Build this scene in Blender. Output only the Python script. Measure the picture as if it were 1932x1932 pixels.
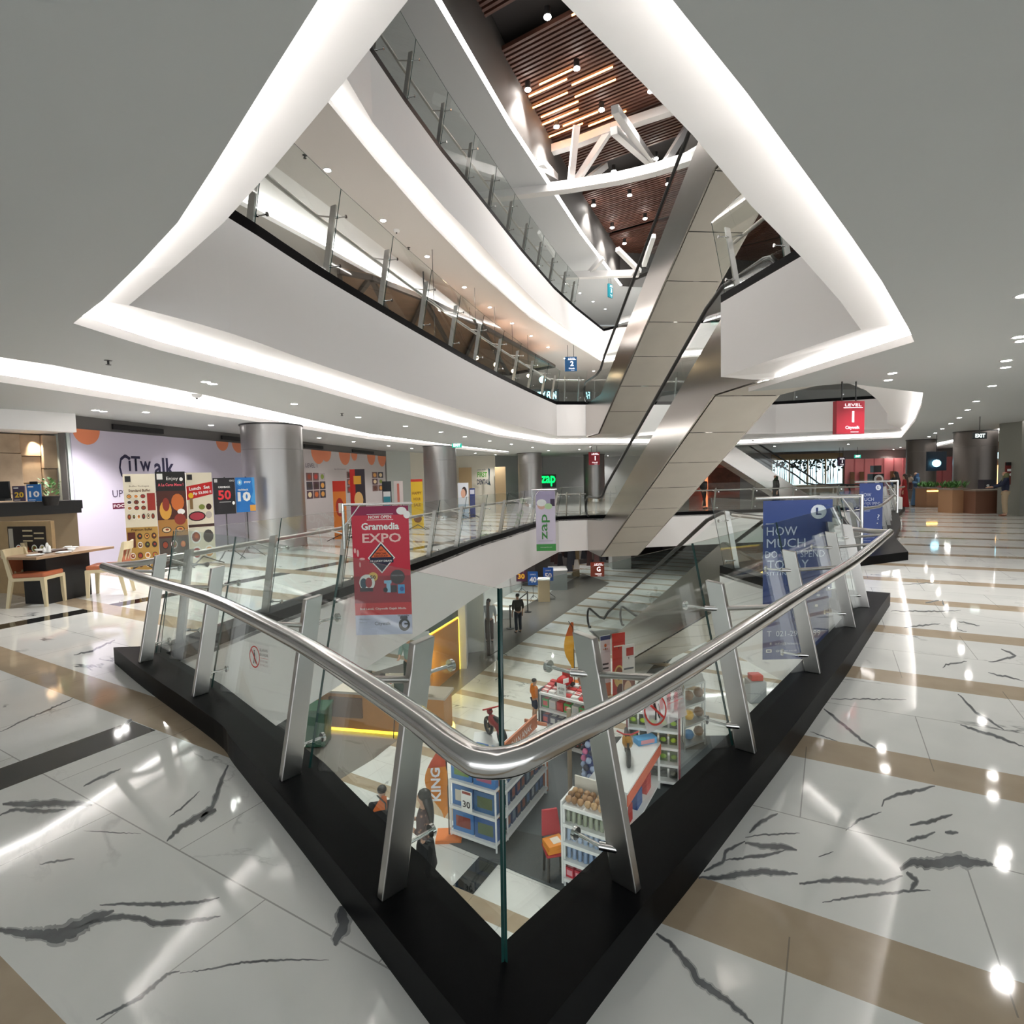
import bpy, bmesh, math, random
import numpy as np
from mathutils import Vector, Matrix, geometry
random.seed(7)
for o in list(bpy.data.objects): bpy.data.objects.remove(o, do_unlink=True)
S = bpy.context.scene
C = S.collection
# ---------------------------------------------------------------- camera
EYE = Vector((0, 0, 1.75)); FPX = 1040.0; PITCH = -0.062; ROLL = -0.024
_f = Vector((0, math.cos(PITCH), math.sin(PITCH))); _u = Vector((0, -math.sin(PITCH), math.cos(PITCH))); _r = Vector((1, 0, 0))
CR = _r*math.cos(ROLL) + _u*math.sin(ROLL); CU = _u*math.cos(ROLL) - _r*math.sin(ROLL); CF = _f
cam = bpy.data.cameras.new('camera'); camo = bpy.data.objects.new('camera', cam); C.objects.link(camo)
cam.sensor_width = 36; cam.sensor_fit = 'HORIZONTAL'; cam.lens = FPX/1932*36; cam.clip_end = 300; cam.clip_start = 0.02
mw = Matrix((( CR.x, CU.x, -CF.x, EYE.x), (CR.y, CU.y, -CF.y, EYE.y), (CR.z, CU.z, -CF.z, EYE.z), (0, 0, 0, 1)))
camo.matrix_world = mw
S.camera = camo
# ---------------------------------------------------------------- world and view
w = bpy.data.worlds.new('world'); S.world = w; w.use_nodes = True
w.node_tree.nodes['Background'].inputs[0].default_value = (0.94, 0.98, 1.0, 1)
w.node_tree.nodes['Background'].inputs[1].default_value = 0.9
S.view_settings.view_transform = 'Standard'; S.view_settings.look = 'None'
S.view_settings.gamma = 1; S.cycles.transparent_max_bounces = 24; S.view_settings.use_curve_mapping = False
S.view_settings.exposure = 1.38

def lamp(kind, name, loc, energy, size=1, col=(1, 1, 1), rot=(0, 0, 0), size_y=None, spot=None):
    l = bpy.data.lights.new(name, kind); l.energy = energy; l.color = col
    if kind == 'AREA':
        l.size = size
        if size_y: l.shape = 'RECTANGLE'; l.size_y = size_y
    else: l.shadow_soft_size = size
    if spot: l.spot_size = spot; l.spot_blend = 0.6
    o = bpy.data.objects.new(name, l); C.objects.link(o); o.location = loc; o.rotation_euler = rot
    return o

# ---------------------------------------------------------------- helpers
def ray(x, y): return CF + CR*((x-966)/FPX) - CU*((y-966)/FPX)
def at(x, y, z):            # the point at height z behind a pixel of the photograph
    d = ray(x, y); return EYE + d*((z-EYE.z)/d.z)
def on_plane(x, y, p, n):
    d = ray(x, y); return EYE + d*((Vector(p)-EYE).dot(Vector(n))/d.dot(Vector(n)))
def atY(x, y, Y):           # the point at distance Y
    d = ray(x, y); return EYE + d*(Y/d.y)
def V3(p, z=0.0): return Vector((p[0], p[1], p[2] if len(p) > 2 else z))

_mats = {}
def mat(name, col=(0.8, 0.8, 0.8), rough=0.5, metal=0.0, emit=0.0, spec=0.5, coat=0.0, noise=0.0, nscale=8.0):
    if name in _mats: return _mats[name]
    m = bpy.data.materials.new(name); m.use_nodes = True; _mats[name] = m
    b = m.node_tree.nodes['Principled BSDF']
    c = (col[0], col[1], col[2], 1)
    b.inputs['Base Color'].default_value = c; b.inputs['Roughness'].default_value = rough
    b.inputs['Metallic'].default_value = metal; b.inputs['Specular IOR Level'].default_value = spec
    b.inputs['Coat Weight'].default_value = coat
    if emit: b.inputs['Emission Color'].default_value = c; b.inputs['Emission Strength'].default_value = emit
    if noise:
        N = m.node_tree.nodes; L = m.node_tree.links
        tc = N.new('ShaderNodeTexCoord'); n = N.new('ShaderNodeTexNoise'); n.inputs['Scale'].default_value = nscale; n.inputs['Detail'].default_value = 6
        r = N.new('ShaderNodeMix'); r.data_type = 'RGBA'
        r.inputs[6].default_value = tuple(max(0, v*(1-noise)) for v in col)+(1,); r.inputs[7].default_value = tuple(min(1, v*(1+noise)) for v in col)+(1,)
        L.new(tc.outputs['Object'], n.inputs['Vector']); L.new(n.outputs['Fac'], r.inputs[0]); L.new(r.outputs[2], b.inputs['Base Color'])
    return m
def inside(p, poly):
    c = False
    for i in range(len(poly)):
        (x0, y0), (x1, y1) = poly[i-1][:2], poly[i][:2]
        if (y0 > p[1]) != (y1 > p[1]) and p[0] < (x1-x0)*(p[1]-y0)/(y1-y0)+x0: c = not c
    return c
def H(h, name=None, **k):   # a material from an sRGB hex colour
    v = [int(h[i:i+2], 16)/255 for i in (0, 2, 4)]
    lin = [x/12.92 if x <= 0.04045 else ((x+0.055)/1.055)**2.4 for x in v]
    key = name or ('paint_'+h+''.join('%s%s' % kv for kv in sorted(k.items())))
    return mat(key, lin, **k)
def glass(name, tint=(0.86, 0.94, 0.91), refl=1.0, rough=0.0, ior=1.5):
    if name in _mats: return _mats[name]
    m = bpy.data.materials.new(name); m.use_nodes = True; _mats[name] = m
    N = m.node_tree.nodes; L = m.node_tree.links; N.clear()
    o = N.new('ShaderNodeOutputMaterial'); t = N.new('ShaderNodeBsdfTransparent'); g = N.new('ShaderNodeBsdfGlossy'); f = N.new('ShaderNodeFresnel'); x = N.new('ShaderNodeMixShader')
    t.inputs[0].default_value = (*tint, 1); g.inputs[0].default_value = (1, 1, 1, 1); g.inputs['Roughness'].default_value = rough; f.inputs[0].default_value = ior
    mu = N.new('ShaderNodeMath'); mu.operation = 'MULTIPLY'; mu.inputs[1].default_value = refl; mu.use_clamp = True
    # both faces of a pane reflect alike, so the back face does not fall into total reflection
    ge = N.new('ShaderNodeNewGeometry'); sg = N.new('ShaderNodeMath'); sg.operation = 'MULTIPLY_ADD'; sg.inputs[1].default_value = -2; sg.inputs[2].default_value = 1
    vm = N.new('ShaderNodeVectorMath'); vm.operation = 'SCALE'; iv = N.new('ShaderNodeMix'); iv.inputs[2].default_value = ior; iv.inputs[3].default_value = 1/ior
    L.new(ge.outputs['Backfacing'], iv.inputs[0]); L.new(iv.outputs[0], f.inputs[0])
    L.new(f.outputs[0], mu.inputs[0]); L.new(mu.outputs[0], x.inputs[0]); L.new(t.outputs[0], x.inputs[1]); L.new(g.outputs[0], x.inputs[2]); L.new(x.outputs[0], o.inputs[0])
    return m

class M:
    """collects shapes and links them as ONE mesh object"""
    def __init__(s): s.v = []; s.f = []; s.mi = []; s.sm = []
    def add(s, vs, fs, mi=0, sm=False):
        b = len(s.v); s.v += [tuple(v) for v in vs]
        for f in fs: s.f.append([b+i for i in f]); s.mi.append(mi); s.sm.append(sm)
        return s
    def quad(s, a, b, c, d, mi=0): return s.add([a, b, c, d], [(0, 1, 2, 3)], mi)
    def box(s, c, size, mi=0, rz=0.0, ax=None):
        c = Vector(c); h = [x/2 for x in size]
        if ax is None: ax = [Vector((math.cos(rz), math.sin(rz), 0)), Vector((-math.sin(rz), math.cos(rz), 0)), Vector((0, 0, 1))]
        vs = [c+ax[0]*(i*h[0])+ax[1]*(j*h[1])+ax[2]*(k*h[2]) for i in (-1, 1) for j in (-1, 1) for k in (-1, 1)]
        return s.add(vs, [(0, 1, 3, 2), (4, 6, 7, 5), (0, 4, 5, 1), (2, 3, 7, 6), (0, 2, 6, 4), (1, 5, 7, 3)], mi)
    def bbox(s, x0, x1, y0, y1, z0, z1, mi=0): return s.box(((x0+x1)/2, (y0+y1)/2, (z0+z1)/2), (abs(x1-x0), abs(y1-y0), abs(z1-z0)), mi)
    def hexa(s, pts, mi=0):   # 8 points: bottom four then top four
        return s.add(pts, [(3, 2, 1, 0), (4, 5, 6, 7), (0, 1, 5, 4), (1, 2, 6, 5), (2, 3, 7, 6), (3, 0, 4, 7)], mi)
    def beam(s, p0, p1, w, h, mi=0, up=(0, 0, 1)):
        p0, p1 = Vector(p0), Vector(p1); d = (p1-p0); L = d.length; d.normalize(); a = d.cross(Vector(up))
        if a.length < 1e-4: a = d.cross(Vector((1, 0, 0)))
        a.normalize(); b = a.cross(d)
        return s.box((p0+p1)/2, (L, w, h), mi, ax=[d, a, b])
    def tube(s, path, r, n=10, mi=0, caps=True, closed=False):
        path = [Vector(p) for p in path]; k = len(path); rs = r if isinstance(r, (list, tuple)) else [r]*k
        rings = []; prev = None
        for i, p in enumerate(path):
            if closed: t = (path[(i+1) % k]-path[i-1])
            else: t = path[min(i+1, k-1)]-path[max(i-1, 0)]
            t.normalize()
            if prev is None:
                a = t.cross(Vector((0, 0, 1)))
                if a.length < 1e-3: a = t.cross(Vector((1, 0, 0)))
            else: a = prev - t*prev.dot(t)
            a.normalize(); prev = a; b = t.cross(a)
            rings.append([p+(a*math.cos(2*math.pi*j/n)+b*math.sin(2*math.pi*j/n))*rs[i] for j in range(n)])
        vs = [q for rg in rings for q in rg]; fs = []
        for i in range(k if closed else k-1):
            for j in range(n): fs.append((i*n+j, ((i+1) % k)*n+j, ((i+1) % k)*n+(j+1) % n, i*n+(j+1) % n))
        s.add(vs, fs, mi, True)
        if caps and not closed: s.add(rings[0], [tuple(range(n))], mi); s.add(rings[-1], [tuple(range(n-1, -1, -1))], mi)
        return s
    def cyl(s, p0, p1, r, n=16, mi=0, r2=None): return s.tube([p0, p1], [r, r if r2 is None else r2], n, mi)
    def lathe(s, c, prof, n=20, mi=0):
        c = Vector(c); vs = []; fs = []
        for (r, z) in prof:
            for j in range(n): vs.append(c+Vector((r*math.cos(2*math.pi*j/n), r*math.sin(2*math.pi*j/n), z)))
        for i in range(len(prof)-1):
            for j in range(n): fs.append((i*n+j, i*n+(j+1) % n, (i+1)*n+(j+1) % n, (i+1)*n+j))
        s.add(vs, fs, mi, True)
        s.add(vs[:n], [tuple(range(n-1, -1, -1))], mi); s.add(vs[-n:], [tuple(range(n))], mi)
        return s
    def ball(s, c, r, mi=0, n=12, sq=(1, 1, 1)):
        c = Vector(c); prof = []
        vs = []; fs = []; m_ = n//2+1
        for i in range(m_):
            th = math.pi*i/(m_-1)
            for j in range(n): ph = 2*math.pi*j/n; vs.append(c+Vector((r*sq[0]*math.sin(th)*math.cos(ph), r*sq[1]*math.sin(th)*math.sin(ph), r*sq[2]*math.cos(th))))
        for i in range(m_-1):
            for j in range(n): fs.append((i*n+j, (i+1)*n+j, (i+1)*n+(j+1) % n, i*n+(j+1) % n))
        return s.add(vs, fs, mi, True)
    def flat(s, poly, z=0.0, mi=0, holes=(), flip=False):   # horizontal polygon with holes
        loops = [[V3(p[:2], z) for p in poly]]+[[V3(p[:2], z) for p in h] for h in holes]
        tr = geometry.tessellate_polygon(loops); vs = [p for l in loops for p in l]
        for t in tr:
            a, b, c = (vs[i] for i in t); up = (b-a).cross(c-a).z > 0
            s.add([a, b, c] if up != flip else [a, c, b], [(0, 1, 2)], mi)
        return s
    def wall(s, path, z0, z1, mi=0, closed=False, z0b=None):
        n = len(path)
        for i in range(n if closed else n-1):
            a, b = path[i], path[(i+1) % n]
            s.quad((a[0], a[1], z0), (b[0], b[1], z0), (b[0], b[1], z1), (a[0], a[1], z1), mi)
        return s
    def ribbon(s, pa, za, pb, zb, mi=0):  # strip between two plan curves at two heights
        for i in range(len(pa)-1):
            s.quad(V3(pa[i][:2], za), V3(pa[i+1][:2], za), V3(pb[i+1][:2], zb), V3(pb[i][:2], zb), mi)
        return s
    def prism(s, poly, z0, z1, mi=0):
        s.flat(poly, z1, mi); s.flat(poly, z0, mi, flip=True); return s.wall(poly, z0, z1, mi, closed=True)
    def xf(s, fn): s.v = [tuple(fn(Vector(v))) for v in s.v]; return s
    def build(s, name, mats, parent=None, label=None, off=None, bevel=0):
        me = bpy.data.meshes.new(name)
        vs = s.v if off is None else [(v[0]-off[0], v[1]-off[1], v[2]-off[2]) for v in s.v]
        me.from_pydata(vs, [], s.f)
        ms = mats if isinstance(mats, (list, tuple)) else [mats]
        for m_ in ms: me.materials.append(m_)
        me.polygons.foreach_set('material_index', s.mi); me.polygons.foreach_set('use_smooth', s.sm); me.update()
        o = bpy.data.objects.new(name, me); C.objects.link(o)
        if parent: o.parent = parent
        if label: o['label'] = label
        if bevel:
            b = o.modifiers.new('bevel', 'BEVEL'); b.width = bevel; b.segments = 2; b.limit_method = 'ANGLE'
        return o
def tag(o, label, cat, group=None, kind=None):
    o['label'] = label; o['category'] = cat
    if group: o['group'] = group
    if kind: o['kind'] = kind
    return o
def thing(name, label, cat, loc=(0, 0, 0), rz=0.0, group=None):
    o = bpy.data.objects.new(name, None); C.objects.link(o); o.empty_display_size = 0.1
    o.location = loc; o.rotation_euler = (0, 0, rz); return tag(o, label, cat, group)
def struct(o): o['kind'] = 'structure'; return o
def kids(o): return [c for c in bpy.data.objects if c.parent == o]
def copy_tree(o, loc=None, rz=None, label=None, group=None):
    c = o.copy(); C.objects.link(c)
    if loc is not None: c.location = loc
    if rz is not None: c.rotation_euler = (0, 0, rz)
    if label: c['label'] = label
    if group: c['group'] = group
    def rec(src, dst):
        for k in kids(src):
            k2 = k.copy(); C.objects.link(k2); k2.parent = dst; rec(k, k2)
    for k in [k for k in kids(o)]:
        k2 = k.copy(); C.objects.link(k2); k2.parent = c; rec(k, k2)
    return c
def text(s, parent, org, right, up, h, mt, width=None, name='lettering', ext=0.0, bold=0.0, align='CENTER', italic=False, label=None):
    """letters of height h centred on org, in the plane right/up (parent's own coordinates)"""
    cu = bpy.data.curves.new(name, 'FONT'); cu.body = s; cu.size = 1; cu.align_x = align; cu.align_y = 'CENTER'
    cu.extrude = 0.0; cu.offset = bold; cu.resolution_u = 2; cu.shear = 0.25 if italic else 0
    t = bpy.data.objects.new('tmp', cu); C.objects.link(t)
    dg = bpy.context.evaluated_depsgraph_get(); me = bpy.data.meshes.new_from_object(t.evaluated_get(dg))
    bpy.data.objects.remove(t, do_unlink=True)
    co = np.array([v.co[:] for v in me.vertices]) if len(me.vertices) else np.zeros((1, 3))
    mn, mx = co.min(0), co.max(0); H_ = mx[1]-mn[1] or 1; W_ = mx[0]-mn[0] or 1
    sy = h/H_; sx = sy if width is None else width/W_
    right = Vector(right).normalized(); up = Vector(up).normalized(); nrm = right.cross(up); org = Vector(org)
    cx = (mn[0]+mx[0])/2 if align == 'CENTER' else (mn[0] if align == 'LEFT' else mx[0])
    for v in me.vertices: v.co = org+right*((v.co.x-cx)*sx)+up*((v.co.y-(mn[1]+mx[1])/2)*sy)+nrm*(ext)
    me.materials.clear(); me.materials.append(mt)
    o = bpy.data.objects.new(name, me); C.objects.link(o)
    if parent: o.parent = parent
    if label: o['label'] = label
    return o
def offset(poly, d, closed=True):     # offsets a plan polyline by d to its right-hand side
    n = len(poly); out = []
    for i in range(n):
        p = Vector(poly[i][:2])
        a = Vector(poly[i-1][:2]) if (closed or i > 0) else None; b = Vector(poly[(i+1) % n][:2]) if (closed or i < n-1) else None
        ns = []
        if a is not None: t = (p-a).normalized(); ns.append(Vector((t.y, -t.x)))
        if b is not None: t = (b-p).normalized(); ns.append(Vector((t.y, -t.x)))
        nn = sum(ns, Vector((0, 0))); nn.normalize(); k = nn.dot(ns[0]); q = p+nn*(d/max(k, 0.35)); out.append((q.x, q.y))
    return out
def resample(poly, step):
    poly = [Vector(p[:2]) for p in poly]; out = [poly[0]]
    L = sum((poly[i+1]-poly[i]).length for i in range(len(poly)-1)); n = max(1, round(L/step)); st = L/n; need = st; acc = 0
    for i in range(len(poly)-1):
        seg = (poly[i+1]-poly[i]).length; 
        while acc+seg >= need-1e-6: out.append(poly[i].lerp(poly[i+1], (need-acc)/seg)); need += st
        acc += seg
    return out
def smooth(poly, n=6):                # Catmull-Rom through plan points
    P = [Vector(p[:2]) for p in poly]; P = [P[0]*2-P[1]]+P+[P[-1]*2-P[-2]]; out = []
    for i in range(1, len(P)-2):
        for k in range(n):
            t = k/n; a, b, c, d = P[i-1], P[i], P[i+1], P[i+2]
            out.append(0.5*((2*b)+(c-a)*t+(2*a-5*b+4*c-d)*t*t+(3*b-a-3*c+d)*t**3))
    out.append(P[-2]); return [(p.x, p.y) for p in out]

# ---------------------------------------------------------------- materials
WHITE = mat('white_plaster', (0.91, 0.89, 0.88), 0.5)
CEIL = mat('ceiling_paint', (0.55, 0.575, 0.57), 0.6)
BLACK = mat('black_granite', (0.003, 0.003, 0.0035), 0.40, spec=0.06, noise=0.4, nscale=40)
STEEL = mat('brushed_steel', (0.50, 0.48, 0.46), 0.28, 1.0, noise=0.12, nscale=3)
STEEL2 = mat('polished_steel', (0.62, 0.61, 0.60), 0.16, 1.0)
CLAD = mat('escalator_cladding', (0.46, 0.43, 0.40), 0.2, 1.0)
SOFF = mat('escalator_soffit', (0.62, 0.58, 0.51), 0.38, 0.35, noise=0.08, nscale=1.5)
RUB = mat('black_rubber', (0.01, 0.01, 0.01), 0.35)
DARK = mat('dark_metal', (0.03, 0.03, 0.03), 0.4)
GLASS = glass('railing_glass', (0.93, 0.975, 0.96))
GEDGE = mat('glass_edge', (0.008, 0.045, 0.04), 0.12)
STRIP = mat('cove_strip', (1.0, 0.985, 0.96), 0.5, emit=5.5)
LEDW = mat('lamp_white', (1.0, 0.96, 0.92), 0.5, emit=28.0)
def marble(name, origin=(0, 0), ang=-0.525, off=2.21, blacks=True, tone=1.0, vcol=False):
    if vcol:
        m = mat(name, (0.42, 0.42, 0.41) if vcol == 2 else (0.15, 0.155, 0.16), 0.055, noise=0.85, nscale=6); m.node_tree.nodes['Principled BSDF'].inputs['Specular IOR Level'].default_value = 0.65; return m
    m = bpy.data.materials.new(name); m.use_nodes = True; N = m.node_tree.nodes; L = m.node_tree.links; b = N['Principled BSDF']
    tc = N.new('ShaderNodeNewGeometry'); mp = N.new('ShaderNodeMapping'); mp.vector_type = 'POINT'; mp.inputs['Rotation'].default_value = (0, 0, -ang)
    L.new(tc.outputs['Position'], mp.inputs['Vector']); sp = N.new('ShaderNodeSeparateXYZ'); L.new(mp.outputs[0], sp.inputs[0])
    U, V = sp.outputs[0], sp.outputs[1]
    def mth(op, a, c=None, e=None, clamp=False):
        n = N.new('ShaderNodeMath'); n.operation = op; n.use_clamp = clamp
        for i, x in enumerate((a, c, e)):
            if x is None: continue
            if isinstance(x, (int, float)): n.inputs[i].default_value = x
            else: L.new(x, n.inputs[i])
        return n.outputs[0]
    def band(x, centre, half): return mth('LESS_THAN', mth('ABSOLUTE', mth('SUBTRACT', x, centre)), half)
    PER = 1.655
    vf = mth('SUBTRACT', V, mth('MULTIPLY', mth('FLOOR', mth('DIVIDE', mth('SUBTRACT', V, off-PER/2), PER)), PER))   # wraps to off-PER/2 .. off+PER/2
    tan = band(vf, off, 0.165)
    # tile joints
    jm = mth('LESS_THAN', mth('ABSOLUTE', mth('SUBTRACT', mth('ABSOLUTE', mth('SUBTRACT', vf, off)), PER/2)), 0.0035)
    row = mth('FLOOR', mth('DIVIDE', mth('SUBTRACT', V, off), PER))
    uo = mth('ADD', U, mth('MULTIPLY', row, 0.0)); uf = mth('FRACT', mth('DIVIDE', mth('ADD', uo, 0.12+30*1.29), 1.29)); uf2 = mth('FRACT', mth('DIVIDE', mth('ADD', uo, 0.76+30*1.29), 1.29))
    half = mth('GREATER_THAN', mth('SUBTRACT', vf, off), 0)
    ju = mth('MAXIMUM', mth('MULTIPLY', mth('LESS_THAN', uf, 0.0045), mth('SUBTRACT', 1, half)), mth('MULTIPLY', mth('LESS_THAN', uf2, 0.0045), half))
    joint = mth('MAXIMUM', jm, ju)
    # veins: warped noise ridges at two scales, cut by large patches
    tile = N.new('ShaderNodeCombineXYZ'); L.new(mth('ADD', mth('MULTIPLY', half, 17.3), mth('MULTIPLY', row, 5.1)), tile.inputs[2])
    vadd = N.new('ShaderNodeVectorMath'); vadd.operation = 'ADD'; L.new(mp.outputs[0], vadd.inputs[0]); L.new(tile.outputs[0], vadd.inputs[1])
    def vein(scale, width, dist, detail=5, rotz=0.0, seed=0.0, stretch=1.0):
        m2 = N.new('ShaderNodeMapping'); m2.inputs['Rotation'].default_value = (0, 0, rotz); m2.inputs['Location'].default_value = (seed, seed*0.7, seed); m2.inputs['Scale'].default_value = (stretch, 1, 1)
        L.new(vadd.outputs[0], m2.inputs[0]); n = N.new('ShaderNodeTexNoise'); n.inputs['Scale'].default_value = scale; n.inputs['Detail'].default_value = detail; n.inputs['Distortion'].default_value = dist; n.inputs['Roughness'].default_value = 0.55
        L.new(m2.outputs[0], n.inputs['Vector'])
        r = mth('ABSOLUTE', mth('SUBTRACT', n.outputs['Fac'], 0.5)); return mth('SUBTRACT', 1, mth('DIVIDE', r, width, clamp=True), clamp=True)
    def patch(scale, lo, hi, seed):
        m2 = N.new('ShaderNodeMapping'); m2.inputs['Location'].default_value = (seed, seed, seed); L.new(vadd.outputs[0], m2.inputs[0])
        n = N.new('ShaderNodeTexNoise'); n.inputs['Scale'].default_value = scale; n.inputs['Detail'].default_value = 2; L.new(m2.outputs[0], n.inputs['Vector'])
        mr = N.new('ShaderNodeMapRange'); mr.inputs[1].default_value = lo; mr.inputs[2].default_value = hi; L.new(n.outputs['Fac'], mr.inputs[0]); return mr.outputs[0]
    v1 = mth('MULTIPLY', vein(0.8, 0.010, 0.7, 6, 0.5, 3.1, 0.6), patch(1.3, 0.55, 0.66, 2.0))
    v2 = mth('MULTIPLY', mth('MULTIPLY', vein(1.6, 0.012, 1.0, 8, -0.3, 9.0, 0.5), patch(1.0, 0.5, 0.7, 7.0)), 0.3)
    vv = mth('MAXIMUM', v1, v2, clamp=True)
    cl = N.new('ShaderNodeTexNoise'); cl.inputs['Scale'].default_value = 1.7; cl.inputs['Detail'].default_value = 5; L.new(vadd.outputs[0], cl.inputs['Vector'])
    def mix(fac, a, c):
        n = N.new('ShaderNodeMix'); n.data_type = 'RGBA'; n.clamp_factor = True
        if isinstance(fac, float): n.inputs[0].default_value = fac
        else: L.new(fac, n.inputs[0])
        for i, x in ((6, a), (7, c)):
            if isinstance(x, tuple): n.inputs[i].default_value = (*x, 1)
            else: L.new(x, n.inputs[i])
        return n.outputs[2]
    t = tone
    base = mix(cl.outputs['Fac'], (0.68*t, 0.69*t, 0.665*t), (0.88*t, 0.87*t, 0.83*t))
    base = mix(mth('MULTIPLY', vv, 0.9), base, (0.05, 0.055, 0.06))
    c3 = N.new('ShaderNodeTexNoise'); c3.inputs['Scale'].default_value = 5; c3.inputs['Detail'].default_value = 6; L.new(mp.outputs[0], c3.inputs['Vector'])
    tanc = mix(c3.outputs['Fac'], (0.38*t, 0.29*t, 0.20*t), (0.52*t, 0.42*t, 0.30*t))
    col = mix(tan, base, tanc)
    if blacks:
        bl = mth('MAXIMUM', mth('MULTIPLY', band(U, -4.35, 0.165), mth('LESS_THAN', V, 2.04)), mth('MULTIPLY', band(U, -9.2, 0.165), mth('SUBTRACT', 1, tan)))
    else:
        bl = mth('MULTIPLY', band(U, -4.83, 0.19), mth('SUBTRACT', 1, tan))
    col = mix(bl, col, (0.014, 0.014, 0.014))
    col = mix(mth('MULTIPLY', joint, 0.55), col, (0.12, 0.11, 0.10))
    L.new(col, b.inputs['Base Color']); b.inputs['Roughness'].default_value = 0.055; b.inputs['Specular IOR Level'].default_value = 0.65
    return m
FLOORM = marble('marble_floor'); FLOORG = marble('marble_floor_ground', off=6.22+0.17, blacks=False, tone=0.95)
# ---------------------------------------------------------------- the building
ST = 4.55                     # storey height
ZC = 3.28                     # ceiling above each floor
def pxs(pts, z): return [tuple(at(x, y, z)[:2]) for x, y in pts]
# level 1: inner edge of the void, glass line and outer kerb line, near sides
GL = [(-0.06, 1.72), (-0.47, 2.19), (-0.59, 2.32), (-0.8, 2.56), (-1.16, 2.99), (-2.39, 4.25), (-3.43, 5.18)]
GR = [(-0.06, 1.72), (0.37, 2.18), (0.61, 2.44), (1.25, 3.13), (2.35, 4.37), (3.38, 5.56), (4.05, 6.36)]
OL = [(-0.05, 1.38), (-0.33, 1.7), (-0.77, 2.21), (-1.1, 2.59), (-1.77, 3.34), (-2.07, 3.67), (-3.22, 4.68), (-4.0, 5.4)]
OR = [(0.5, 2.0), (0.78, 2.3), (1.23, 2.8), (1.68, 3.3), (2.27, 3.98), (2.79, 4.57), (3.32, 5.2), (4.83, 6.99)]
OL = [OL[0]]+smooth(OL[1:], 4); OR = smooth(OR, 3)
NR = [(-0.06, 1.80), (0.33, 2.22), (0.57, 2.49), (1.2, 3.17), (2.3, 4.42), (3.33, 5.61), (3.98, 6.40)]
NL = [(-3.34, 5.18), (-2.34, 4.3), (-1.11, 3.05), (-0.75, 2.62), (-0.54, 2.38), (-0.42, 2.25)]
MID = [(3.8, 7.9), (3.55, 9.4)]
HEAD = [(4.3, 9.9), (5.85, 10.05)]
RSIDE = [(7.0, 10.9), (8.6, 13.0), (11.0, 16.2), (13.6, 20.0), (15.8, 22.6)]
FARE = [(11.3, 23.6), (4.95, 22.5), (3.3, 22.2), (1.85, 21.9)]
FLEFT = smooth([(1.85, 21.9), (0.6, 18.4), (-0.1, 16.3), (-0.82, 14.3), (-1.52, 11.7), (-2.2, 9.45), (-2.72, 7.6), (-2.98, 6.7), (-3.2, 5.75), (-3.34, 5.18)], 3)
VOID1 = NR+MID+HEAD+RSIDE+FARE+FLEFT[1:-1]+NL
# outer kerb of level 1
far_out = offset(FLEFT, 0.30, False)                       # FLEFT runs towards the camera: right-hand side is outside?
far_out = [p for p in (offset(FLEFT, 0.3, False))]
def side(poly, q):   # choose the offset side that moves away from point q
    return None
cen = Vector((1.5, 9.0))
def out(poly, d):
    a = offset(poly, d, False); b = offset(poly, -d, False)
    da = sum((Vector(p)-cen).length for p in a); db = sum((Vector(p)-cen).length for p in b)
    return a if da > db else b
RS2 = HEAD[1:]+RSIDE
OUT1 = OL[:1]+OR+[(4.35, 7.3), (4.08, 7.95), (3.9, 9.2), (4.3, 9.55)]+[(5.85, 9.7), (7.55, 10.45)]+out(RSIDE, 0.38)[1:-1]+[(16.3, 22.8)]+[(11.4, 23.95), (4.95, 22.9), (3.3, 22.6), (1.65, 22.15)]+out(FLEFT, 0.3)[1:-1]+OL[:0:-1]
fl = M(); FOUT = [(-14, -7), (44, -7), (44, 46), (-14, 46)]
fl.flat(FOUT, 0, holes=[OUT1])
# the strongest grey veins of the marble slabs, inlaid in the floor's surface
def vein(pts, ox, oy, sc, w):
    rn = random.Random(int(pts[0][0]*7+pts[0][1])); P = [Vector((ox+x*sc, oy+y*sc)) for x, y in pts]; q = []
    for a, b in zip(P, P[1:]):
        n = max(2, int((b-a).length/5)); q += [a.lerp(b, i/n)+Vector((rn.uniform(-1, 1), rn.uniform(-1, 1)))*1.0 for i in range(n)]
    q.append(P[-1]); N = len(q); L_ = []; R_ = []; k1 = k2 = 1.0
    for i, p in enumerate(q):
        t = (q[min(i+1, N-1)]-q[max(i-1, 0)]).normalized(); nn = Vector((-t.y, t.x)); f = math.sin(math.pi*min(1, max(0.04, (i+0.5)/N)))**0.6
        k1 = k1*0.6+rn.uniform(0.3, 1.5)*0.4; k2 = k2*0.6+rn.uniform(0.3, 1.5)*0.4; L_.append((p, nn*w*sc*0.58*f*k1)); R_.append((p, -nn*w*sc*0.58*f*k2))
    for g, z, mi in ((1.0, 0.0007, 1), (1.55, 0.0004, 2)):
        for i in range(N-1):
            a = [at(v[0].x+v[1].x*g, v[0].y+v[1].y*g, z) for v in (L_[i], L_[i+1], R_[i+1], R_[i])]
            if (a[1]-a[0]).cross(a[2]-a[0]).z < 0: a = a[::-1]
            fl.quad(*a, mi)
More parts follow.
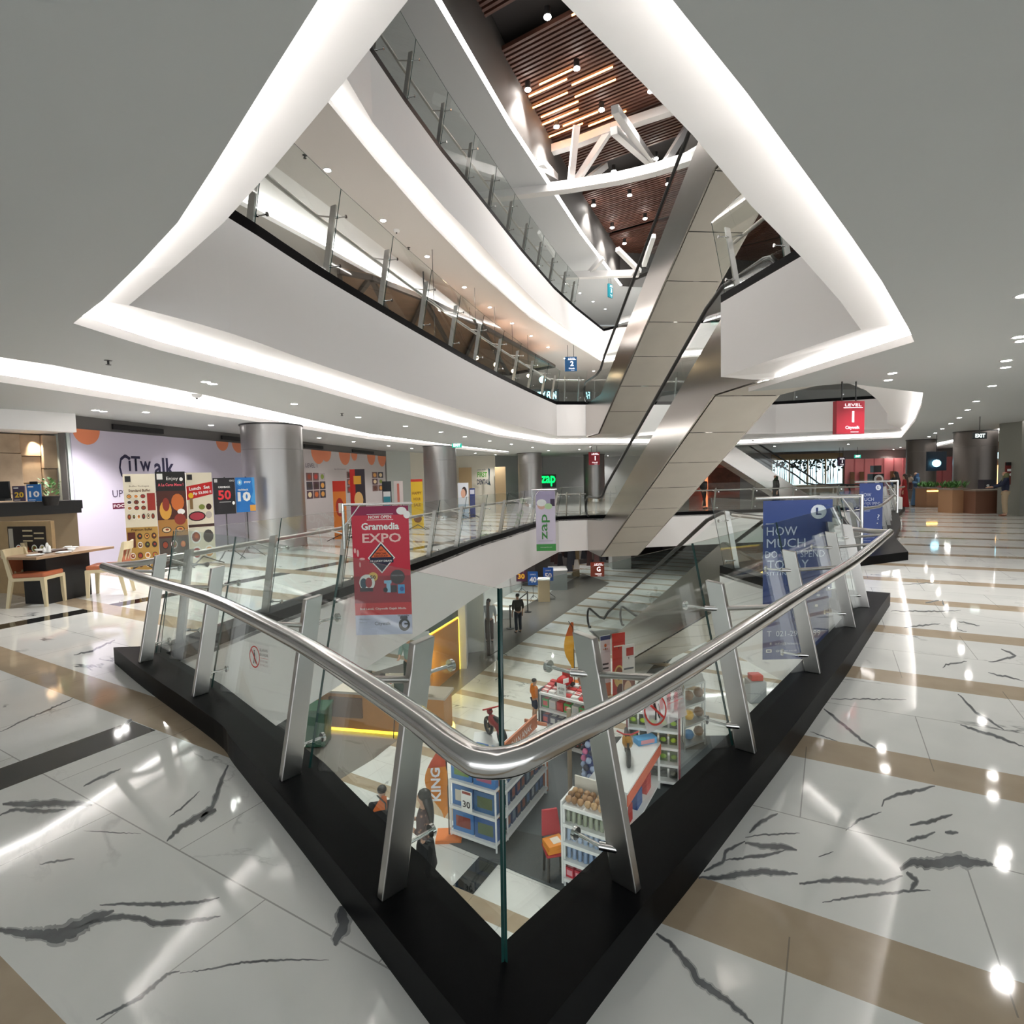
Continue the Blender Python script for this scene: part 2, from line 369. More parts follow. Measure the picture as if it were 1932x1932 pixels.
for pts, w in [([(0,1505),(150,1525),(260,1535),(330,1510),(420,1450),(520,1415)],52),([(330,1500),(430,1462),(560,1440),(660,1450),(700,1475),(860,1465),(1005,1440)],20),([(455,1390),(560,1385),(740,1387),(900,1378),(1000,1355)],13),([(1040,755),(1005,830),(985,890),(965,950),(900,990),(820,1035),(760,1100)],20),([(910,1010),(940,975),(985,955)],24),([(10,930),(150,930),(260,925),(420,934)],24),([(0,980),(60,955),(200,962),(300,955)],14),([(1558,1395),(1562,1480),(1525,1575)],48),([(440,1912),(540,1862),(640,1812),(760,1705),(820,1690)],14),([(820,1702),(960,1680),(1100,1652),(1280,1640),(1500,1640)],7),([(335,250),(430,228),(525,182)],6),([(0,602),(120,545),(240,490),(340,445)],5),([(380,850),(440,820),(550,768)],8),([(770,990),(850,930),(910,870)],5),([(180,1205),(260,1190),(340,1180)],6),([(570,565),(600,545)],12),([(640,1065),(500,1060),(380,1050)],3)]: vein(pts, 0, 1132, 0.4141, w)
for pts, w in [([(240,1170),(350,1172),(450,1150),(560,1140),(755,1150)],26),([(265,1140),(370,1082),(378,1030),(440,1002),(480,980)],16),([(480,988),(560,1003),(650,1008),(750,1026)],24),([(370,1078),(480,1068),(620,1048),(700,1022)],14),([(480,962),(560,946),(765,938)],7),([(500,935),(560,880),(650,835)],14),([(760,1203),(860,1190),(1000,1178),(1100,1190),(1200,1195),(1300,1160)],22),([(1290,1128),(1350,1085),(1450,1100),(1600,1085),(1770,1103)],52),([(880,1300),(1000,1275),(1180,1255),(1290,1243),(1445,1237)],13),([(1320,1140),(1372,1190),(1340,1235)],22),([(15,1460),(90,1510),(200,1640),(230,1700),(400,1820),(525,1935)],30),([(1190,800),(1203,768),(1270,737),(1400,712),(1470,693)],14),([(1005,922),(1080,865),(1190,828)],9),([(1320,980),(1420,955),(1470,932)],14),([(1340,895),(1440,880),(1560,840)],14),([(1520,935),(1590,938)],14),([(890,290),(1000,380),(1080,450),(1165,500)],11),([(930,240),(1150,240),(1320,243)],5),([(1600,375),(1750,420),(1932,490)],11),([(1590,213),(1680,310),(1750,350),(1830,402)],9),([(820,410),(960,460)],4),([(860,1060),(940,1035)],4)]: vein(pts, 1232, 1232, 0.3623, w)
for pts, w in [([(690,752),(1100,757),(1345,745)],8),([(820,912),(960,890),(1155,870)],9),([(1320,850),(1420,870),(1520,890)],9),([(1180,1282),(1200,1252),(1400,1222)],12),([(1720,1102),(1850,1170),(1700,1215),(1600,1225)],14),([(1600,1328),(1760,1360),(1932,1405)],11),([(1020,680),(1140,655)],8),([(1170,655),(1195,710)],8),([(800,505),(900,500),(1150,490)],4),([(1310,880),(1320,930),(1400,945)],5)]: vein(pts, 1540, 1000, 0.2029, w)
VEINM = marble('marble_vein', vcol=True)
struct(fl.build('floor', [FLOORM, VEINM, marble('marble_vein_pale', vcol=2)]))
# black kerb round the void
kb = M(); kb.flat(OUT1, 0.16, 0, holes=[VOID1]); kb.wall(OUT1, 0, 0.16, 0, True); kb.wall(VOID1, -0.02, 0.16, 0, True)
struct(kb.build('trim_1', BLACK))
# white fascia of level 1 and the ground floor ceiling under it
fa = M(); fa.wall(VOID1, -1.25, 0.03, 0, True); struct(fa.build('wall_fascia_first', WHITE))
def grow(poly, d):
    a = offset(poly, d, True); b = offset(poly, -d, True)
    ar = lambda q: abs(sum(q[i-1][0]*q[i][1]-q[i][0]*q[i-1][1] for i in range(len(q))))
    return a if ar(a) > ar(b) else b
cg = M(); LG = grow(VOID1, 0.45); cg.flat(FOUT, ZC-ST, 0, holes=[LG], flip=True); cg.ribbon(LG+LG[:1], ZC-ST+0.22, VOID1+VOID1[:1], -1.25, 0); cg.wall(LG, ZC-ST, ZC-ST+0.09, 0, True)
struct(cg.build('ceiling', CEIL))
sg = M(); sg.wall(grow(LG, -0.0), ZC-ST+0.10, ZC-ST+0.18, 0, True); struct(sg.build('trim_2', STRIP))
gf = M(); gf.flat(FOUT, -ST, 0); struct(gf.build('floor_ground', FLOORG))

# level 2: opening in the level 1 ceiling
P2L = pxs([(770, 0), (695, 96), (619, 193), (518, 314), (423, 419), (333, 500), (243, 576)], 3.36)
P2R = pxs([(1059, 0), (1185, 129), (1307, 255), (1417, 388), (1511, 484), (1586, 569), (1624, 622)], 3.36)
apex2 = (0.05, 1.45)
FL2 = smooth([(1.85, 21.9), (0.6, 18.4), (-0.75, 14.3), (-1.5, 11.7), (-2.12, 9.45), (-2.6, 7.6), (-2.95, 6.0), P2L[-1]], 3)
R2 = [(3.57, 9.4)]+[(4.25, 9.75), (5.9, 9.95)]
RS = [(7.3, 11.4), (8.6, 13.0), (11.0, 16.2), (13.6, 20.0), (15.6, 22.2)]
VOID2 = [apex2]+P2R+R2+RS+FARE+FL2[1:-1]+P2L[::-1]
LIPL = pxs([(600, 0), (502, 155), (400, 320), (335, 420), (261, 500), (193, 567), (157, 595), (138, 610)], ZC)
LIPR = pxs([(1269, 0), (1410, 176), (1540, 354), (1609, 450), (1664, 531), (1714, 619), (1725, 645)], ZC)
LIPM = pxs([(1412, 739)], ZC)
LIP2 = pxs([(1742, 741), (1738, 767), (1726, 795), (1700, 826), (1393, 840)], ZC)
LIPF = pxs([(1194, 839), (1041, 839), (939, 824), (854, 803), (738, 775), (569, 728), (400, 686), (302, 661), (223, 637)], ZC)
LIP = [(0.0, 0.95)]+LIPR+LIPM+[(6.0, 9.9)]+LIP2+LIPF+LIPL[::-1]
K1L = pxs([(-120, 655), (0, 674), (100, 689), (400, 748), (440, 758), (699, 819), (854, 840), (960, 852)], ZC)
K2L = pxs([(-120, 708), (0, 721), (100, 736), (400, 783), (440, 789), (699, 829), (854, 846), (960, 856)], ZC)
K1R = [(9.9, 8.2), (13.6, 13.2), (18.6, 20.4), (24.6, 30.8), (29.6, 40.4)]
K2R = [(15.2, 14.5), (20.9, 22.5), (25.2, 30.0), (29.5, 37.5), (33.0, 43.5)]
def cove(pa, pb, z, nm):      # a raised groove between two ceiling edges, lit from the far lip
    m = M(); m.ribbon(pa, z, pa, z+0.30); m.ribbon(pb, z, pb, z+0.12)
    m.ribbon(pb, z+0.12, out(pb, 0.14), z+0.12); m.ribbon(out(pb, 0.14), z+0.12, out(pb, 0.14), z+0.30)
    m.ribbon(pa, z+0.30, pb, z+0.30) if len(pa) == len(pb) else None
    return m
cl = M(); gl_ = K1L+K2L[::-1]; gr_ = K1R+K2R[::-1]
cl.flat(FOUT, ZC, 0, holes=[LIP, gl_, gr_], flip=True)
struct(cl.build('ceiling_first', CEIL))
st = M()
for i, (ka, kb_) in enumerate(((K1L, K2L), (K1R, K2R))):
    m = M(); o2 = out(kb_, 0.16); m.ribbon(ka, ZC, ka, ZC+0.32); m.ribbon(kb_, ZC, kb_, ZC+0.11); m.ribbon(kb_, ZC+0.11, o2, ZC+0.11); m.ribbon(o2, ZC+0.11, o2, ZC+0.32); m.ribbon(ka, ZC+0.32, o2, ZC+0.32)
    struct(m.build('trim_%d' % (3+i), WHITE))
    st.ribbon(out(kb_, 0.10), ZC+0.13, out(kb_, 0.10), ZC+0.21)
struct(st.build('trim_5', STRIP))
# raised lip and sloping soffit under the second floor slab
sf = M(); LO = grow(LIP, 0.16); sf.wall(LIP, ZC, ZC+0.10, 0, True)
def idx(poly, p): return min(range(len(poly)), key=lambda i: (Vector(poly[i])-Vector(p)).length)
def soffit(m, outer, zo, inner, zi):
    tr = geometry.tessellate_polygon([[V3(p, 0) for p in outer], [V3(p, 0) for p in inner]])
    vs = [V3(p, zo) for p in outer]+[V3(p, zi) for p in inner]
    m.add(vs, [tuple(t) for t in tr])
sf.flat(LO, ZC+0.10, 0, holes=[LIP]); sf.wall(LO, ZC+0.10, ZC+0.26, 0, True); soffit(sf, LO, ZC+0.26, VOID2, ZC+0.08)
struct(sf.build('trim_6', WHITE))
s2 = M(); s2.wall(grow(LIP, 0.09), ZC+0.115, ZC+0.165, 0, True); struct(s2.build('trim_7', STRIP))
f2 = M(); f2.wall(VOID2, ZC+0.08, ST+0.03, 0, True); struct(f2.build('wall_fascia_second', WHITE))
O2 = grow(VOID2, 0.3)
k2 = M(); k2.flat(O2, ST+0.16, 0, holes=[VOID2]); k2.wall(VOID2, ST+0.03, ST+0.16, 0, True); k2.wall(O2, ST, ST+0.16, 0, True); struct(k2.build('trim_8', BLACK))
f2b = M(); f2b.flat(FOUT, ST, 0, holes=[O2]); struct(f2b.build('floor_second', FLOORM))
# ---------------------------------------------------------------- level 2 ceiling, level 3 slab and the roof
Z2 = ST+ZC; Z3 = 2*ST; ZR3 = Z3+3.45; ZW = ZR3+1.9
F3 = pxs([(698, 96), (763, 192), (832, 286), (897, 366), (984, 475), (1045, 545), (1086, 583), (1139, 625)], Z3+0.03)
VOID3 = [(-1.0, 1.0), (9.0, 5.0), (13.5, 12.0), (17.0, 20.0), (16.0, 27.0), (5.6, 28.1)]+F3[::-1]+[(-2.6, 7.2), (-2.8, 4.0)]
LIP3 = pxs([(619, 193), (710, 304), (804, 413), (897, 509), (1000, 600), (1138, 684)], Z2)
L3P = [(-1.6, 0.4), (9.6, 4.4), (14.0, 11.5), (17.6, 19.6), (16.6, 28.0)]+[LIP3[-1]]+LIP3[:-1][::-1]+[(-3.6, 6.4), (-3.7, 3.6)]
KK1 = pxs([(440, 340), (520, 318), (700, 450), (900, 590), (1040, 690)], Z2); KK2 = pxs([(440, 365), (470, 375), (700, 520), (900, 640), (1040, 705)], Z2)
KK1 = pxs([(480, 285), (518, 313), (600, 374), (700, 450), (800, 527), (881, 590), (1000, 672)], Z2); KK2 = pxs([(425, 372), (456, 388), (546, 436), (636, 484), (720, 530), (800, 573), (940, 655)], Z2)
m = M(); o2 = out(KK2, 0.16); m.ribbon(KK1, Z2, KK1, Z2+0.32); m.ribbon(KK2, Z2, KK2, Z2+0.11); m.ribbon(KK2, Z2+0.11, o2, Z2+0.11); m.ribbon(o2, Z2+0.11, o2, Z2+0.32); m.ribbon(KK1, Z2+0.32, o2, Z2+0.32); struct(m.build('trim_14', WHITE))
m = M(); m.ribbon(out(KK2, 0.10), Z2+0.13, out(KK2, 0.10), Z2+0.21); struct(m.build('trim_15', STRIP))
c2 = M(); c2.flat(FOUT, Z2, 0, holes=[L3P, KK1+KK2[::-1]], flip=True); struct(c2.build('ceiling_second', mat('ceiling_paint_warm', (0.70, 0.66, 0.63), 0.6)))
sf = M(); LO3 = grow(L3P, 0.18); sf.wall(L3P, Z2, Z2+0.10, 0, True); sf.flat(LO3, Z2+0.10, 0, holes=[L3P]); sf.wall(LO3, Z2+0.10, Z2+0.30, 0, True); soffit(sf, LO3, Z2+0.30, VOID3, Z2+0.12)
struct(sf.build('trim_9', WHITE))
s3 = M(); s3.wall(grow(L3P, 0.09), Z2+0.12, Z2+0.18, 0, True); struct(s3.build('trim_10', STRIP))
f3 = M(); f3.wall(VOID3, Z2+0.12, Z3+0.03, 0, True); struct(f3.build('wall_fascia_third', WHITE))
O3 = grow(VOID3, 0.3)
k3 = M(); k3.flat(O3, Z3+0.16, 0, holes=[VOID3]); k3.wall(VOID3, Z3+0.03, Z3+0.16, 0, True); struct(k3.build('trim_11', BLACK))
f3b = M(); f3b.flat(FOUT, Z3, 0, holes=[O3]); struct(f3b.build('floor_third', FLOORM))
# level 3 ceiling with the opening to the timber roof
LIPW = pxs([(700, -230), (820, 0), (960, 238), (1095, 442), (1170, 540)], ZR3)
a_, b_ = LIPW[0], LIPW[-1]
OW = LIPW+[(b_[0]+14, b_[1]+3), (a_[0]+22, a_[1]-4)]
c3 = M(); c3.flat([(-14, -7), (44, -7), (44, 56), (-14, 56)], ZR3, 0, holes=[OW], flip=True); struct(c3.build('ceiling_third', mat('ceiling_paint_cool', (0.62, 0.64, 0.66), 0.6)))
st3 = M()
def lerp2(a, b, t): return (a[0]+(b[0]-a[0])*t, a[1]+(b[1]-a[1])*t)
OWo = out(LIPW, -0.0)
st3.ribbon(LIPW, ZR3+0.01, [(p[0]+0.12, p[1]-0.05) for p in LIPW], ZR3+0.03)
struct(st3.build('trim_12', mat('cove_strip_high', (1, 0.97, 0.95), emit=3.0)))
wl = M(); wl.wall(OW, ZR3, ZW+0.4, 0, True); struct(wl.build('wall_roof_upstand', mat('upstand_grey', (0.07, 0.065, 0.06), 0.7)))
# timber roof: panels of slats with dark gaps between
WOOD = mat('roof_timber', (0.075, 0.026, 0.015), 0.6, noise=0.3, nscale=3)
rf = M(); rf.flat([(-14, -7), (44, -7), (44, 56), (-14, 56)], ZW+0.45, 0, flip=True); struct(rf.build('ceiling_roof', mat('roof_void', (0.012, 0.009, 0.008), 0.8)))
p0, p1 = at(1000, 182, ZW), at(1070, 150, ZW); sd = Vector((p1.x-p0.x, p1.y-p0.y, 0)).normalized(); sn = Vector((-sd.y, sd.x, 0))
if sn.y < 0: sn = -sn
def pan(n0, n1, s0=-16, s1=16, fine=False):
    o = thing('slat_ceiling_panel', 'x', 'ceiling panel'); m = M(); n = n0
    while n < n1:
        c = O0+sn*n+sd*((s0+s1)/2); m.box((c.x, c.y, ZW+0.06), (s1-s0, 0.09, 0.12), 0, ax=[sd, sn, Vector((0, 0, 1))]); n += 0.17
    m.build('slat', WOOD, o)
    b = M(); c = O0+sn*((n0+n1)/2)+sd*((s0+s1)/2); b.box((c.x, c.y, ZW+0.15), (s1-s0, n1-n0, 0.04), 0, ax=[sd, sn, Vector((0, 0, 1))]); b.build('backing_board', mat('slat_backing', (0.03, 0.012, 0.008), 0.7), o)
    return o
O0 = at(1088, 130, ZW)
pl = [(-9, -3.2, 'brown slatted timber roof panel at the very top of the atrium'), (-1.9, 5.4, 'brown slatted timber roof panel carrying most of the orange light strips'),
      (7.2, 11.5, 'brown slatted timber roof panel seen through the white truss'), (12.0, 17.5, 'brown slatted timber roof panel just beyond the white truss chord'), (18.0, 24, 'brown timber roof panel next to the escalator top'), (26.5, 40, 'farthest brown timber roof panel, with a few orange strips')]
for a, b, lb in pl: pan(a, b)['label'] = lb
AMB = mat('amber_strip', (1.0, 0.40, 0.12), emit=4.0)
def zz(x, y): return (900+x*0.3313, y*0.3313)
amb = [((355, 482), (545, 397)), ((295, 550), (515, 455)), ((540, 485), (775, 385)), ((305, 620), (520, 532)), ((557, 553), (793, 457)), ((365, 668), (578, 580)), ((373, 710), (580, 628)), ((490, 718), (690, 640)), ((635, 718), (852, 637)), ((410, 780), (605, 706)), ((540, 88), (562, 78))]
for i, (a, b) in enumerate(amb):
    A, B = at(*zz(*a), ZW-0.04), at(*zz(*b), ZW-0.04); B = A+sd*max(0.5, (B-A).dot(sd)); m = M(); c = (A+B)/2; m.box((0, 0, 0), ((B-A).length, 0.028, 0.04), 0, ax=[sd, sn, Vector((0, 0, 1))])
    o = m.build('light_strip', AMB); o.location = c
    tag(o, 'orange glowing strip light in the slatted timber roof above the truss', 'light', 'orange strips in the upper timber roof')
for i, (a, b) in enumerate([((890, 1480), (1000, 1455)), ((915, 1505), (1000, 1482)), ((915, 1530), (945, 1522))]):
    A, B = at(*zz(*a), ZW-0.04), at(*zz(*b), ZW-0.04); m = M(); m.box((0, 0, 0), ((B-A).length, 0.12, 0.06), 0, ax=[sd, sn, Vector((0, 0, 1))])
    o = m.build('light_strip', AMB); o.location = (A+B)/2
    tag(o, 'orange glowing strip light low beside the upper escalator handrail', 'light', 'orange strips in the farthest timber panel')
# spotlights under the timber
sp0 = None
for i, (x, y) in enumerate([(1033, 33), (1088, 130), (996, 170), (1135, 208), (1050, 240), (1228, 173), (1237, 300), (1158, 324), (1260, 348), (1188, 369), (1120, 388), (1217, 413), (1155, 430), (1178, 460)]):
    p = at(x, y, ZW-0.25)
    if sp0 is None:
        o = sp0 = thing('roof_spotlight', '', 'light', p); M().cyl((0, 0, 0.02), (0, 0, 0.25), 0.09, 12).build('housing', DARK, o); M().cyl((0, 0, 0), (0, 0, 0.02), 0.10, 12).build('lens', mat('spot_lens', (1, 0.95, 0.9), emit=60), o)
    else: o = copy_tree(sp0, p)
    lamp('SPOT', 'roof_beam', (p.x, p.y, p.z-0.05), 430, 0.12, (1, 0.96, 0.92), spot=math.radians(100))
    tag(o, 'small bright spotlight under the brown timber roof of the atrium', 'light', 'spotlights under the timber roof')
# white steel trusses crossing the opening
TW = mat('truss_white', (0.72, 0.71, 0.70), 0.45)
tr = thing('roof_truss', 'white steel truss crossing the atrium just below the timber roof', 'truss')
zb, zt = ZR3-0.1, ZW-0.3
def T(x, y, z): return at(x, y, z)
m = M()
ch = [(905, 372), (960, 366), (1075, 352), (1170, 336), (1237, 320), (1300, 300), (1380, 270)]
for a, b in zip(ch, ch[1:]): m.beam(T(*a, zb), T(*b, zb), 0.35, 0.32)
m.build('bottom_chord', TW, tr)
m = M(); tc_ = [(1018, 290), (1085, 270), (1155, 243), (1265, 207), (1330, 180)]
for a, b in zip(tc_, tc_[1:]): m.beam(T(*a, zt), T(*b, zt), 0.30, 0.28)
m.build('top_chord', TW, tr)
for a, b in [((1076, 350), (1088, 236)), ((1082, 350), (1150, 246)), ((1158, 246), (1232, 312)), ((1160, 206), (1238, 316)), ((1255, 308), (1298, 238)), ((1020, 305), (1064, 352)), ((1106, 342), (1142, 313))]:
    M().beam(T(*a, zb+0.1), T(*b, zt), 0.22, 0.22).build('strut', TW, tr)
tr2 = thing('roof_truss', 'slim white beam with ties low under the level three ceiling by the escalator', 'truss')
M().beam(T(1068, 520, zb-0.6), T(1205, 516, zb-0.6), 0.3, 0.3).build('bottom_chord', TW, tr2)
for a, b in [((1165, 470), (1207, 512)), ((1137, 486), (1112, 515)), ((1233, 445), (1215, 500))]: M().beam(T(*a, zb), T(*b, zb-0.5), 0.2, 0.2).build('strut', TW, tr2)

# ---------------------------------------------------------------- escalators
def escalator(label, z0, name='escalator', foot=(3.23, 20.35), head=(4.27, 11.64), width=1.5, rise=ST, bottom=True, steps=True):
    fx, fy = foot; d = Vector((head[0]-fx, head[1]-fy, 0)); L = d.length; d.normalize(); r = Vector((-d.y, d.x, 0))
    if r.x < 0 and abs(d.y) > abs(d.x): r = -r
    t = thing(name, label, 'escalator', (fx, fy, z0))
    def Q(s, z, w): return d*s+r*w+Vector((0, 0, z))
    zb0, zb1 = -1.25, rise-1.17
    bot = [(-1.75, zb0), (0, zb0), (L, zb1), (L+1.75, zb1)]
    top = [(-1.75, 0.02), (0.4, 0.10), (L+0.35, rise+0.32), (L+1.75, rise+0.05)]
    ins = [(-1.75, 0.0), (0.5, 0.0), (L+0.5, rise), (L+1.75, rise)]
    for k, w0 in enumerate((0.0, width)):
        m = M(); w1 = w0+(0.10 if k == 0 else -0.10)
        poly = bot+top[::-1]; n = 4
        for wv in (w0, w1):
            for i in range(3): m.quad(Q(*bot[i], wv), Q(*bot[i+1], wv), Q(*top[i+1], wv), Q(*top[i], wv))
        for i in range(3): m.quad(Q(*top[i], w0), Q(*top[i+1], w0), Q(*top[i+1], w1), Q(*top[i], w1)); m.quad(Q(*bot[i], w0), Q(*bot[i+1], w0), Q(*bot[i+1], w1), Q(*bot[i], w1))
        m.quad(Q(*bot[0], w0), Q(*bot[0], w1), Q(*top[0], w1), Q(*top[0], w0))
        m.build('side_cladding', CLAD, t)
        # glass balustrade and handrail
        wc = (w0+w1)/2; hr = [(s, z+0.92) for s, z in ins]; hr[0] = (-1.9, hr[0][1]); hr[1] = (0.2, hr[1][1]); hr[2] = (L+0.3, hr[2][1]); hr[3] = (L+2.0, hr[3][1])
        m = M()
        for i in range(3): m.quad(Q(*top[i], wc), Q(*top[i+1], wc), Q(hr[i+1][0], hr[i+1][1], wc), Q(hr[i][0], hr[i][1], wc))
        m.build('balustrade_glass', GLASS, t)
        def arc(s, z, sg): return [(s+sg*0.42*math.sin(a), z-0.42+0.42*math.cos(a)) for a in (0.5, 1.0, 1.57, 2.1, 2.7)]
        pth = [(-1.75, 0.16)]+arc(-1.75, hr[0][1], -1)[::-1]+[(-1.75, hr[0][1]), (-0.3, hr[0][1]), (0.25, hr[1][1]+0.1), (0.8, hr[1][1]+0.1+0.55*(rise/L)+0.1)]+[(L-0.4, rise+0.92-0.2), (L+0.3, rise+0.94), (L+0.9, rise+0.92), (L+1.75, rise+0.92)]+arc(L+1.75, rise+0.92, 1)+[(L+1.75, rise+0.16)]
        M().tube([Q(s, z, wc) for s, z in pth], 0.045, 8).build('handrail', RUB, t)
    m = M()
    for i in range(3):
        (s0, q0), (s1, q1) = bot[i], bot[i+1]; n = 7 if i == 1 else 1
        for j in range(n):
            a, b = j/n, (j+1)/n; g = 0.0022 if n > 1 else 0
            A = (s0+(s1-s0)*a, q0+(q1-q0)*a-0.02); B = (s0+(s1-s0)*(b-g), q0+(q1-q0)*(b-g)-0.02)
            m.quad(Q(*A, 0.05), Q(*B, 0.05), Q(*B, width-0.05), Q(*A, width-0.05))
    m.build('soffit_panel', SOFF, t)
    m = M(); n = 23
    for i in range(n):
        s0 = 0.6+(L-0.3)*i/n; s1 = 0.6+(L-0.3)*(i+1)/n; z_ = rise*(i+1)/n-rise/n*0.0
        m.quad(Q(s0, rise*i/n, 0.2), Q(s0, z_, 0.2), Q(s0, z_, width-0.2), Q(s0, rise*i/n, width-0.2)); m.quad(Q(s0, z_, 0.2), Q(s1, z_, 0.2), Q(s1, z_, width-0.2), Q(s0, z_, width-0.2))
    m.quad(Q(-1.75, 0.0, 0.1), Q(0.6, 0.0, 0.1), Q(0.6, 0.0, width-0.1), Q(-1.75, 0.0, width-0.1)); m.quad(Q(L+0.3, rise, 0.1), Q(L+1.75, rise, 0.1), Q(L+1.75, rise, width-0.1), Q(L+0.3, rise, width-0.1))
    m.build('step', mat('step_grey', (0.12, 0.12, 0.12), 0.5, 0.4), t)
    if bottom:
        m = M(); e = -1.75
        m.quad(Q(e, zb0, 0), Q(e, zb0, width), Q(e, 0, width), Q(e, 0, 0)); m.build('end_panel', CLAD, t); m = M(); m.quad(Q(L+1.75, zb1, 0), Q(L+1.75, zb1, width), Q(L+1.75, rise, width), Q(L+1.75, rise, 0)); m.build('end_panel', CLAD, t)
    return t
escalator('steel escalator rising from the ground floor with glass sides, lowest of the stacked three', -ST)
escalator('steel clad escalator rising from level one, middle of the stacked three, broad pale underside', 0.0)
escalator('steel clad escalator rising from level two to three, topmost of the stacked three', ST)
escalator('distant grey escalator running down to the right behind the far railing', 0.0, foot=(17.6, 32.5), head=(11.0, 33.5), width=2.0)

# timber canopy of the second floor restaurant and its pendant lamps
cz = Z2-0.75; cpx = [(640, 508), (700, 520), (800, 560), (905, 610), (1046, 689), (960, 704), (870, 690), (760, 645), (650, 585)]
pc_ = [at(x, y, cz) for x, y in cpx]; t = thing('timber_canopy', 'dark timber lattice canopy over the second floor restaurant behind the railing', 'canopy', pc_[4]); m = M(); m.prism([(p.x-pc_[4].x, p.y-pc_[4].y) for p in pc_], 0.0, 0.05); m.build('panel', mat('canopy_board', (0.22, 0.13, 0.08), 0.6, noise=0.4, nscale=1.5), t)
for a, b in [(0, 8), (1, 8), (1, 7), (2, 7), (2, 6), (3, 6), (3, 5), (4, 5), (0, 1), (1, 2), (2, 3), (3, 4), (8, 7), (7, 6), (6, 5)]: M().beam(pc_[a]-pc_[4]-Vector((0, 0, 0.06)), pc_[b]-pc_[4]-Vector((0, 0, 0.06)), 0.12, 0.12).build('lattice_beam', mat('canopy_beam', (0.07, 0.05, 0.04), 0.6), t)
for k, (a) in enumerate((2, 6)): M().cyl(pc_[a]-pc_[4], pc_[a]-pc_[4]+Vector((0, 0, 0.72)), 0.02, 6).build('hanger', DARK, t)
for x, y, D in [(821, 649, 15), (899, 675, 18), (935, 688, 20), (968, 700, 22), (997, 709, 24)]:
    p = atY(x, y, D); t = thing('pendant_lamp', 'small warm pendant lamp hanging above the second floor restaurant', 'lamp', p, 0, 'second floor restaurant pendants'); M().ball((0, 0, 0), 0.07, 0, 8).build('bulb', mat('warm_bulb', (1, 0.75, 0.45), emit=14), t); M().cyl((0, 0, 0.06), (0, 0, Z2-p.z), 0.008, 5).build('cord', DARK, t)
p = atY(1024, 746, 27); t = thing('lit_sign', 'small cyan lettered shop sign on the second floor, low behind the far railing', 'sign', p); text('FAMILY FUN', t, (0, 0, 0), (1, 0, 0), (0, 0, 1), 0.35, mat('cyan_letters', (0.3, 0.9, 1.0), emit=5), 1.3); M().ball((0, 0, 0.75), 0.16, 0, 8).build('round_mark', mat('cyan_letters'), t); M().box((0, 0.1, 0), (1.6, 0.05, 0.6)).build('backing', DARK, t); M().cyl((-0.6, 0.1, 0.2), (-0.6, 0.1, Z2-p.z), 0.012, 5).build('hanger', DARK, t)
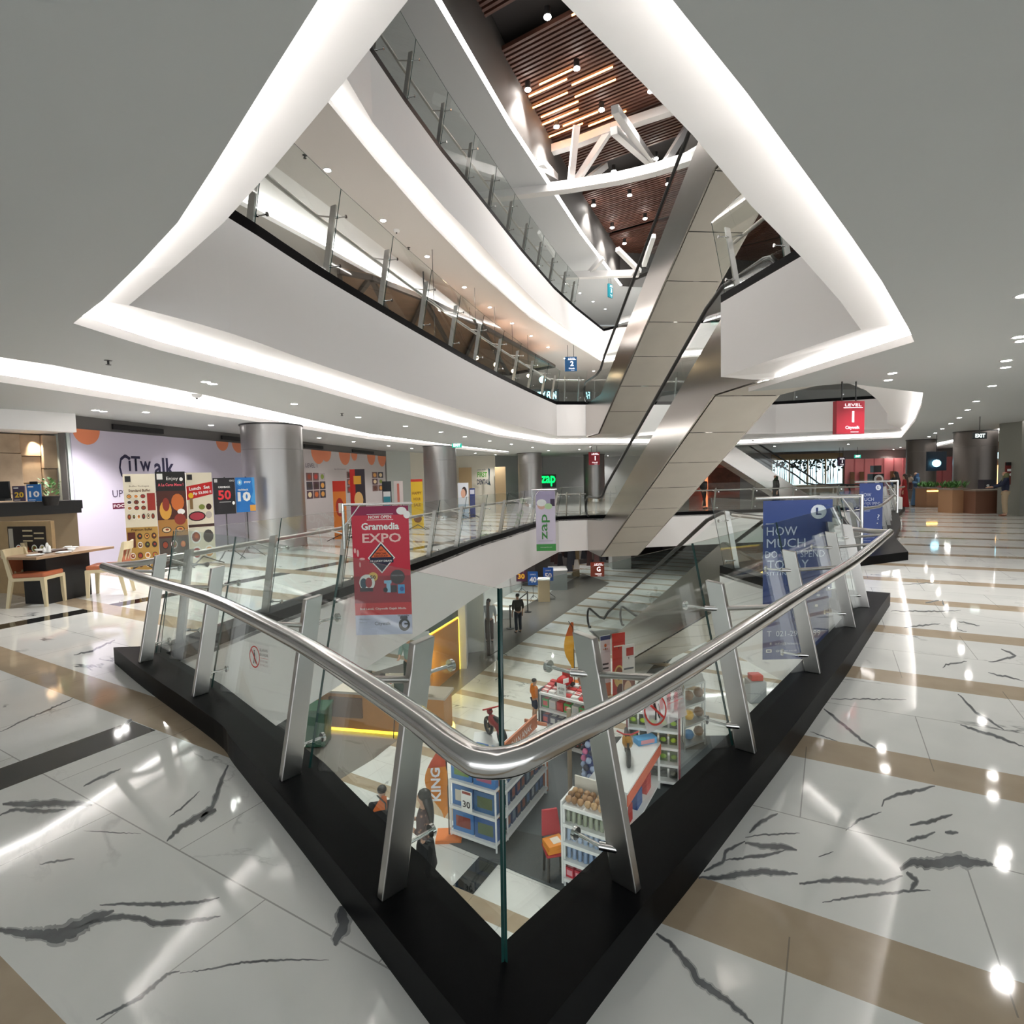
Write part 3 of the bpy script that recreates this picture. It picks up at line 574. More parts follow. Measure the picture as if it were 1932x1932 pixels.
# ---------------------------------------------------------------- glass railings
def pbar(m, B, n, h, lean, t=0.04, dp=0.10, mi=0):
    """a flat leaning post: base point B, n points to the void"""
    n = Vector((n[0], n[1], 0)).normalized(); s = Vector((-n.y, n.x, 0)); B = Vector(B); T = B+n*lean+Vector((0, 0, h)); d2 = dp*0.9
    m.hexa([B-n*dp/2-s*t/2, B+n*dp/2-s*t/2, B+n*dp/2+s*t/2, B-n*dp/2+s*t/2, T-n*d2/2-s*t/2+Vector((0, 0, 0.0)), T+n*d2/2-s*t/2+Vector((0, 0, 0.012)), T+n*d2/2+s*t/2+Vector((0, 0, 0.012)), T-n*d2/2+s*t/2], mi)
def railing(label, glass_pts, posts, rail, z=0.16, near=False, lean=0.18, ph=0.95, gh=1.17, joints=None, extra_cat='railing', grp=None):
    """glass_pts: plan line of the glass base; posts: list of (point, normal); rail: list of 3D points"""
    o0 = Vector((posts[0][0][0], posts[0][0][1], z)); t = thing('glass_railing', label, 'railing', o0, 0, grp)
    # glass panels between joints (indices into glass_pts)
    base = [Vector(p[:2]) for p in glass_pts]; q = Vector(posts[0][0][:2])+Vector(posts[0][1][:2])
    a = offset([tuple(p) for p in base], 0.24*gh/1.17, False); b = offset([tuple(p) for p in base], -0.24*gh/1.17, False)
    mid = len(base)//2
    top = a if sum((Vector(p)-Vector(posts[k][0][:2])-Vector(posts[k][1][:2])*9).length for p, k in zip(a, range(len(posts)))) < sum((Vector(p)-Vector(posts[k][0][:2])-Vector(posts[k][1][:2])*9).length for p, k in zip(b, range(len(posts)))) else b
    n0 = Vector(posts[0][1][:2])
    # decide by the first post normal
    k = min(range(len(base)), key=lambda i: (base[i]-Vector(posts[0][0][:2])).length)
    top = a if (Vector(a[k])-base[k]).dot(n0) > 0 else b
    joints = joints or list(range(len(base)))
    for j0, j1 in zip(joints, joints[1:]):
        m = M(); 
        for i in range(j0, j1):
            A, B = base[i], base[i+1]; TA, TB = Vector(top[i]), Vector(top[i+1])
            g0 = 0.002/(B-A).length if i == j0 else 0; g1 = 0.002/(B-A).length if i == j1-1 else 0
            A2, B2 = A.lerp(B, g0), A.lerp(B, 1-g1); T2, U2 = TA.lerp(TB, g0), TA.lerp(TB, 1-g1)
            P4 = [V3(A2, z), V3(B2, z), V3(U2, z+gh), V3(T2, z+gh)]
            P4 = [p-o0 for p in P4]; m.quad(*P4)
            th = 0.012 if near else 0.010; nn = (P4[1]-P4[0]).cross(P4[3]-P4[0]).normalized()*th
            if near: m.quad(*[p+nn for p in P4])
            m.quad(P4[3], P4[2], P4[2]+nn, P4[3]+nn, 1)
            if i == j0: m.quad(P4[0], P4[3], P4[3]+nn, P4[0]+nn, 1)
            if i == j1-1: m.quad(P4[1], P4[2], P4[2]+nn, P4[1]+nn, 1)
        m.build('glass_panel', [GLASS, GEDGE], t)
    rl = [Vector(p) for p in rail]
    def nearest(p):
        best = None
        for u, v in zip(rl, rl[1:]):
            k = max(0, min(1, (p-u).dot(v-u)/max(1e-9, (v-u).length_squared))); c = u.lerp(v, k)
            if best is None or (c-p).length < (best-p).length: best = c
        return best
    N_ = 10 if near else 6
    for p, n in posts:
        m = M(); B = Vector((p[0], p[1], z)); n = Vector((n[0], n[1], 0)).normalized(); s = Vector((-n.y, n.x, 0))
        pbar(m, B-o0, n, ph, lean, 0.04 if near else 0.035, 0.11 if near else 0.09); po = m.build('post', STEEL, t, bevel=0.004 if near else 0)
        hz = 0.80*ph/0.95; m = M(); c = B+n*(lean*hz/ph)+Vector((0, 0, hz)); e = nearest(c)
        m.cyl(c-o0, e-o0, 0.014 if near else 0.012, N_); m.build('rail_arm', STEEL, po)
        for hz in (0.80*ph/0.95, 0.13):
            c = B+n*(lean*hz/ph)+Vector((0, 0, hz)); m = M(); r_ = 0.013; c1 = c+n*0.05; gx = n*0.10
            gl_d = n*(0.13)
            m.cyl(c-n*0.0-o0, c+n*0.075+s*0.035-o0, 0.017, N_); m.cyl(c+n*0.07+s*0.035-o0, c+n*0.19+s*0.035-o0, 0.008, N_); m.cyl(c+n*0.185+s*0.035-o0, c+n*0.20+s*0.035-o0, 0.026, 14 if near else 8)
            m.build('glass_clamp', STEEL2, po)
    M().tube([p-o0 for p in rl], 0.040 if near else 0.03, 16 if near else 8).build('handrail', STEEL2 if near else STEEL, t)
    return t
def nrm(a, b): d = (Vector(b)-Vector(a)).normalized(); return d
RZ = 1.02
hl = [tuple(at(x, y, RZ)) for x, y in [(197, 1069), (288, 1097), (395, 1129), (503, 1180), (584, 1223), (691, 1291), (785, 1355), (850, 1405), (893, 1433)]]
hr_ = [tuple(at(x, y, RZ)) for x, y in [(990, 1426), (1055, 1392), (1159, 1341), (1262, 1281), (1400, 1193), (1509, 1122), (1612, 1058), (1679, 1004)]]
cnr = [Vector(hl[-1]), at(940, 1444, RZ), Vector(hr_[0])]
arc_ = [tuple((1-t)**2*cnr[0]+2*t*(1-t)*(cnr[1]+Vector((0, -0.015, 0)))+t*t*cnr[2]) for t in (0.2, 0.4, 0.6, 0.8)]
def sm3(P, n=3):
    P = [Vector(p) for p in P]; P = [P[0]*2-P[1]]+P+[P[-1]*2-P[-2]]; o = []
    for i in range(1, len(P)-2):
        for k in range(n): t = k/n; a, b, c, d = P[i-1:i+3]; o.append(0.5*((2*b)+(c-a)*t+(2*a-5*b+4*c-d)*t*t+(3*b-a-3*c+d)*t**3))
    return o+[P[-2]]
nearrail = [tuple(p) for p in sm3(hl+arc_+hr_)]
GN = GL[::-1]+GR[1:]
posts = [((-3.38, 4.95), (0.6, 0.8)), ((-2.41, 4.11), (0.65, 0.76)), ((-1.24, 2.9), (0.68, 0.74)), ((-0.5, 2.04), (0.72, 0.69)), ((0.41, 2.05), (-0.72, 0.69)), ((1.31, 3.07), (-0.75, 0.66)), ((2.35, 4.27), (-0.78, 0.62)), ((3.4, 5.51), (-0.8, 0.6)), ((4.05, 6.3), (-0.85, 0.5))]
railing('nearest V-shaped stainless steel and glass railing on black kerb around the atrium corner', GN, posts, nearrail, near=True, joints=[0, 1, 2, 6, 9, 10, 12])
nr_ = bpy.data.objects['glass_railing']; M().tube([Vector((-0.06, 1.735, 0.16))-nr_.location, Vector((-0.05, 2.065, 1.33))-nr_.location], 0.007, 8).build('corner_joint', GEDGE, nr_, label='dark green glass corner joint')
# level one: far left run, right return, far edge, beyond
def auto_rail(label, line, z, void_pt, step=1.55, ends=(0.3, 0.3), rail_off=0.17, rz=0.86, grp=None, inset=0.07, head=None, tail=None):
    vp = Vector(void_pt)
    a = offset(line, inset, False); b = offset(line, -inset, False); f = lambda q: sum((Vector(p)-vp).length for p in q)
    gl = a if f(a) > f(b) else b
    a = offset(gl, rail_off, False); b = offset(gl, -rail_off, False); rp = a if f(a) > f(b) else b
    rs = resample(gl, step); ps = []
    L = len(rs)
    for i, p in enumerate(rs):
        q0 = rs[max(0, i-1)]; q1 = rs[min(L-1, i+1)]; d = (q1-q0).normalized(); n = Vector((-d.y, d.x))
        if n.dot(vp-p) < 0: n = -n
        pp = p-n*0.06
        if i == 0: pp = pp+d*ends[0]
        if i == L-1: pp = pp-d*ends[1]
        ps.append(((pp.x, pp.y), (n.x, n.y)))
    rr = [(p[0], p[1], z+rz) for p in resample(rp, step/2)]
    if head: rr = [head]+rr
    if tail: rr = rr+[tail]
    return railing(label, [tuple(p) for p in rs], ps, rr, z=z, grp=grp)
FLv = FLEFT[::-1]
auto_rail('long curved glass railing on the far left side of the level one void', FLv, 0.16, (3.5, 11.5), head=hl[0])
auto_rail('short glass railing returning from the right corner towards the escalator, behind the blue banner', [(3.98, 6.45), (3.8, 7.9), (3.55, 9.4)], 0.16, (0, 8), head=hr_[-1], step=1.5)
auto_rail('straight glass railing across the far side of the level one void behind the escalators', [(15.4, 22.7), (11.3, 23.6), (5.1, 22.6)], 0.16, (8, 15), step=1.8)
auto_rail('short glass railing beside the foot of the middle escalator', [(1.9, 21.9), (3.05, 22.1)], 0.16, (2, 10), step=1.2)
auto_rail('curved glass railing on the right side of the void beyond the landing', [(6.35, 10.35), (7.0, 10.9), (8.6, 13.0), (11.0, 16.2), (13.6, 20.0), (15.6, 22.3)], 0.16, (4, 18), step=1.7)
auto_rail('curved glass railing edging the second floor on the far left', [p for p in FL2[::-1] if True]+[], ST+0.16, (3.5, 11.5))
auto_rail('glass railing of the second floor on the right beside the escalator head', [(3.95, 6.2), (3.57, 9.4)], ST+0.16, (0, 8), step=1.6)
auto_rail('glass railing across the far side of the second floor void', [(15.4, 22.5), (11.3, 23.6), (5.1, 22.6)], ST+0.16, (8, 15), step=1.8)
auto_rail('short glass railing beside the foot of the topmost escalator', [(1.9, 21.9), (3.05, 22.1)], ST+0.16, (2, 10), step=1.2)
auto_rail('curved glass railing edging the third floor, highest of all', F3[:-1], Z3+0.16, (6, 14), step=1.6)
# columns
def column(x, D, dia, label, top=ZC):
    p = atY(x, 900, D); t = thing('column', label, 'column', (p.x, p.y, 0))
    M().cyl((0, 0, 0.1), (0, 0, 2.62), dia/2, 40).cyl((0, 0, 2.625), (0, 0, top), dia/2, 40).build('shaft', mat('column_steel', (0.40, 0.39, 0.38), 0.33, 0.9) if x < 1500 else mat('column_bronze', (0.17, 0.15, 0.135), 0.42, 0.7), t)
    M().cyl((0, 0, 0), (0, 0, 0.1), dia/2+0.01, 40).build('base_ring', STEEL2, t)
    M().cyl((0, 0, ZC-0.035), (0, 0, ZC-0.001), dia/2+0.03, 40).build('collar', DARK, t); return t
column(517, 14.6, 1.5, 'broad round steel column at the left, nearest of the row')
column(831, 25.5, 1.5, 'round steel column behind the red banner side, second of the left row')
column(1000, 35, 1.5, 'round steel column left of the green lit sign, third of the left row')
column(1121, 40, 1.5, 'round steel column behind the far red level sign, last of the left row')
column(1737, 30, 1.35, 'smaller grey round column on the right, in front of the pink shop')
column(1838, 24, 1.5, 'larger brown grey round column at the right, nearer the food counter', ZC+0.3)
# ---------------------------------------------------------------- downlights
DL = {'a': None}
def downlight(p, label, grp, watt=0, r=0.06, col=(1, 0.975, 0.95)):
    if DL['a'] is None:
        o = DL['a'] = thing('downlight', '', 'light', p)
        M().lathe((0, 0, 0), [(0.085, 0.012), (0.085, -0.008), (0.062, -0.004), (0.060, 0.004)], 16).build('trim_ring', mat('lamp_ring', (0.7, 0.7, 0.7), 0.4), o)
        M().cyl((0, 0, 0.0), (0, 0, -0.006), 0.058, 14).build('lens', LEDW, o)
    else: o = copy_tree(DL['a'], p)
    tag(o, label, 'light', grp)
    if watt: lamp('SPOT', 'downlight_beam', (p.x, p.y, p.z-0.03), watt, 0.06, col, spot=math.radians(125))
    return o
LEFT1 = [(401, 724), (195, 776), (398, 802), (555, 762), (602, 826), (676, 787), (667, 833), (765, 804), (733, 841), (832, 815), (777, 846), (877, 824), (897, 855), (924, 832), (935, 858), (965, 838), (970, 862), (1005, 844), (1035, 850), (1093, 848), (1114, 843), (1147, 860)]
RIGHT1 = [(1676, 717), (1928, 643), (1897, 693), (1872, 728), (1842, 757), (1826, 773), (1810, 788), (1794, 799), (1778, 809), (1765, 817), (1753, 824), (1742, 829), (1726, 834), (1711, 839), (1699, 844), (1686, 848), (1662, 853), (1905, 832), (1879, 835), (1795, 848), (1761, 851), (1634, 855), (1600, 838), (1461, 842)]
GRV = [K1L+K2L[::-1], K1R+K2R[::-1]]
okc = lambda x, y: not inside(at(x, y, ZC), LO) and not any(inside(at(x, y, ZC), g) for g in GRV) and at(x, y, ZC).y < 45 and at(x, y, ZC).x < 43
LEFT1 = [q for q in LEFT1 if okc(*q)]; RIGHT1 = [q for q in RIGHT1 if okc(*q)]
for i, (x, y) in enumerate(LEFT1): downlight(at(x, y, ZC-0.001), 'round recessed downlight in the level one ceiling left of the atrium', 'level one downlights on the left', 40 if i < 10 else 70)
for i, (x, y) in enumerate(RIGHT1): downlight(at(x, y, ZC-0.001), 'round recessed downlight in the level one ceiling right of the atrium', 'level one downlights on the right', 16 if i < 9 else 55)
for x, y in [(313, 1363), (223, 1384), (435, 1525), (650, 1781), (1670, 1451), (1873, 1502), (1891, 1632), (1891, 1855), (1353, 1792), (1220, 1890), (1822, 1265), (1700, 1780)]:
    p = at(x, y, -ZC); p.z = ZC-0.001
    if abs(p.x) < 9 and not inside(p, LO): downlight(p, 'round recessed downlight overhead in front of the kerb, seen as a floor reflection', 'overhead downlights reflected in the floor', 40 if x > 966 else 130)
for x, y in [(618, 321), (723, 416), (806, 484), (876, 542), (924, 580), (966, 610), (1002, 634), (1034, 655), (1066, 676), (1120, 700)]:
    downlight(at(x, y, Z2-0.001), 'round recessed downlight in the curved second floor ceiling', 'second floor downlights', 110)
for x, y in [(1069, 535), (1094, 553), (1119, 569), (1142, 583)]: downlight(at(x, y, ZR3-0.001), 'round recessed downlight in the third floor ceiling near the blue level sign', 'third floor downlights', 90)
for (x, y) in [(-3, 10), (-3.6, 6.5), (-2, 15), (0.5, 8), (1, 13), (3, 17), (6, 14), (9, 18), (5.5, 8.5), (-5, 13), (-6.5, 9), (2, 24), (8, 27)]:
    pass
for (x, y) in [(-4.6, 9.5), (-4.0, 13.5), (-3.2, 17.5), (-1.5, 22), (5.2, 7.5), (6.8, 8.8), (9.5, 12), (13, 16), (-5.0, 5.8), (6, 30), (2, 29), (10, 31), (-1, 27), (5, 37), (14, 26), (0.8, 24.5), (-8, 14), (-9, 9)]:  # lamps added to brighten the dark ground floor under the slab
    downlight(Vector((x, y, ZC-ST-0.001)), 'round recessed downlight in the ground floor ceiling beyond the white fascia', 'ground floor downlights', 110)

# ceiling sprinklers and detectors
sp = thing('sprinkler', 'small dark sprinkler head in the grey ceiling at upper left', 'sprinkler', at(204, 680, ZC)); M().cyl((0, 0, -0.05), (0, 0, 0), 0.012, 8).build('stem', DARK, sp); M().lathe((0, 0, 0), [(0.04, -0.004), (0.045, 0.0)], 12).build('rose', DARK, sp); M().cyl((0, 0, -0.055), (0, 0, -0.05), 0.03, 10).build('deflector', DARK, sp)
copy_tree(sp, at(575, 293, Z2), label='small dark sprinkler head in the second floor ceiling left of the largest downlight')
copy_tree(sp, at(645, 780, ZC), label='small dark sprinkler head between the two lit coves of the level one ceiling')
copy_tree(sp, at(771, 467, Z2), label='small dark sprinkler head in the second floor ceiling beside the fourth downlight')
sd_ = thing('smoke_detector', 'white smoke detector at the edge of the left lit cove', 'detector', at(371, 744, ZC)); M().lathe((0, 0, 0), [(0.03, -0.06), (0.07, -0.04), (0.08, 0)], 14).build('casing', WHITE, sd_); M().cyl((0, 0, -0.08), (0, 0, -0.058), 0.018, 8).build('sensor', DARK, sd_)
copy_tree(sd_, at(748, 434, Z2), label='white smoke detector in the second floor ceiling below the second downlight')

# ---------------------------------------------------------------- boards: flat printed things
class Board:
    def __init__(s, par, O, R, U):   # O lower left corner, R and U full width and height vectors (parent's coordinates)
        s.p = par; s.O = Vector(O); s.R = Vector(R); s.U = Vector(U); s.n = s.R.cross(s.U).normalized(); s.w = s.R.length; s.h = s.U.length; s.z = 0.002
    def pt(s, u, v, d=0.0): return s.O+s.R*u+s.U*v+s.n*d
    def base(s, mt, th=0.01, name='board'):
        m = M(); a = [s.pt(0, 0, -th), s.pt(1, 0, -th), s.pt(1, 0, 0), s.pt(0, 0, 0), s.pt(0, 1, -th), s.pt(1, 1, -th), s.pt(1, 1, 0), s.pt(0, 1, 0)]
        m.hexa(a); return m.build(name, mt, s.p)
    def start(s): s.m = M(); s.ms = []; s.z = 0.002
    def mi(s, mt):
        if mt not in s.ms: s.ms.append(mt)
        return s.ms.index(mt)
    def rect(s, u0, v0, u1, v1, mt, rot=0.0):
        c = Vector(((u0+u1)/2*s.w, (v0+v1)/2*s.h)); pts = []
        for a, b in ((u0, v0), (u1, v0), (u1, v1), (u0, v1)):
            q = Vector((a*s.w, b*s.h))-c; q = Vector((q.x*math.cos(rot)-q.y*math.sin(rot), q.x*math.sin(rot)+q.y*math.cos(rot)))+c; pts.append(s.pt(q.x/s.w, q.y/s.h, s.z))
        s.m.quad(*pts, s.mi(mt)); s.z += 0.00012
    def poly(s, uv, mt): s.m.add([s.pt(u, v, s.z) for u, v in uv], [tuple(range(len(uv)))], s.mi(mt)); s.z += 0.00012
    def ell(s, u, v, ru, rv, mt, n=14): s.poly([(u+ru*math.cos(2*math.pi*i/n), v+rv*math.sin(2*math.pi*i/n)) for i in range(n)], mt)
    def end(s, name='print'):
        o = s.m.build(name, s.ms, s.p); return o
    def txt(s, t, u, v, h, mt, width=None, bold=0.0, up=1, name='lettering', italic=False, rot=0.0):
        R = s.R.normalized(); U = s.U.normalized()
        if rot: R, U = R*math.cos(rot)+U*math.sin(rot), U*math.cos(rot)-R*math.sin(rot)
        return text(t, s.p, s.pt(u, v), R, U, h*s.h, mt, None if width is None else width*s.w, name, s.z+0.003, bold, italic=italic)
W_ = H('F2F2F0'); K_ = H('101012'); NAVY = H('1D1B3C'); RED = H('B5122E'); BLUE = H('1E6FC0')
FOOD = [H(c) for c in ('8C3B1E', 'C8642A', '5A2A1A', 'D99A4A', '7B8C3A', 'E0C9A0', 'A8322A', '3A2A22')]
def board_thing(name, label, cat, P0, P1, h, grp=None):
    """upright board whose foot runs from P0 (left seen from the front) to P1"""
    P0, P1 = Vector(P0), Vector(P1); c = (P0+P1)/2; t = thing(name, label, cat, c, 0, grp); return t, Board(t, P0-c, P1-P0, Vector((0, 0, h)))
def foods(b, u0, v0, u1, v1, nx, ny, seed, size=0.36):
    rn = random.Random(seed)
    for i in range(nx):
        for j in range(ny):
            u = u0+(i+0.5)/nx*(u1-u0); v = v0+(j+0.5)/ny*(v1-v0); a = (u1-u0)/nx*size; c = (v1-v0)/ny*size
            b.ell(u, v, a, c, W_ if rn.random() < .4 else H('2A2220'), 12); b.ell(u, v, a*.8, c*.75, rn.choice(FOOD), 10); b.ell(u+a*.1, v+c*.1, a*.4, c*.35, rn.choice(FOOD), 8)

# left hoarding wall
HP = [at(118, 781, ZC), at(728, 851, ZC)]; HP = [Vector((p.x, p.y, 0)) for p in HP]; hd = (HP[1]-HP[0]); HL = hd.length; hd.normalize(); hn = Vector((hd.y, -hd.x, 0))
if hn.y > 0: hn = -hn
wv = M(); wv.hexa([HP[0]-hn*0.15, HP[1]-hn*0.15, HP[1], HP[0], HP[0]-hn*0.15+Vector((0, 0, ZC)), HP[1]-hn*0.15+Vector((0, 0, ZC)), HP[1]+Vector((0, 0, ZC)), HP[0]+Vector((0, 0, ZC))])
struct(wv.build('wall_left', mat('header_grey', (0.16, 0.15, 0.145), 0.6)))
def hz(x, lo): # distance along hoarding under pixel x
    d = ray(x, 900); k = ((HP[0]-EYE).cross(hd)).z/(Vector((d.x, d.y, 0)).cross(hd)).z; p = EYE+d*k; return (Vector((p.x, p.y, 0))-HP[0]).dot(hd)
s0, s1, s2_ = 0.1, hz(470, 0), hz(727, 0)
t, b = board_thing('hoarding_banner', 'large pale lilac shop hoarding with dark blue mall lettering and orange scallops', 'banner', HP[0]+hd*s0+hn*0.05, HP[0]+hd*s1+hn*0.05, 3.0)
b.base(mat('lilac_vinyl', (0.50, 0.46, 0.56), 0.35), 0.03); b.start()
OR_ = H('D9805A'); 
def scal(b, u, r): 
    rv = r*b.w/b.h; b.poly([(u+r*math.cos(a), 1+rv*math.sin(a)) for a in [math.pi+math.pi*i/14 for i in range(15)]], OR_)
def U_(x): return (hz(x, 0)-s0)/(s1-s0)
scal(b, U_(165), 0.055); scal(b, U_(420), 0.045); scal(b, U_(450), 0.05); b.rect(U_(205), 0.42, U_(330), 0.465, H('5A1230')); b.end()
# the tall letters of the mall name
b.txt('C', U_(232), 0.735, 0.20, NAVY, 0.05); b.txt('iTw', U_(262), 0.765, 0.12, NAVY, U_(285)-U_(243), 0.02); b.txt('alk', U_(308), 0.745, 0.15, NAVY, U_(330)-U_(292), 0.02)
b.txt('UPTOWN MALL', U_(265), 0.535, 0.055, H('3A3048'), U_(320)-U_(210)); b.txt('FOOD EXPO & LIFESTYLE', U_(266), 0.442, 0.022, W_, U_(322)-U_(212))
t, b = board_thing('hoarding_banner', 'second shop hoarding right of the big column with LEVEL 1 and food pictures', 'banner', HP[0]+hd*(s1+0.35)+hn*0.05, HP[0]+hd*(s2_-0.1)+hn*0.05, 3.0)
b.base(mat('hoarding_grey', (0.52, 0.47, 0.47), 0.4), 0.03); s0_ = s1+0.35
def U2(x): return (hz(x, 0)-s0_)/(s2_-0.1-s0_)
b.start(); s0x = s0
for x, r in ((600, 0.05), (615, 0.04), (650, 0.05), (668, 0.03), (700, 0.045), (720, 0.05)): scal(b, U2(x), r)
rn = random.Random(5)
for x0, x1, v0, v1, nx, ny in ((575, 612, 0.38, 0.72, 3, 3), (652, 672, 0.42, 0.74, 2, 3), (700, 722, 0.42, 0.74, 2, 3)):
    for i in range(nx):
        for j in range(ny):
            u = U2(x0)+(U2(x1)-U2(x0))*i/nx; w_ = (U2(x1)-U2(x0))/nx*0.9; v = v0+(v1-v0)*j/ny; b.rect(u, v, u+w_, v+(v1-v0)/ny*.9, rn.choice([H('3A3440'), H('6B4B4B'), H('4A2E3A'), H('B0A4A8')])); b.ell(u+w_/2, v+(v1-v0)/ny*.45, w_*.3, (v1-v0)/ny*.3, rn.choice(FOOD))
b.end(); b.txt('LEVEL 1', U2(586), 0.80, 0.05, H('5A5060'), U2(597)-U2(575)); b.txt('ALL YOU CAN EAT', U2(640), 0.76, 0.02, H('5A5060'), U2(650)-U2(628))
# header ducts above the hoarding
for k, (x0, x1) in enumerate([(216, 310), (420, 455), (575, 610), (665, 705)]):
    a, c = HP[0]+hd*hz(x0, 0), HP[0]+hd*hz(x1, 0); m = M(); m.beam(a+hn*0.04-a, c+hn*0.04-a, 0.05, 0.12)
    o = m.build('air_grille', K_); o.location = a+Vector((0, 0, ZC-0.16)); tag(o, ['long black air grille above the lilac hoarding', 'short black air grille just left of the big column', 'black air grille just right of the big column', 'black air grille above the food pictures hoarding'][k], 'grille')
# pier left of the hoarding
pr = at(100, 786, ZC); pq = HP[0]
m = M(); m.prism([(pr.x, pr.y), (pq.x+0.05, pq.y), (pq.x-0.1, pq.y+1.2), (pr.x-0.2, pr.y+1.2)], 0, ZC); struct(m.build('wall_pier', mat('pier_green', (0.50, 0.56, 0.54), 0.5)))
# ceiling bulkhead over restaurant, stone wall and counter
SB = atY(90, 900, 11.8); SA = atY(-160, 900, 10.2)
m = M(); m.quad(Vector((SA.x, SA.y, 0)), Vector((SB.x, SB.y, 0)), Vector((SB.x, SB.y, ZC)), Vector((SA.x, SA.y, ZC)))
STN = mat('stone_backing', (0.16, 0.12, 0.09), 0.8); struct(m.build('wall_restaurant', STN))
sdv = (Vector((SB.x-SA.x, SB.y-SA.y, 0))); sl = sdv.length; sdv.normalize(); snv = Vector((sdv.y, -sdv.x, 0))
t = thing('stone_cladding', 'rough beige stone slab wall behind the restaurant counter', 'wall cladding', (SA.x, SA.y, 0)); rn = random.Random(3); m = M(); x = 0.0
while x < sl:
    w0 = rn.uniform(0.28, 0.42); z = 1.0+rn.uniform(-0.3, 0)
    while z < ZC-0.42:
        h = rn.uniform(0.5, 0.95); h = min(h, ZC-0.40-z); dpt = rn.uniform(0.03, 0.24); c = sdv*(x+w0/2)+snv*dpt/2+Vector((0, 0, z+h/2)); m.box(c, (w0*0.98, dpt, h*0.985), 0, ax=[sdv, snv, Vector((0, 0, 1))]); z += h
    x += w0
m.build('stone_slab', mat('beige_stone', (0.48, 0.36, 0.25), 0.8, noise=0.45, nscale=3), t, bevel=0.01)
m = M(); m.box((0, 0, 0), (sl+0.5, 0.9, 0.38), 0, ax=[sdv, snv, Vector((0, 0, 1))]); o = struct(m.build('wall_bulkhead', WHITE)); o.location = (SA+SB)/2+snv*0.55; o.location.z = ZC-0.19
lamp('SPOT', 'stone_wall_lamp', (SB.x-0.35+snv.x*0.45, SB.y-0.1+snv.y*0.45, 2.80), 24, 0.03, (1, 0.85, 0.65), spot=math.radians(70)); bpy.data.objects['stone_wall_lamp'].rotation_euler = (0.35, 0.0, 0)
def bxthing(name, label, cat, c, size, mt, rz=0, part=None, bevel=0.0):
    m = M(); m.box((0, 0, size[2]/2), size, 0); o = m.build(name, mt, bevel=bevel); o.location = c; o.rotation_euler = (0, 0, rz); return tag(o, label, cat)
# counter
rzc = math.atan2(sdv.y, sdv.x)
CA = atY(-15, 950, 9.9)
ct = thing('service_counter', 'dark topped restaurant service counter below the stone wall', 'counter', (CA.x, CA.y, 0), rzc)
M().box((0, 0, 0.68), (2.3, 0.6, 1.36)).build('body', mat('counter_olive', (0.20, 0.15, 0.09), 0.5), ct); M().box((0, -0.05, 1.44), (2.4, 0.8, 0.16)).build('countertop', K_, ct); M().box((0, -0.44, 1.33), (2.35, 0.03, 0.1)).build('front_lip', K_, ct)
def pt_on(x, y, D): return atY(x, y, D)
# things on the counter
Dc = 9.3
def small_sign(name, label, x0, x1, ytop, ybot, D, col, n1, c1, tcol=W_, extra=None):
    a = atY(x0, ybot, D); c = atY(x1, ybot, D); h = atY(x0, ytop, D).z-a.z; t, b = board_thing(name, label, 'sign', a, Vector((c.x, c.y, a.z)), h); b.base(H(col), 0.02); b.start(); b.rect(0.1, 0.82, 0.5, 0.9, tcol); b.rect(0.1, 0.06, 0.6, 0.10, tcol); b.end(); b.txt(n1, 0.55, 0.42, 0.36, H(c1), 0.75, 0.03); return t
small_sign('table_sign', 'purple counter card with a yellow 20 under the stone wall', 25, 48, 917, 946, 9.75, '4A4058', '20', 'E8C040')
small_sign('table_sign', 'blue counter card with a white 10 beside the purple one', 52, 78, 914, 946, 9.7, '2A6FB8', '10', 'F5F5F5')
a = pt_on(65, 930, 10.0); t = thing('tablet_stand', 'small black screen standing above the blue counter card', 'screen', (a.x, a.y, 1.67)); M().box((0, 0, 0.11), (0.14, 0.02, 0.22)).build('screen', K_, t, bevel=0.004); M().cyl((0, 0.02, -0.15), (0, 0.02, 0.0), 0.012, 8).build('stand', DARK, t)
a = pt_on(5, 945, 9.7); t = thing('cash_register', 'black till screen at the left edge of the counter', 'till', (a.x, a.y, a.z)); M().box((0, 0, 0.19), (0.28, 0.03, 0.30), ).build('screen', K_, t); M().box((0, 0.03, 0.02), (0.16, 0.14, 0.04)).build('base', DARK, t)
a = pt_on(95, 938, 9.85); t = thing('potted_plant', 'small green potted plant at the right end of the restaurant counter', 'plant', (a.x, a.y, a.z-0.1)); M().lathe((0, 0, 0), [(0.10, -0.05), (0.14, 0.12)], 16).build('pot', K_, t)
rn = random.Random(2); m = M()
for i in range(60):
    an = rn.uniform(0, 6.28); r = rn.uniform(0.02, 0.14); z = 0.12+rn.uniform(0.0, 0.30); p = Vector((r*math.cos(an), r*math.sin(an), z)); q = p+Vector((math.cos(an)*0.06, math.sin(an)*0.06, 0.05)); s_ = Vector((-math.sin(an), math.cos(an), 0))*0.022; m.add([p, (p+q)/2+s_, q, (p+q)/2-s_], [(0, 1, 2, 3)])
m.build('foliage', mat('leaf_green', (0.08, 0.22, 0.05), 0.6), t)
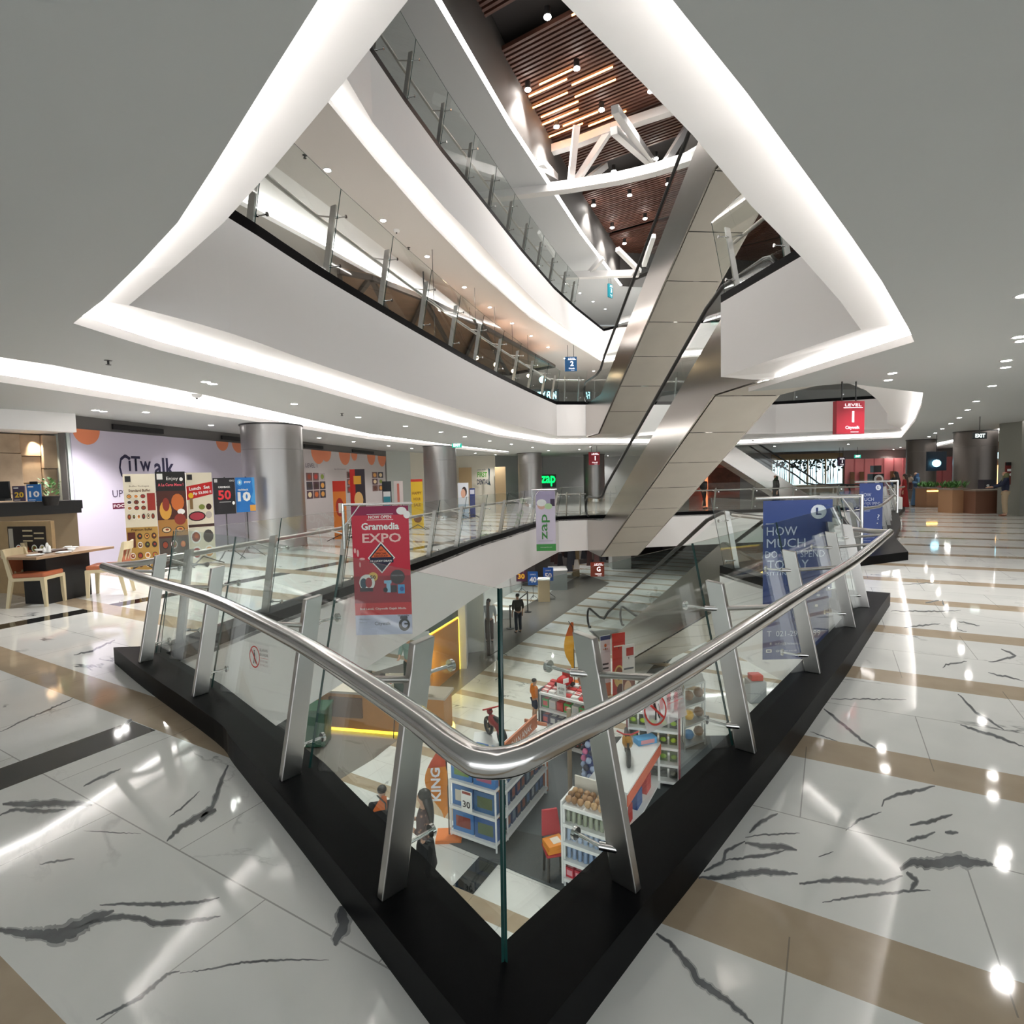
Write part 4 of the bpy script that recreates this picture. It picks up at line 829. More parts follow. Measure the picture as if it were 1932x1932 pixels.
# menu board and wooden divider
a0, a1 = atY(-40, 1045, 9.35), atY(100, 1045, 9.1); t, b = board_thing('menu_board', 'framed dark food menu board on the wooden partition behind the table', 'sign', (a0.x, a0.y, 0), (a1.x, a1.y, 0), 1.22); b.base(mat('oak', (0.42, 0.29, 0.15), 0.5, noise=0.15), 0.06, 'partition')
b.start(); b.rect(0.42, 0.52, 0.93, 0.93, H('2A221C')); b.rect(0.43, 0.54, 0.49, 0.90, H('B8B0A0')); foods(b, 0.5, 0.55, 0.92, 0.7, 4, 1, 4); 
for i in range(5): b.rect(0.62+0.15*(i % 2), 0.72+i*0.035, 0.75+0.15*(i % 2), 0.74+i*0.035, H('C8B890'))
b.end()
# dining tables and chairs
OAKL = mat('pale_ash', (0.62, 0.52, 0.33), 0.5, noise=0.1); ORS = mat('orange_leather', (0.42, 0.12, 0.05), 0.5)
def chair(label, loc, rz, grp=None):
    t = thing('dining_chair', label, 'chair', loc, rz, grp)
    M().box((0, 0, 0.475), (0.44, 0.44, 0.07)).build('seat_cushion', ORS, t, bevel=0.02); M().box((0, 0, 0.42), (0.46, 0.46, 0.05)).build('seat_frame', OAKL, t, bevel=0.005)
    for sx in (-1, 1):
        m = M(); m.hexa([Vector((sx*0.20-0.018, 0.20, 0)), Vector((sx*0.20+0.018, 0.20, 0)), Vector((sx*0.20+0.018, 0.236, 0)), Vector((sx*0.20-0.018, 0.236, 0)), Vector((sx*0.20-0.03, 0.17, 0.42)), Vector((sx*0.20+0.03, 0.17, 0.42)), Vector((sx*0.20+0.03, 0.23, 0.42)), Vector((sx*0.20-0.03, 0.23, 0.42))]); m.build('leg', OAKL, t)
        m = M()
        for (y0, z0, y1, z1, w0, w1) in ((-0.30, 0, -0.22, 0.44, 0.018, 0.03), (-0.22, 0.44, -0.31, 0.86, 0.03, 0.018)):
            m.hexa([Vector((sx*0.21-0.018, y0-w0, z0)), Vector((sx*0.21+0.018, y0-w0, z0)), Vector((sx*0.21+0.018, y0+w0, z0)), Vector((sx*0.21-0.018, y0+w0, z0)), Vector((sx*0.21-0.018, y1-w1, z1)), Vector((sx*0.21+0.018, y1-w1, z1)), Vector((sx*0.21+0.018, y1+w1, z1)), Vector((sx*0.21-0.018, y1+w1, z1))])
        m.build('leg', OAKL, t)
    m = M(); pts = [Vector((x, -0.305-0.05*(1-(x/0.23)**2), 0)) for x in (-0.23, -0.12, 0, 0.12, 0.23)]
    for p, q in zip(pts, pts[1:]): m.hexa([p+Vector((0, -0.012, 0.74)), q+Vector((0, -0.012, 0.74)), q+Vector((0, 0.012, 0.74)), p+Vector((0, 0.012, 0.74)), p+Vector((0, -0.022, 0.87)), q+Vector((0, -0.022, 0.87)), q+Vector((0, 0.002, 0.87)), p+Vector((0, 0.002, 0.87))])
    m.build('top_rail', OAKL, t)
    M().box((0, -0.275, 0.62), (0.40, 0.02, 0.24), 0).build('back_pad', ORS, t, bevel=0.008)
    for sx in (-0.07, 0.07): M().beam((sx, -0.25, 0.45), (sx, -0.33, 0.76), 0.03, 0.012).build('back_slat', OAKL, t)
    return t
tc = at(112, 1036, 0.76); e0, e1 = at(72, 1051, 0.76), at(197, 1033, 0.76); trz = math.atan2(e1.y-e0.y, e1.x-e0.x); ex = Vector((math.cos(trz), math.sin(trz), 0)); ey = Vector((-ex.y, ex.x, 0))
tcn = e0+ex*0.62+ey*0.40
t = thing('dining_table', 'wooden topped restaurant table with a black panel base at far left', 'table', (tcn.x, tcn.y, 0), trz)
M().box((0, 0, 0.74), (1.3, 0.8, 0.04)).build('table_top', mat('walnut_top', (0.34, 0.22, 0.13), 0.4, noise=0.15), t, bevel=0.004); M().box((0, 0, 0.36), (0.72, 0.42, 0.72)).build('pedestal', K_, t)
def on_table(u, v): p = tcn+ex*u+ey*v; return Vector((p.x, p.y, 0.76))
for k, (u, v) in enumerate([(-0.45, -0.15), (-0.15, -0.3), (0.1, 0.25), (0.42, 0.2)]):
    o = M().lathe((0, 0, 0), [(0.06, 0), (0.11, 0.012), (0.105, 0.016)], 18).build('plate', W_) if k == 0 else pl0.copy()
    if k == 0: pl0 = o
    else: C.objects.link(o)
    o.location = on_table(u, v); tag(o, ['white plate at the left end of the table', 'white plate at the near edge of the table', 'white plate at the back of the table', 'white plate at the right end of the table'][k], 'plate', 'plates on the restaurant table')
for k, (u, v) in enumerate([(0.02, -0.26), (-0.05, 0.27), (0.3, 0.12)]):
    o = M().lathe((0, 0, 0), [(0.03, 0), (0.055, 0.045), (0.05, 0.045), (0.03, 0.01)], 14).build('bowl', W_) if k == 0 else bw0.copy()
    if k == 0: bw0 = o
    else: C.objects.link(o)
    o.location = on_table(u, v); tag(o, ['small white bowl near the front plate', 'small white bowl at the back of the table', 'small white bowl at the right of the table'][k], 'bowl', 'bowls on the restaurant table')
o = thing('condiment_set', 'cluster of small white shakers on the restaurant table', 'condiments', on_table(-0.2, -0.05)); 
for dx, h in ((-0.03, 0.09), (0.03, 0.12), (0.0, 0.16)): M().lathe((dx, 0.02*(h > 0.1), 0), [(0.022, 0), (0.02, h*.8), (0.01, h)], 10).build('shaker', W_, o)
M().box((0, 0, 0.005), (0.12, 0.09, 0.01)).build('tray', DARK, o)
o = M().box((0, 0, 0.012), (0.34, 0.24, 0.024)).build('menu_folder', mat('dark_wood', (0.07, 0.04, 0.03), 0.5)); o.location = on_table(0.02, 0.05); o.rotation_euler = (0, 0, trz); tag(o, 'dark brown folder lying flat at the middle of the table', 'menu')
c1 = (at(93, 1140, 0)+at(8, 1155, 0))/2; chair('ash dining chair with an orange seat, cut by the left edge, facing the table', (c1.x-0.02, c1.y+0.25, 0), -1.45)
c2 = at(178, 1128, 0); chair('ash dining chair with an orange seat at the right end of the table', (c2.x+0.05, c2.y+0.25, 0), 1.9)
c3 = on_table(0.45, 0.62); chair('ash dining chair mostly hidden behind the table', (c3.x, c3.y, 0), trz+math.pi)

# ---------------------------------------------------------------- standees in front of the hoarding
def standee(name, label, x0, x1, ytop, D, h, draw, basecol, D1=None):
    a = atY(x0, 1000, D); c = atY(x1, 1000, D1 or D); t, b = board_thing(name, label, 'standee', (a.x, a.y, 0.03), (c.x, c.y, 0.03), h); b.base(H(basecol), 0.02); draw(b)
    m = M(); d = (Vector((c.x-a.x, c.y-a.y, 0))).normalized(); n = Vector((d.y, -d.x, 0))
    for sx in (-1, 1): M().beam(Vector((0, 0, 0.14)), d*0.33*sx+n*0.28+Vector((0, 0, -0.02)), 0.02, 0.02).build('foot', DARK, t); M().beam(Vector((0, 0, 0.14)), d*0.33*sx-n*0.28+Vector((0, 0, -0.02)), 0.02, 0.02).build('foot', DARK, t)
    M().beam(-n*0.03+Vector((0, 0, 0.05)), -n*0.03+Vector((0, 0, h*0.98)), 0.025, 0.025).build('pole', DARK, t)
    return t
def d1(b):
    b.start(); b.rect(0.06, 0.92, 0.24, 0.98, K_); b.rect(0, 0, 1, 0.45, H('B8924A')); b.rect(0.72, 0.62, 0.97, 0.80, H('9A2A1A')); foods(b, 0.05, 0.62, 0.7, 0.8, 3, 3, 1); foods(b, 0.05, 0.52, 0.95, 0.6, 6, 1, 2); foods(b, 0.3, 0.22, 0.98, 0.40, 3, 2, 3); foods(b, 0.05, 0.02, 0.98, 0.2, 4, 2, 9); b.rect(0.04, 0.24, 0.28, 0.4, H('5A2414')); b.end()
    b.txt('Buffet Packages', 0.5, 0.872, 0.022, H('7A6A58'), 0.62); b.txt('Standard Buffet', 0.5, 0.83, 0.028, H('5A3A18'), 0.68, 0.02); b.txt('Premium Buffet', 0.5, 0.425, 0.026, H('4A3010'), 0.66, 0.02)
def d2(b):
    b.start(); b.rect(0, 0.0, 1, 0.80, H('4A1E12')); b.rect(0, 0.33, 1, 0.5, H('A87838')); b.rect(0, 0, 1, 0.31, H('4A4038')); b.rect(0.05, 0.92, 0.24, 0.98, W_); b.ell(0.86, 0.92, 0.06, 0.02, W_); b.ell(0.7, 0.68, 0.22, 0.09, H('C86A2A')); b.ell(0.28, 0.6, 0.2, 0.1, H('D8A040')); b.ell(0.3, 0.66, 0.12, 0.07, H('8A2A18')); b.ell(0.8, 0.58, 0.13, 0.03, W_); b.ell(0.75, 0.5, 0.2, 0.06, H('8A3020')); foods(b, 0.05, 0.35, 0.95, 0.44, 2, 1, 5); foods(b, 0.05, 0.05, 0.95, 0.3, 3, 2, 6); b.end()
    b.txt('Enjoy', 0.56, 0.925, 0.045, W_, 0.4); b.txt('A La Carte Menu !', 0.5, 0.865, 0.03, H('F06070'), 0.85, 0.02)
def d3(b):
    b.start(); b.poly([(0, 0.70), (1, 0.76), (1, 0.90), (0, 0.85)], H('C01818')); b.ell(0.16, 0.75, 0.1, 0.03, H('F0C020')); b.rect(0.1, 0.6, 0.22, 0.72, H('8A6A40')); b.ell(0.35, 0.52, 0.33, 0.055, H('2A1A18')); b.ell(0.35, 0.52, 0.28, 0.042, H('B03848')); b.ell(0.8, 0.53, 0.13, 0.04, H('B8B0A8')); b.ell(0.55, 0.62, 0.12, 0.03, H('78823A')); b.ell(0.82, 0.62, 0.11, 0.035, H('3A1A18')); b.rect(0, 0.40, 1, 0.43, H('3A1E18')); foods(b, 0.02, 0.03, 0.98, 0.38, 2, 2, 8, 0.42); b.rect(0.05, 0.92, 0.24, 0.98, K_); b.end()
    b.txt('Lunch  Set', 0.5, 0.832, 0.038, W_, 0.8, 0.03, rot=0.09); b.txt('Rp 53.000 !!', 0.6, 0.775, 0.038, W_, 0.7, 0.03, rot=0.09)
standee('poster_standee', 'tall cream buffet menu standee, leftmost of the row before the hoarding', 238, 298, 889, 11.2, 1.98, d1, 'E2DAC4', 11.4)
standee('poster_standee', 'tall black a la carte menu standee with Enjoy heading', 299, 355, 888, 11.5, 2.02, d2, '141210', 11.8)
standee('poster_standee', 'tall cream lunch set standee with a red price band', 356, 405, 894, 12.0, 2.0, d3, 'E2DAC4', 12.4)
def easel(label, x0, x1, yt, yb, D, col, draw):
    a = atY(x0, yb, D); c = atY(x1, yb, D+0.3); h = atY(x0, yt, D).z-a.z; cc = (a+c)/2; t = thing('sign_stand', label, 'sign stand', (cc.x, cc.y, 0)); b = Board(t, a-Vector((cc.x, cc.y, 0)), Vector((c.x-a.x, c.y-a.y, 0)), Vector((0, 0, h))); b.base(H(col), 0.015); draw(b)
    M().cyl((0, 0.03, 0.2), (0, 0.03, a.z+h+0.02), 0.014, 8).build('pole', DARK, t)
    for k in range(3): an = k*2.09+0.4; M().cyl((0, 0.03, 0.32), (math.cos(an)*0.35, 0.03+math.sin(an)*0.35, 0.01), 0.010, 6).build('leg', DARK, t)
    return t
def e4(b): b.start(); b.rect(0.06, 0.88, 0.2, 0.97, H('AAAAAA')); b.rect(0.25, 0.33, 0.78, 0.34, W_); b.ell(0.9, 0.3, 0.06, 0.05, W_); b.end(); b.txt('CASHBACK', 0.5, 0.75, 0.05, W_, 0.55, 0.02); b.txt('50', 0.5, 0.53, 0.27, H('D03038'), 0.6, 0.03); b.txt('OVO', 0.86, 0.92, 0.05, W_, 0.22)
def e5(b): b.start(); b.ell(0.22, 0.86, 0.13, 0.09, H('70B8E8')); b.ell(0.22, 0.86, 0.05, 0.04, W_); b.rect(0.7, 0.02, 1, 0.2, H('E8A848')); b.poly([(0.85, 1), (1, 1), (1, 0.2), (0.75, 0.3), (0.9, 0.6)], H('4AA0E0')); b.end(); b.txt('gopay', 0.62, 0.86, 0.06, W_, 0.35, 0.02); b.txt('cashback', 0.38, 0.65, 0.06, W_, 0.55, 0.02); b.txt('10', 0.42, 0.45, 0.28, W_, 0.68, 0.05)
easel('black cashback sign on a tripod with a red outlined 50', 405, 446, 902, 971, 12.6, '18161A', e4)
easel('blue cashback sign on a tripod with a white 10, beside the big column', 447, 483, 901, 967, 13.0, '2378C8', e5)
def flatd(*sh):
    def f(b):
        b.start()
        for s_ in sh:
            if s_[0] == 'r': b.rect(*s_[1:5], H(s_[5]))
            else: b.ell(*s_[1:5], H(s_[5]))
        b.end()
    return f
def lettered(dr, *tx):
    def f(b):
        dr(b)
        for t_, u, v, h, c, w_ in tx: b.txt(t_, u, v, h, H(c), w_, 0.02)
    return f
standee('poster_standee', 'orange and red roll-up standee behind the red banner pole', 631, 655, 910, 16.5, 1.75, flatd(('r', 0, 0.82, 1, 1, 'C8301C'), ('e', 0.5, 0.55, 0.32, 0.16, 'B03020'), ('r', 0.4, 0.45, 0.65, 0.62, 'F0E0D0')), 'E08030')
standee('poster_standee', 'tall red and black food standee, highest behind the red banner', 664, 692, 889, 17.0, 2.1, flatd(('r', 0, 0.5, 0.35, 1, 'B82018'), ('r', 0.25, 0.78, 0.75, 0.9, 'D8A030'), ('e', 0.55, 0.55, 0.3, 0.12, 'D8B070'), ('e', 0.3, 0.4, 0.25, 0.1, '8A2A18'), ('e', 0.75, 0.42, 0.2, 0.08, '3A5A30')), '2A1E28')
standee('poster_standee', 'dark standee showing a phone screen, left of the tissue dispenser poster', 724, 741, 913, 18.5, 1.7, flatd(('r', 0.1, 0.45, 0.9, 0.8, 'D8D8D8'), ('r', 0.12, 0.5, 0.88, 0.7, '2A8090')), '20262C')
standee('poster_standee', 'white and pink roll-up standee right of the phone standee', 746, 763, 912, 19.0, 1.7, flatd(('r', 0.35, 0.5, 0.6, 0.95, 'C87060'), ('r', 0.1, 0, 0.9, 0.35, '8A6A50')), 'D8CCC8')
standee('poster_standee', 'yellow roll-up standee before the beige door', 778, 800, 912, 19.5, 1.75, lettered(flatd(('r', 0, 0.95, 1, 1, 'C83020'), ('e', 0.5, 0.2, 0.35, 0.08, '7A4A20')), ('HAPPY', 0.5, 0.72, 0.06, '8A5A10', 0.8), ('HOUR', 0.5, 0.6, 0.06, '8A5A10', 0.6), ('SALE', 0.5, 0.48, 0.06, '8A5A10', 0.6)), 'E0B828')
standee('poster_standee', 'white clinic standee with a dark haired face, right of the second column', 866, 886, 910, 24.0, 1.55, flatd(('e', 0.6, 0.75, 0.25, 0.14, '3A2A28'), ('e', 0.5, 0.7, 0.22, 0.13, 'D8A890'), ('r', 0, 0, 1, 0.4, 'A8B8C8')), 'D8DCE4')
standee('poster_standee', 'narrow leaning blue standee beside the clinic wall', 888, 898, 925, 24.5, 1.3, flatd(('r', 0.1, 0.8, 0.9, 0.95, 'D8D8E8')), '2A3A78')

# ---------------------------------------------------------------- remaining level one walls
def wallseg(name, pts, z0, z1, mt, t=0.1):
    m = M(); m.wall([p[:2] for p in pts], z0, z1); return struct(m.build(name, mt))
HE = HP[1]; w1 = atY(775, 900, HE.y+1.5); w2 = atY(865, 900, 37); w3 = atY(935, 900, 37.5); w4 = atY(1025, 900, 43); w5 = atY(1105, 900, 44); w6 = atY(1240, 900, 45)
CRM = mat('clinic_cream', (0.74, 0.70, 0.60), 0.6)
wallseg('wall_clinic', [HE, w1], 0, ZC, mat('pale_green_wall', (0.55, 0.58, 0.55), 0.6)); wallseg('wall_clinic_front', [w1, w2, w3], 0, ZC, CRM); wallseg('wall_corridor', [w3, w4], 0, ZC, mat('grey_wall', (0.42, 0.43, 0.44), 0.5)); wallseg('wall_shop_green', [w4, w5, w6], 0, ZC, mat('pale_wall', (0.55, 0.56, 0.55), 0.6))
for k, (x0, x1, y0) in enumerate([(777, 798, 878), (866, 890, 882), (934, 954, 884)]):
    D = [33.5, 36.6, 36.9][k]; a = atY(x0, 900, D); c = atY(x1, 900, D); m = M(); m.box((0, 0, 1.25), ((c-a).length, 0.06, 2.5)); o = m.build('door_%d' % (k+1), mat('beige_door', (0.50, 0.36, 0.20), 0.5)); o.location = ((a.x+c.x)/2, D, 0); struct(o)
a = atY(900, 900, 36.8); c = atY(926, 900, 36.8); t = thing('clinic_sign', 'FIRST DENTAL wall sign in green and dark blue letters with a tooth mark', 'sign', (a.x, 36.8, 1.2)); b = Board(t, (0, 0, 0), (c.x-a.x, 0, 0), (0, 0, 1.3)); b.start(); b.poly([(0.82, 0.95), (0.95, 0.9), (0.9, 0.3), (0.98, 0.05), (0.8, 0.1), (0.85, 0.5)], H('1E3A40')); b.end('tooth_mark'); b.txt('FIRST', 0.38, 0.62, 0.26, H('4A9A20'), 0.7, 0.03); b.txt('DENTAL', 0.42, 0.25, 0.26, H('1E2E48'), 0.85, 0.03); b.txt('your smile', 0.35, 0.87, 0.1, H('1E2E48'), 0.6)
a = atY(1020, 912, 40); t = thing('lit_sign', 'green glowing letter sign above the corridor railing', 'sign', (a.x, 40, 1.0)); M().box((0.55, 0.05, 0.45), (1.15, 0.1, 0.95)).build('box', DARK, t); text('zap', t, (0.55, -0.03, 0.45), (1, 0, 0), (0, 0, 1), 0.75, mat('green_glow', (0.0, 0.85, 0.10), emit=1.1), 1.05, bold=0.02)
# far back wall and right side shops
wallseg('wall_back', [w6, (43, 45)], 0, ZC, mat('back_wall', (0.30, 0.26, 0.24), 0.6)); wallseg('wall_right', [(43, 46), (43, -7)], -ST, ZC, mat('right_wall', (0.4, 0.38, 0.36), 0.6)); wallseg('wall_far_left', [(-14, 46), (-14, -7)], -ST, Z3+3.4, WHITE)
wallseg('wall_left_upper', [(-13.5, 2), (-7.5, 22), (1.5, 40), (43, 44)], ST, Z3+3.4, mat('upper_shop_wall', (0.34, 0.33, 0.30), 0.5))
def shopfront(name, label, x0, x1, D, z0, z1, mt, th=0.1):
    a = atY(x0, 900, D); c = atY(x1, 900, D); t = thing(name, label, 'shop front', ((a.x+c.x)/2, D, 0)); M().box((0, 0, (z0+z1)/2), (c.x-a.x, th, z1-z0)).build('panel', mt, t); return t, a, c
PINK = mat('pink_wall', (0.85, 0.27, 0.27), 0.5)
t, a, c = shopfront('shop_front', 'salmon pink shop wall with upright seams on the right of the lit display', 1593, 1813, 44.5, 0, 2.6, PINK)
for i in range(1, 12): M().box((-(c.x-a.x)/2+(c.x-a.x)*i/12, -0.07, 1.3), (0.08, 0.04, 2.6)).build('rib', mat('pink_rib', (0.62, 0.15, 0.16), 0.5), t)
t, a, c = shopfront('shop_front', 'brightly lit display window with flower trees in the distance', 1455, 1590, 44.3, 0, 3.1, mat('display_frame', (0.22, 0.13, 0.06), 0.5))
wd = c.x-a.x; rn = random.Random(9)
for i in range(4):
    x0 = -wd/2+wd*(i+0.06)/4; x1 = -wd/2+wd*(i+0.94)/4; M().box(((x0+x1)/2, -0.08, 1.62), (x1-x0, 0.04, 2.0)).build('lit_pane', mat('display_light', (0.70, 0.92, 1.0), emit=0.75), t)
    m = M()
    for j in range(60): xx = rn.uniform(x0, x1); zz_ = 2.62-abs(rn.gauss(0, 0.45)); m.ball((xx, -0.16, zz_), rn.uniform(0.03, 0.11), 0, 6)
    for j in range(8): xx = rn.uniform(x0, x1); m.cyl((xx, -0.15, 0.7), (xx+rn.uniform(-.1, .1), -0.15, 2.5), 0.02, 5)
    m.build('branch_decoration', mat('dark_foliage', (0.03, 0.04, 0.03), 0.7), t)
t, a, c = shopfront('shop_front', 'orange red shop front with shelves seen past the escalator', 1300, 1395, 44.0, 0, 2.9, mat('orange_shop', (0.55, 0.14, 0.09), 0.5)); M().box((0.7, -0.1, 1.2), (2.6, 0.1, 1.9)).build('shelf_display', mat('shelf_display', (0.20, 0.07, 0.04), 0.6, noise=0.6, nscale=3), t)
M().box((-0.75, -0.2, 1.4), (0.3, 0.1, 2.8)).build('lit_column', mat('lit_orange', (1, 0.3, 0.12), emit=0.5), t)
for k, (x0, x1) in enumerate([(1604, 1612), (1622, 1630), (1680, 1690)]):
    a = atY(x0, 900, 44.2); c = atY(x1, 900, 44.2); o = M().box((0, 0, 0.9), (c.x-a.x, 0.06, 1.3)).build('door_%d' % (k+4), mat('brown_door', (0.20, 0.08, 0.03), 0.5)); o.location = ((a.x+c.x)/2, 44.2, 0); struct(o)
# right food counter
a = atY(1745, 900, 23); c = atY(1792, 900, 22); 
def counter(label, x0, x1, ytop, ybase, mt, cat='counter'):
    D = 1.75*FPX/(ybase-(966-FPX*0.062-0.024*(x0+x1-1932)/2*1)) if False else None
    p = at((x0+x1)/2, ybase, 0); w_ = (x1-x0)/FPX*p.y; h = atY((x0+x1)/2, ytop, p.y).z; t = thing('planter_counter' if cat == 'planter' else 'food_counter', label, cat, (p.x, p.y+0.35, 0)); M().box((0, 0, h/2), (w_, 0.7, h)).build('body', mt, t); M().box((0, 0, h+0.02), (w_+0.06, 0.76, 0.05)).build('top', mat('counter_stone', (0.25, 0.2, 0.16), 0.4), t); return t, h, w_
BRN = mat('counter_brown', (0.16, 0.07, 0.04), 0.5); TAN = mat('counter_tan', (0.34, 0.18, 0.09), 0.5)
t, h, w_ = counter('tan planter box with a yellow light line, green plants on top, by the smaller column', 1748, 1776, 922, 957, TAN, 'planter')
M().box((0, -0.36, h-0.1), (w_, 0.02, 0.05)).build('light_line', mat('yellow_line', (1, 0.6, 0.1), emit=3), t)
def leaves(t, w_, z, n=140, seed=1, hh=0.25, dd=0.25):
    rn = random.Random(seed); m = M()
    for i in range(n):
        p = Vector((rn.uniform(-w_/2, w_/2), rn.uniform(-dd, dd), z+rn.uniform(0, hh*0.4))); an = rn.uniform(0, 6.28); q = p+Vector((math.cos(an)*0.16, math.sin(an)*0.12, hh*rn.uniform(0.3, 1))); s_ = Vector((-math.sin(an), math.cos(an), 0))*0.04; m.add([p, (p+q)/2+s_, q, (p+q)/2-s_], [(0, 1, 2, 3)])
    return m.build('foliage', mat('leaf_green', (0.08, 0.22, 0.05), 0.6), t)
leaves(t, w_, h+0.05)
t, h, w_ = counter('tan planter box with low green plants, before the larger column', 1796, 1828, 924, 968, TAN, 'planter'); leaves(t, w_, h+0.05, seed=4)
t, h, w_ = counter('dark brown food counter at the right where a person orders', 1840, 1895, 926, 969, BRN)
a = atY(1776, 900, 24); o = thing('menu_stand', 'dark purple menu display stand between the two planters', 'sign stand', (a.x+0.25, 22.0, 0)); M().box((0, 0, 0.62), (0.42, 0.3, 1.2)).build('body', H('2A2430'), o)
bb = Board(o, (-0.2, -0.16, 0.1), (0.4, 0, 0), (0, 0, 1.05)); bb.start(); bb.ell(0.3, 0.85, 0.15, 0.05, W_); bb.rect(0.1, 0.5, 0.9, 0.55, H('8A8A98')); bb.rect(0.1, 0.3, 0.9, 0.35, H('8A8A98')); bb.end()
a = at(1922, 973, 0); o = M().box((0, 0, ZC/2), (1.2, 0.9, ZC)).build('wall_pier_right', mat('olive_pier', (0.20, 0.20, 0.17), 0.5)); o.location = (a.x+0.62, a.y+0.45, 0); struct(o)
t, a, c = shopfront('kiosk_backdrop', 'warm lit bakery kiosk shelves with a blue glowing sign at far right', 1868, 1915, 26, 0, 2.9, mat('kiosk_wall', (0.15, 0.09, 0.05), 0.5))
M().box((0.0, -0.1, 1.35), (0.75, 0.06, 0.9)).build('lit_shelf', mat('warm_shelf', (1.0, 0.55, 0.2), emit=1.3), t); M().ball((-0.25, -0.15, 2.25), 0.22, 0, 10, (1, 0.3, 0.8)).build('blue_mark', mat('cyan_glow', (0.35, 0.8, 1.0), emit=1.3), t); M().lathe((0.45, -0.2, 2.0), [(0.28, 0), (0.22, 0.3), (0.05, 0.5)], 12).build('bread_shape', mat('bread_glow', (1.0, 0.45, 0.25), emit=1.2), t)
o = thing('lit_sign', 'small blue glowing mark between the two right columns', 'sign', atY(1767, 874, 26)); M().ball((0, 0, 0), 0.22, 0, 10, (1, 0.3, 0.8)).build('mark', mat('cyan_glow', (0.35, 0.8, 1.0)), o); M().box((0.1, 0.15, 0.1), (0.9, 0.1, 0.9)).build('backing', H('102838'), o); M().cyl((0.1, 0.15, 0.5), (0.1, 0.15, ZC-o.location.z), 0.015, 6).build('rod', DARK, o)
a = atY(1915, 893, 19.6); t = thing('hanging_poster', 'dark red food poster on the olive pier at the right edge', 'poster', a); b = Board(t, (-0.35, 0, -0.4), (0.7, 0, 0), (0, 0, 0.8)); b.base(H('6A1810'), 0.02); b.start(); b.ell(0.5, 0.45, 0.3, 0.1, W_); b.rect(0.1, 0.6, 0.45, 0.7, W_); b.rect(0.55, 0.6, 0.9, 0.7, W_); b.rect(0, 0.85, 1, 1, K_); b.end()
# round arcade game in front of the pink wall
t = thing('speaker_tower', 'black and white round faced tower before the pink wall', 'display', Vector((atY(1652, 900, 40).x, 40, 0))); M().box((0, 0, 0.7), (0.8, 0.6, 1.4)).build('body', K_, t); M().cyl((0, -0.32, 1.0), (0, -0.36, 1.0), 0.34, 16).build('dial', W_, t); M().cyl((0, -0.37, 1.0), (0, -0.39, 1.0), 0.2, 14).build('dial_centre', H('8A6A60'), t); M().box((0, 0, 1.75), (0.55, 0.4, 0.5)).build('head', DARK, t)
# curved white slatted bench beyond the right kerb
ca = at(1700, 966, 0); t = thing('slatted_bench', 'curved white slatted bench just beyond the second blue banner', 'bench', (ca.x-1.6, ca.y+2.0, 0)); m = M(); m2 = M()
pth = [Vector((1.9*math.cos(a_), 3.4*math.sin(a_), 0)) for a_ in [(-0.9+1.9*i/14) for i in range(15)]]
for i in range(14): p, q = pth[i], pth[i+1]; m.hexa([p*0.93+Vector((0, 0, 0.0)), q*0.93, q, p, p*0.93+Vector((0, 0, 0.62)), q*0.93+Vector((0, 0, 0.62)), q+Vector((0, 0, 0.62)), p+Vector((0, 0, 0.62))])
m.build('rim', W_, t)
for i in range(11): a_ = -0.8+1.7*i/10; p = Vector((1.9*math.cos(a_), 3.4*math.sin(a_), 0.55)); M().beam(p*0.93, Vector((0.35, p.y*0.9, 0.55)), 0.16, 0.04).build('slat', W_, t)

# ---------------------------------------------------------------- hanging banners
def pole_banner(label, xl, xr, yt, D, h, draw, col, side=1, name='hanging_banner', wob=0.02, postx=None, plen=None, D2=None):
    a = atY(xl, yt, D); c = atY(xr, yt, D2 or D); w_ = (Vector((c.x, c.y, 0))-Vector((a.x, a.y, 0))).length; t = thing(name, label, 'banner', (a.x, a.y, a.z)); rt = (Vector((c.x-a.x, c.y-a.y, 0))).normalized()
    b = Board(t, Vector((0, 0, -h)), rt*w_, Vector((0, 0, h))); m = M(); n = 12
    b.pt0 = b.pt
    th = rt.cross(Vector((0, 0, 1)))
    m.hexa([Vector((0, 0, -h))-th*0.004, rt*w_+Vector((0, 0, -h))-th*0.004, rt*w_+Vector((0, 0, -h)), Vector((0, 0, -h)), -th*0.004, rt*w_-th*0.004, rt*w_, Vector((0, 0, 0))]); m.build('fabric', H(col, rough=0.35), t); draw(b)
    px = -0.12 if side < 0 else w_+(plen or 0.12); qx = w_+0.06 if side < 0 else -0.10
    M().cyl(rt*px+Vector((0, 0, 0.03)), rt*qx+Vector((0, 0, 0.03)), 0.020, 10).build('crossbar', STEEL2, t)
    M().cyl(rt*px+Vector((0, 0, 0.05)), rt*px+Vector((0, 0, -0.62)), 0.022, 10).build('upright', STEEL2, t)
    M().cyl(rt*px+Vector((0, 0, -0.30)), rt*(px+(0.25 if side < 0 else -0.25))+Vector((0, 0, 0.02)), 0.012, 8).build('brace', STEEL2, t)
    return t
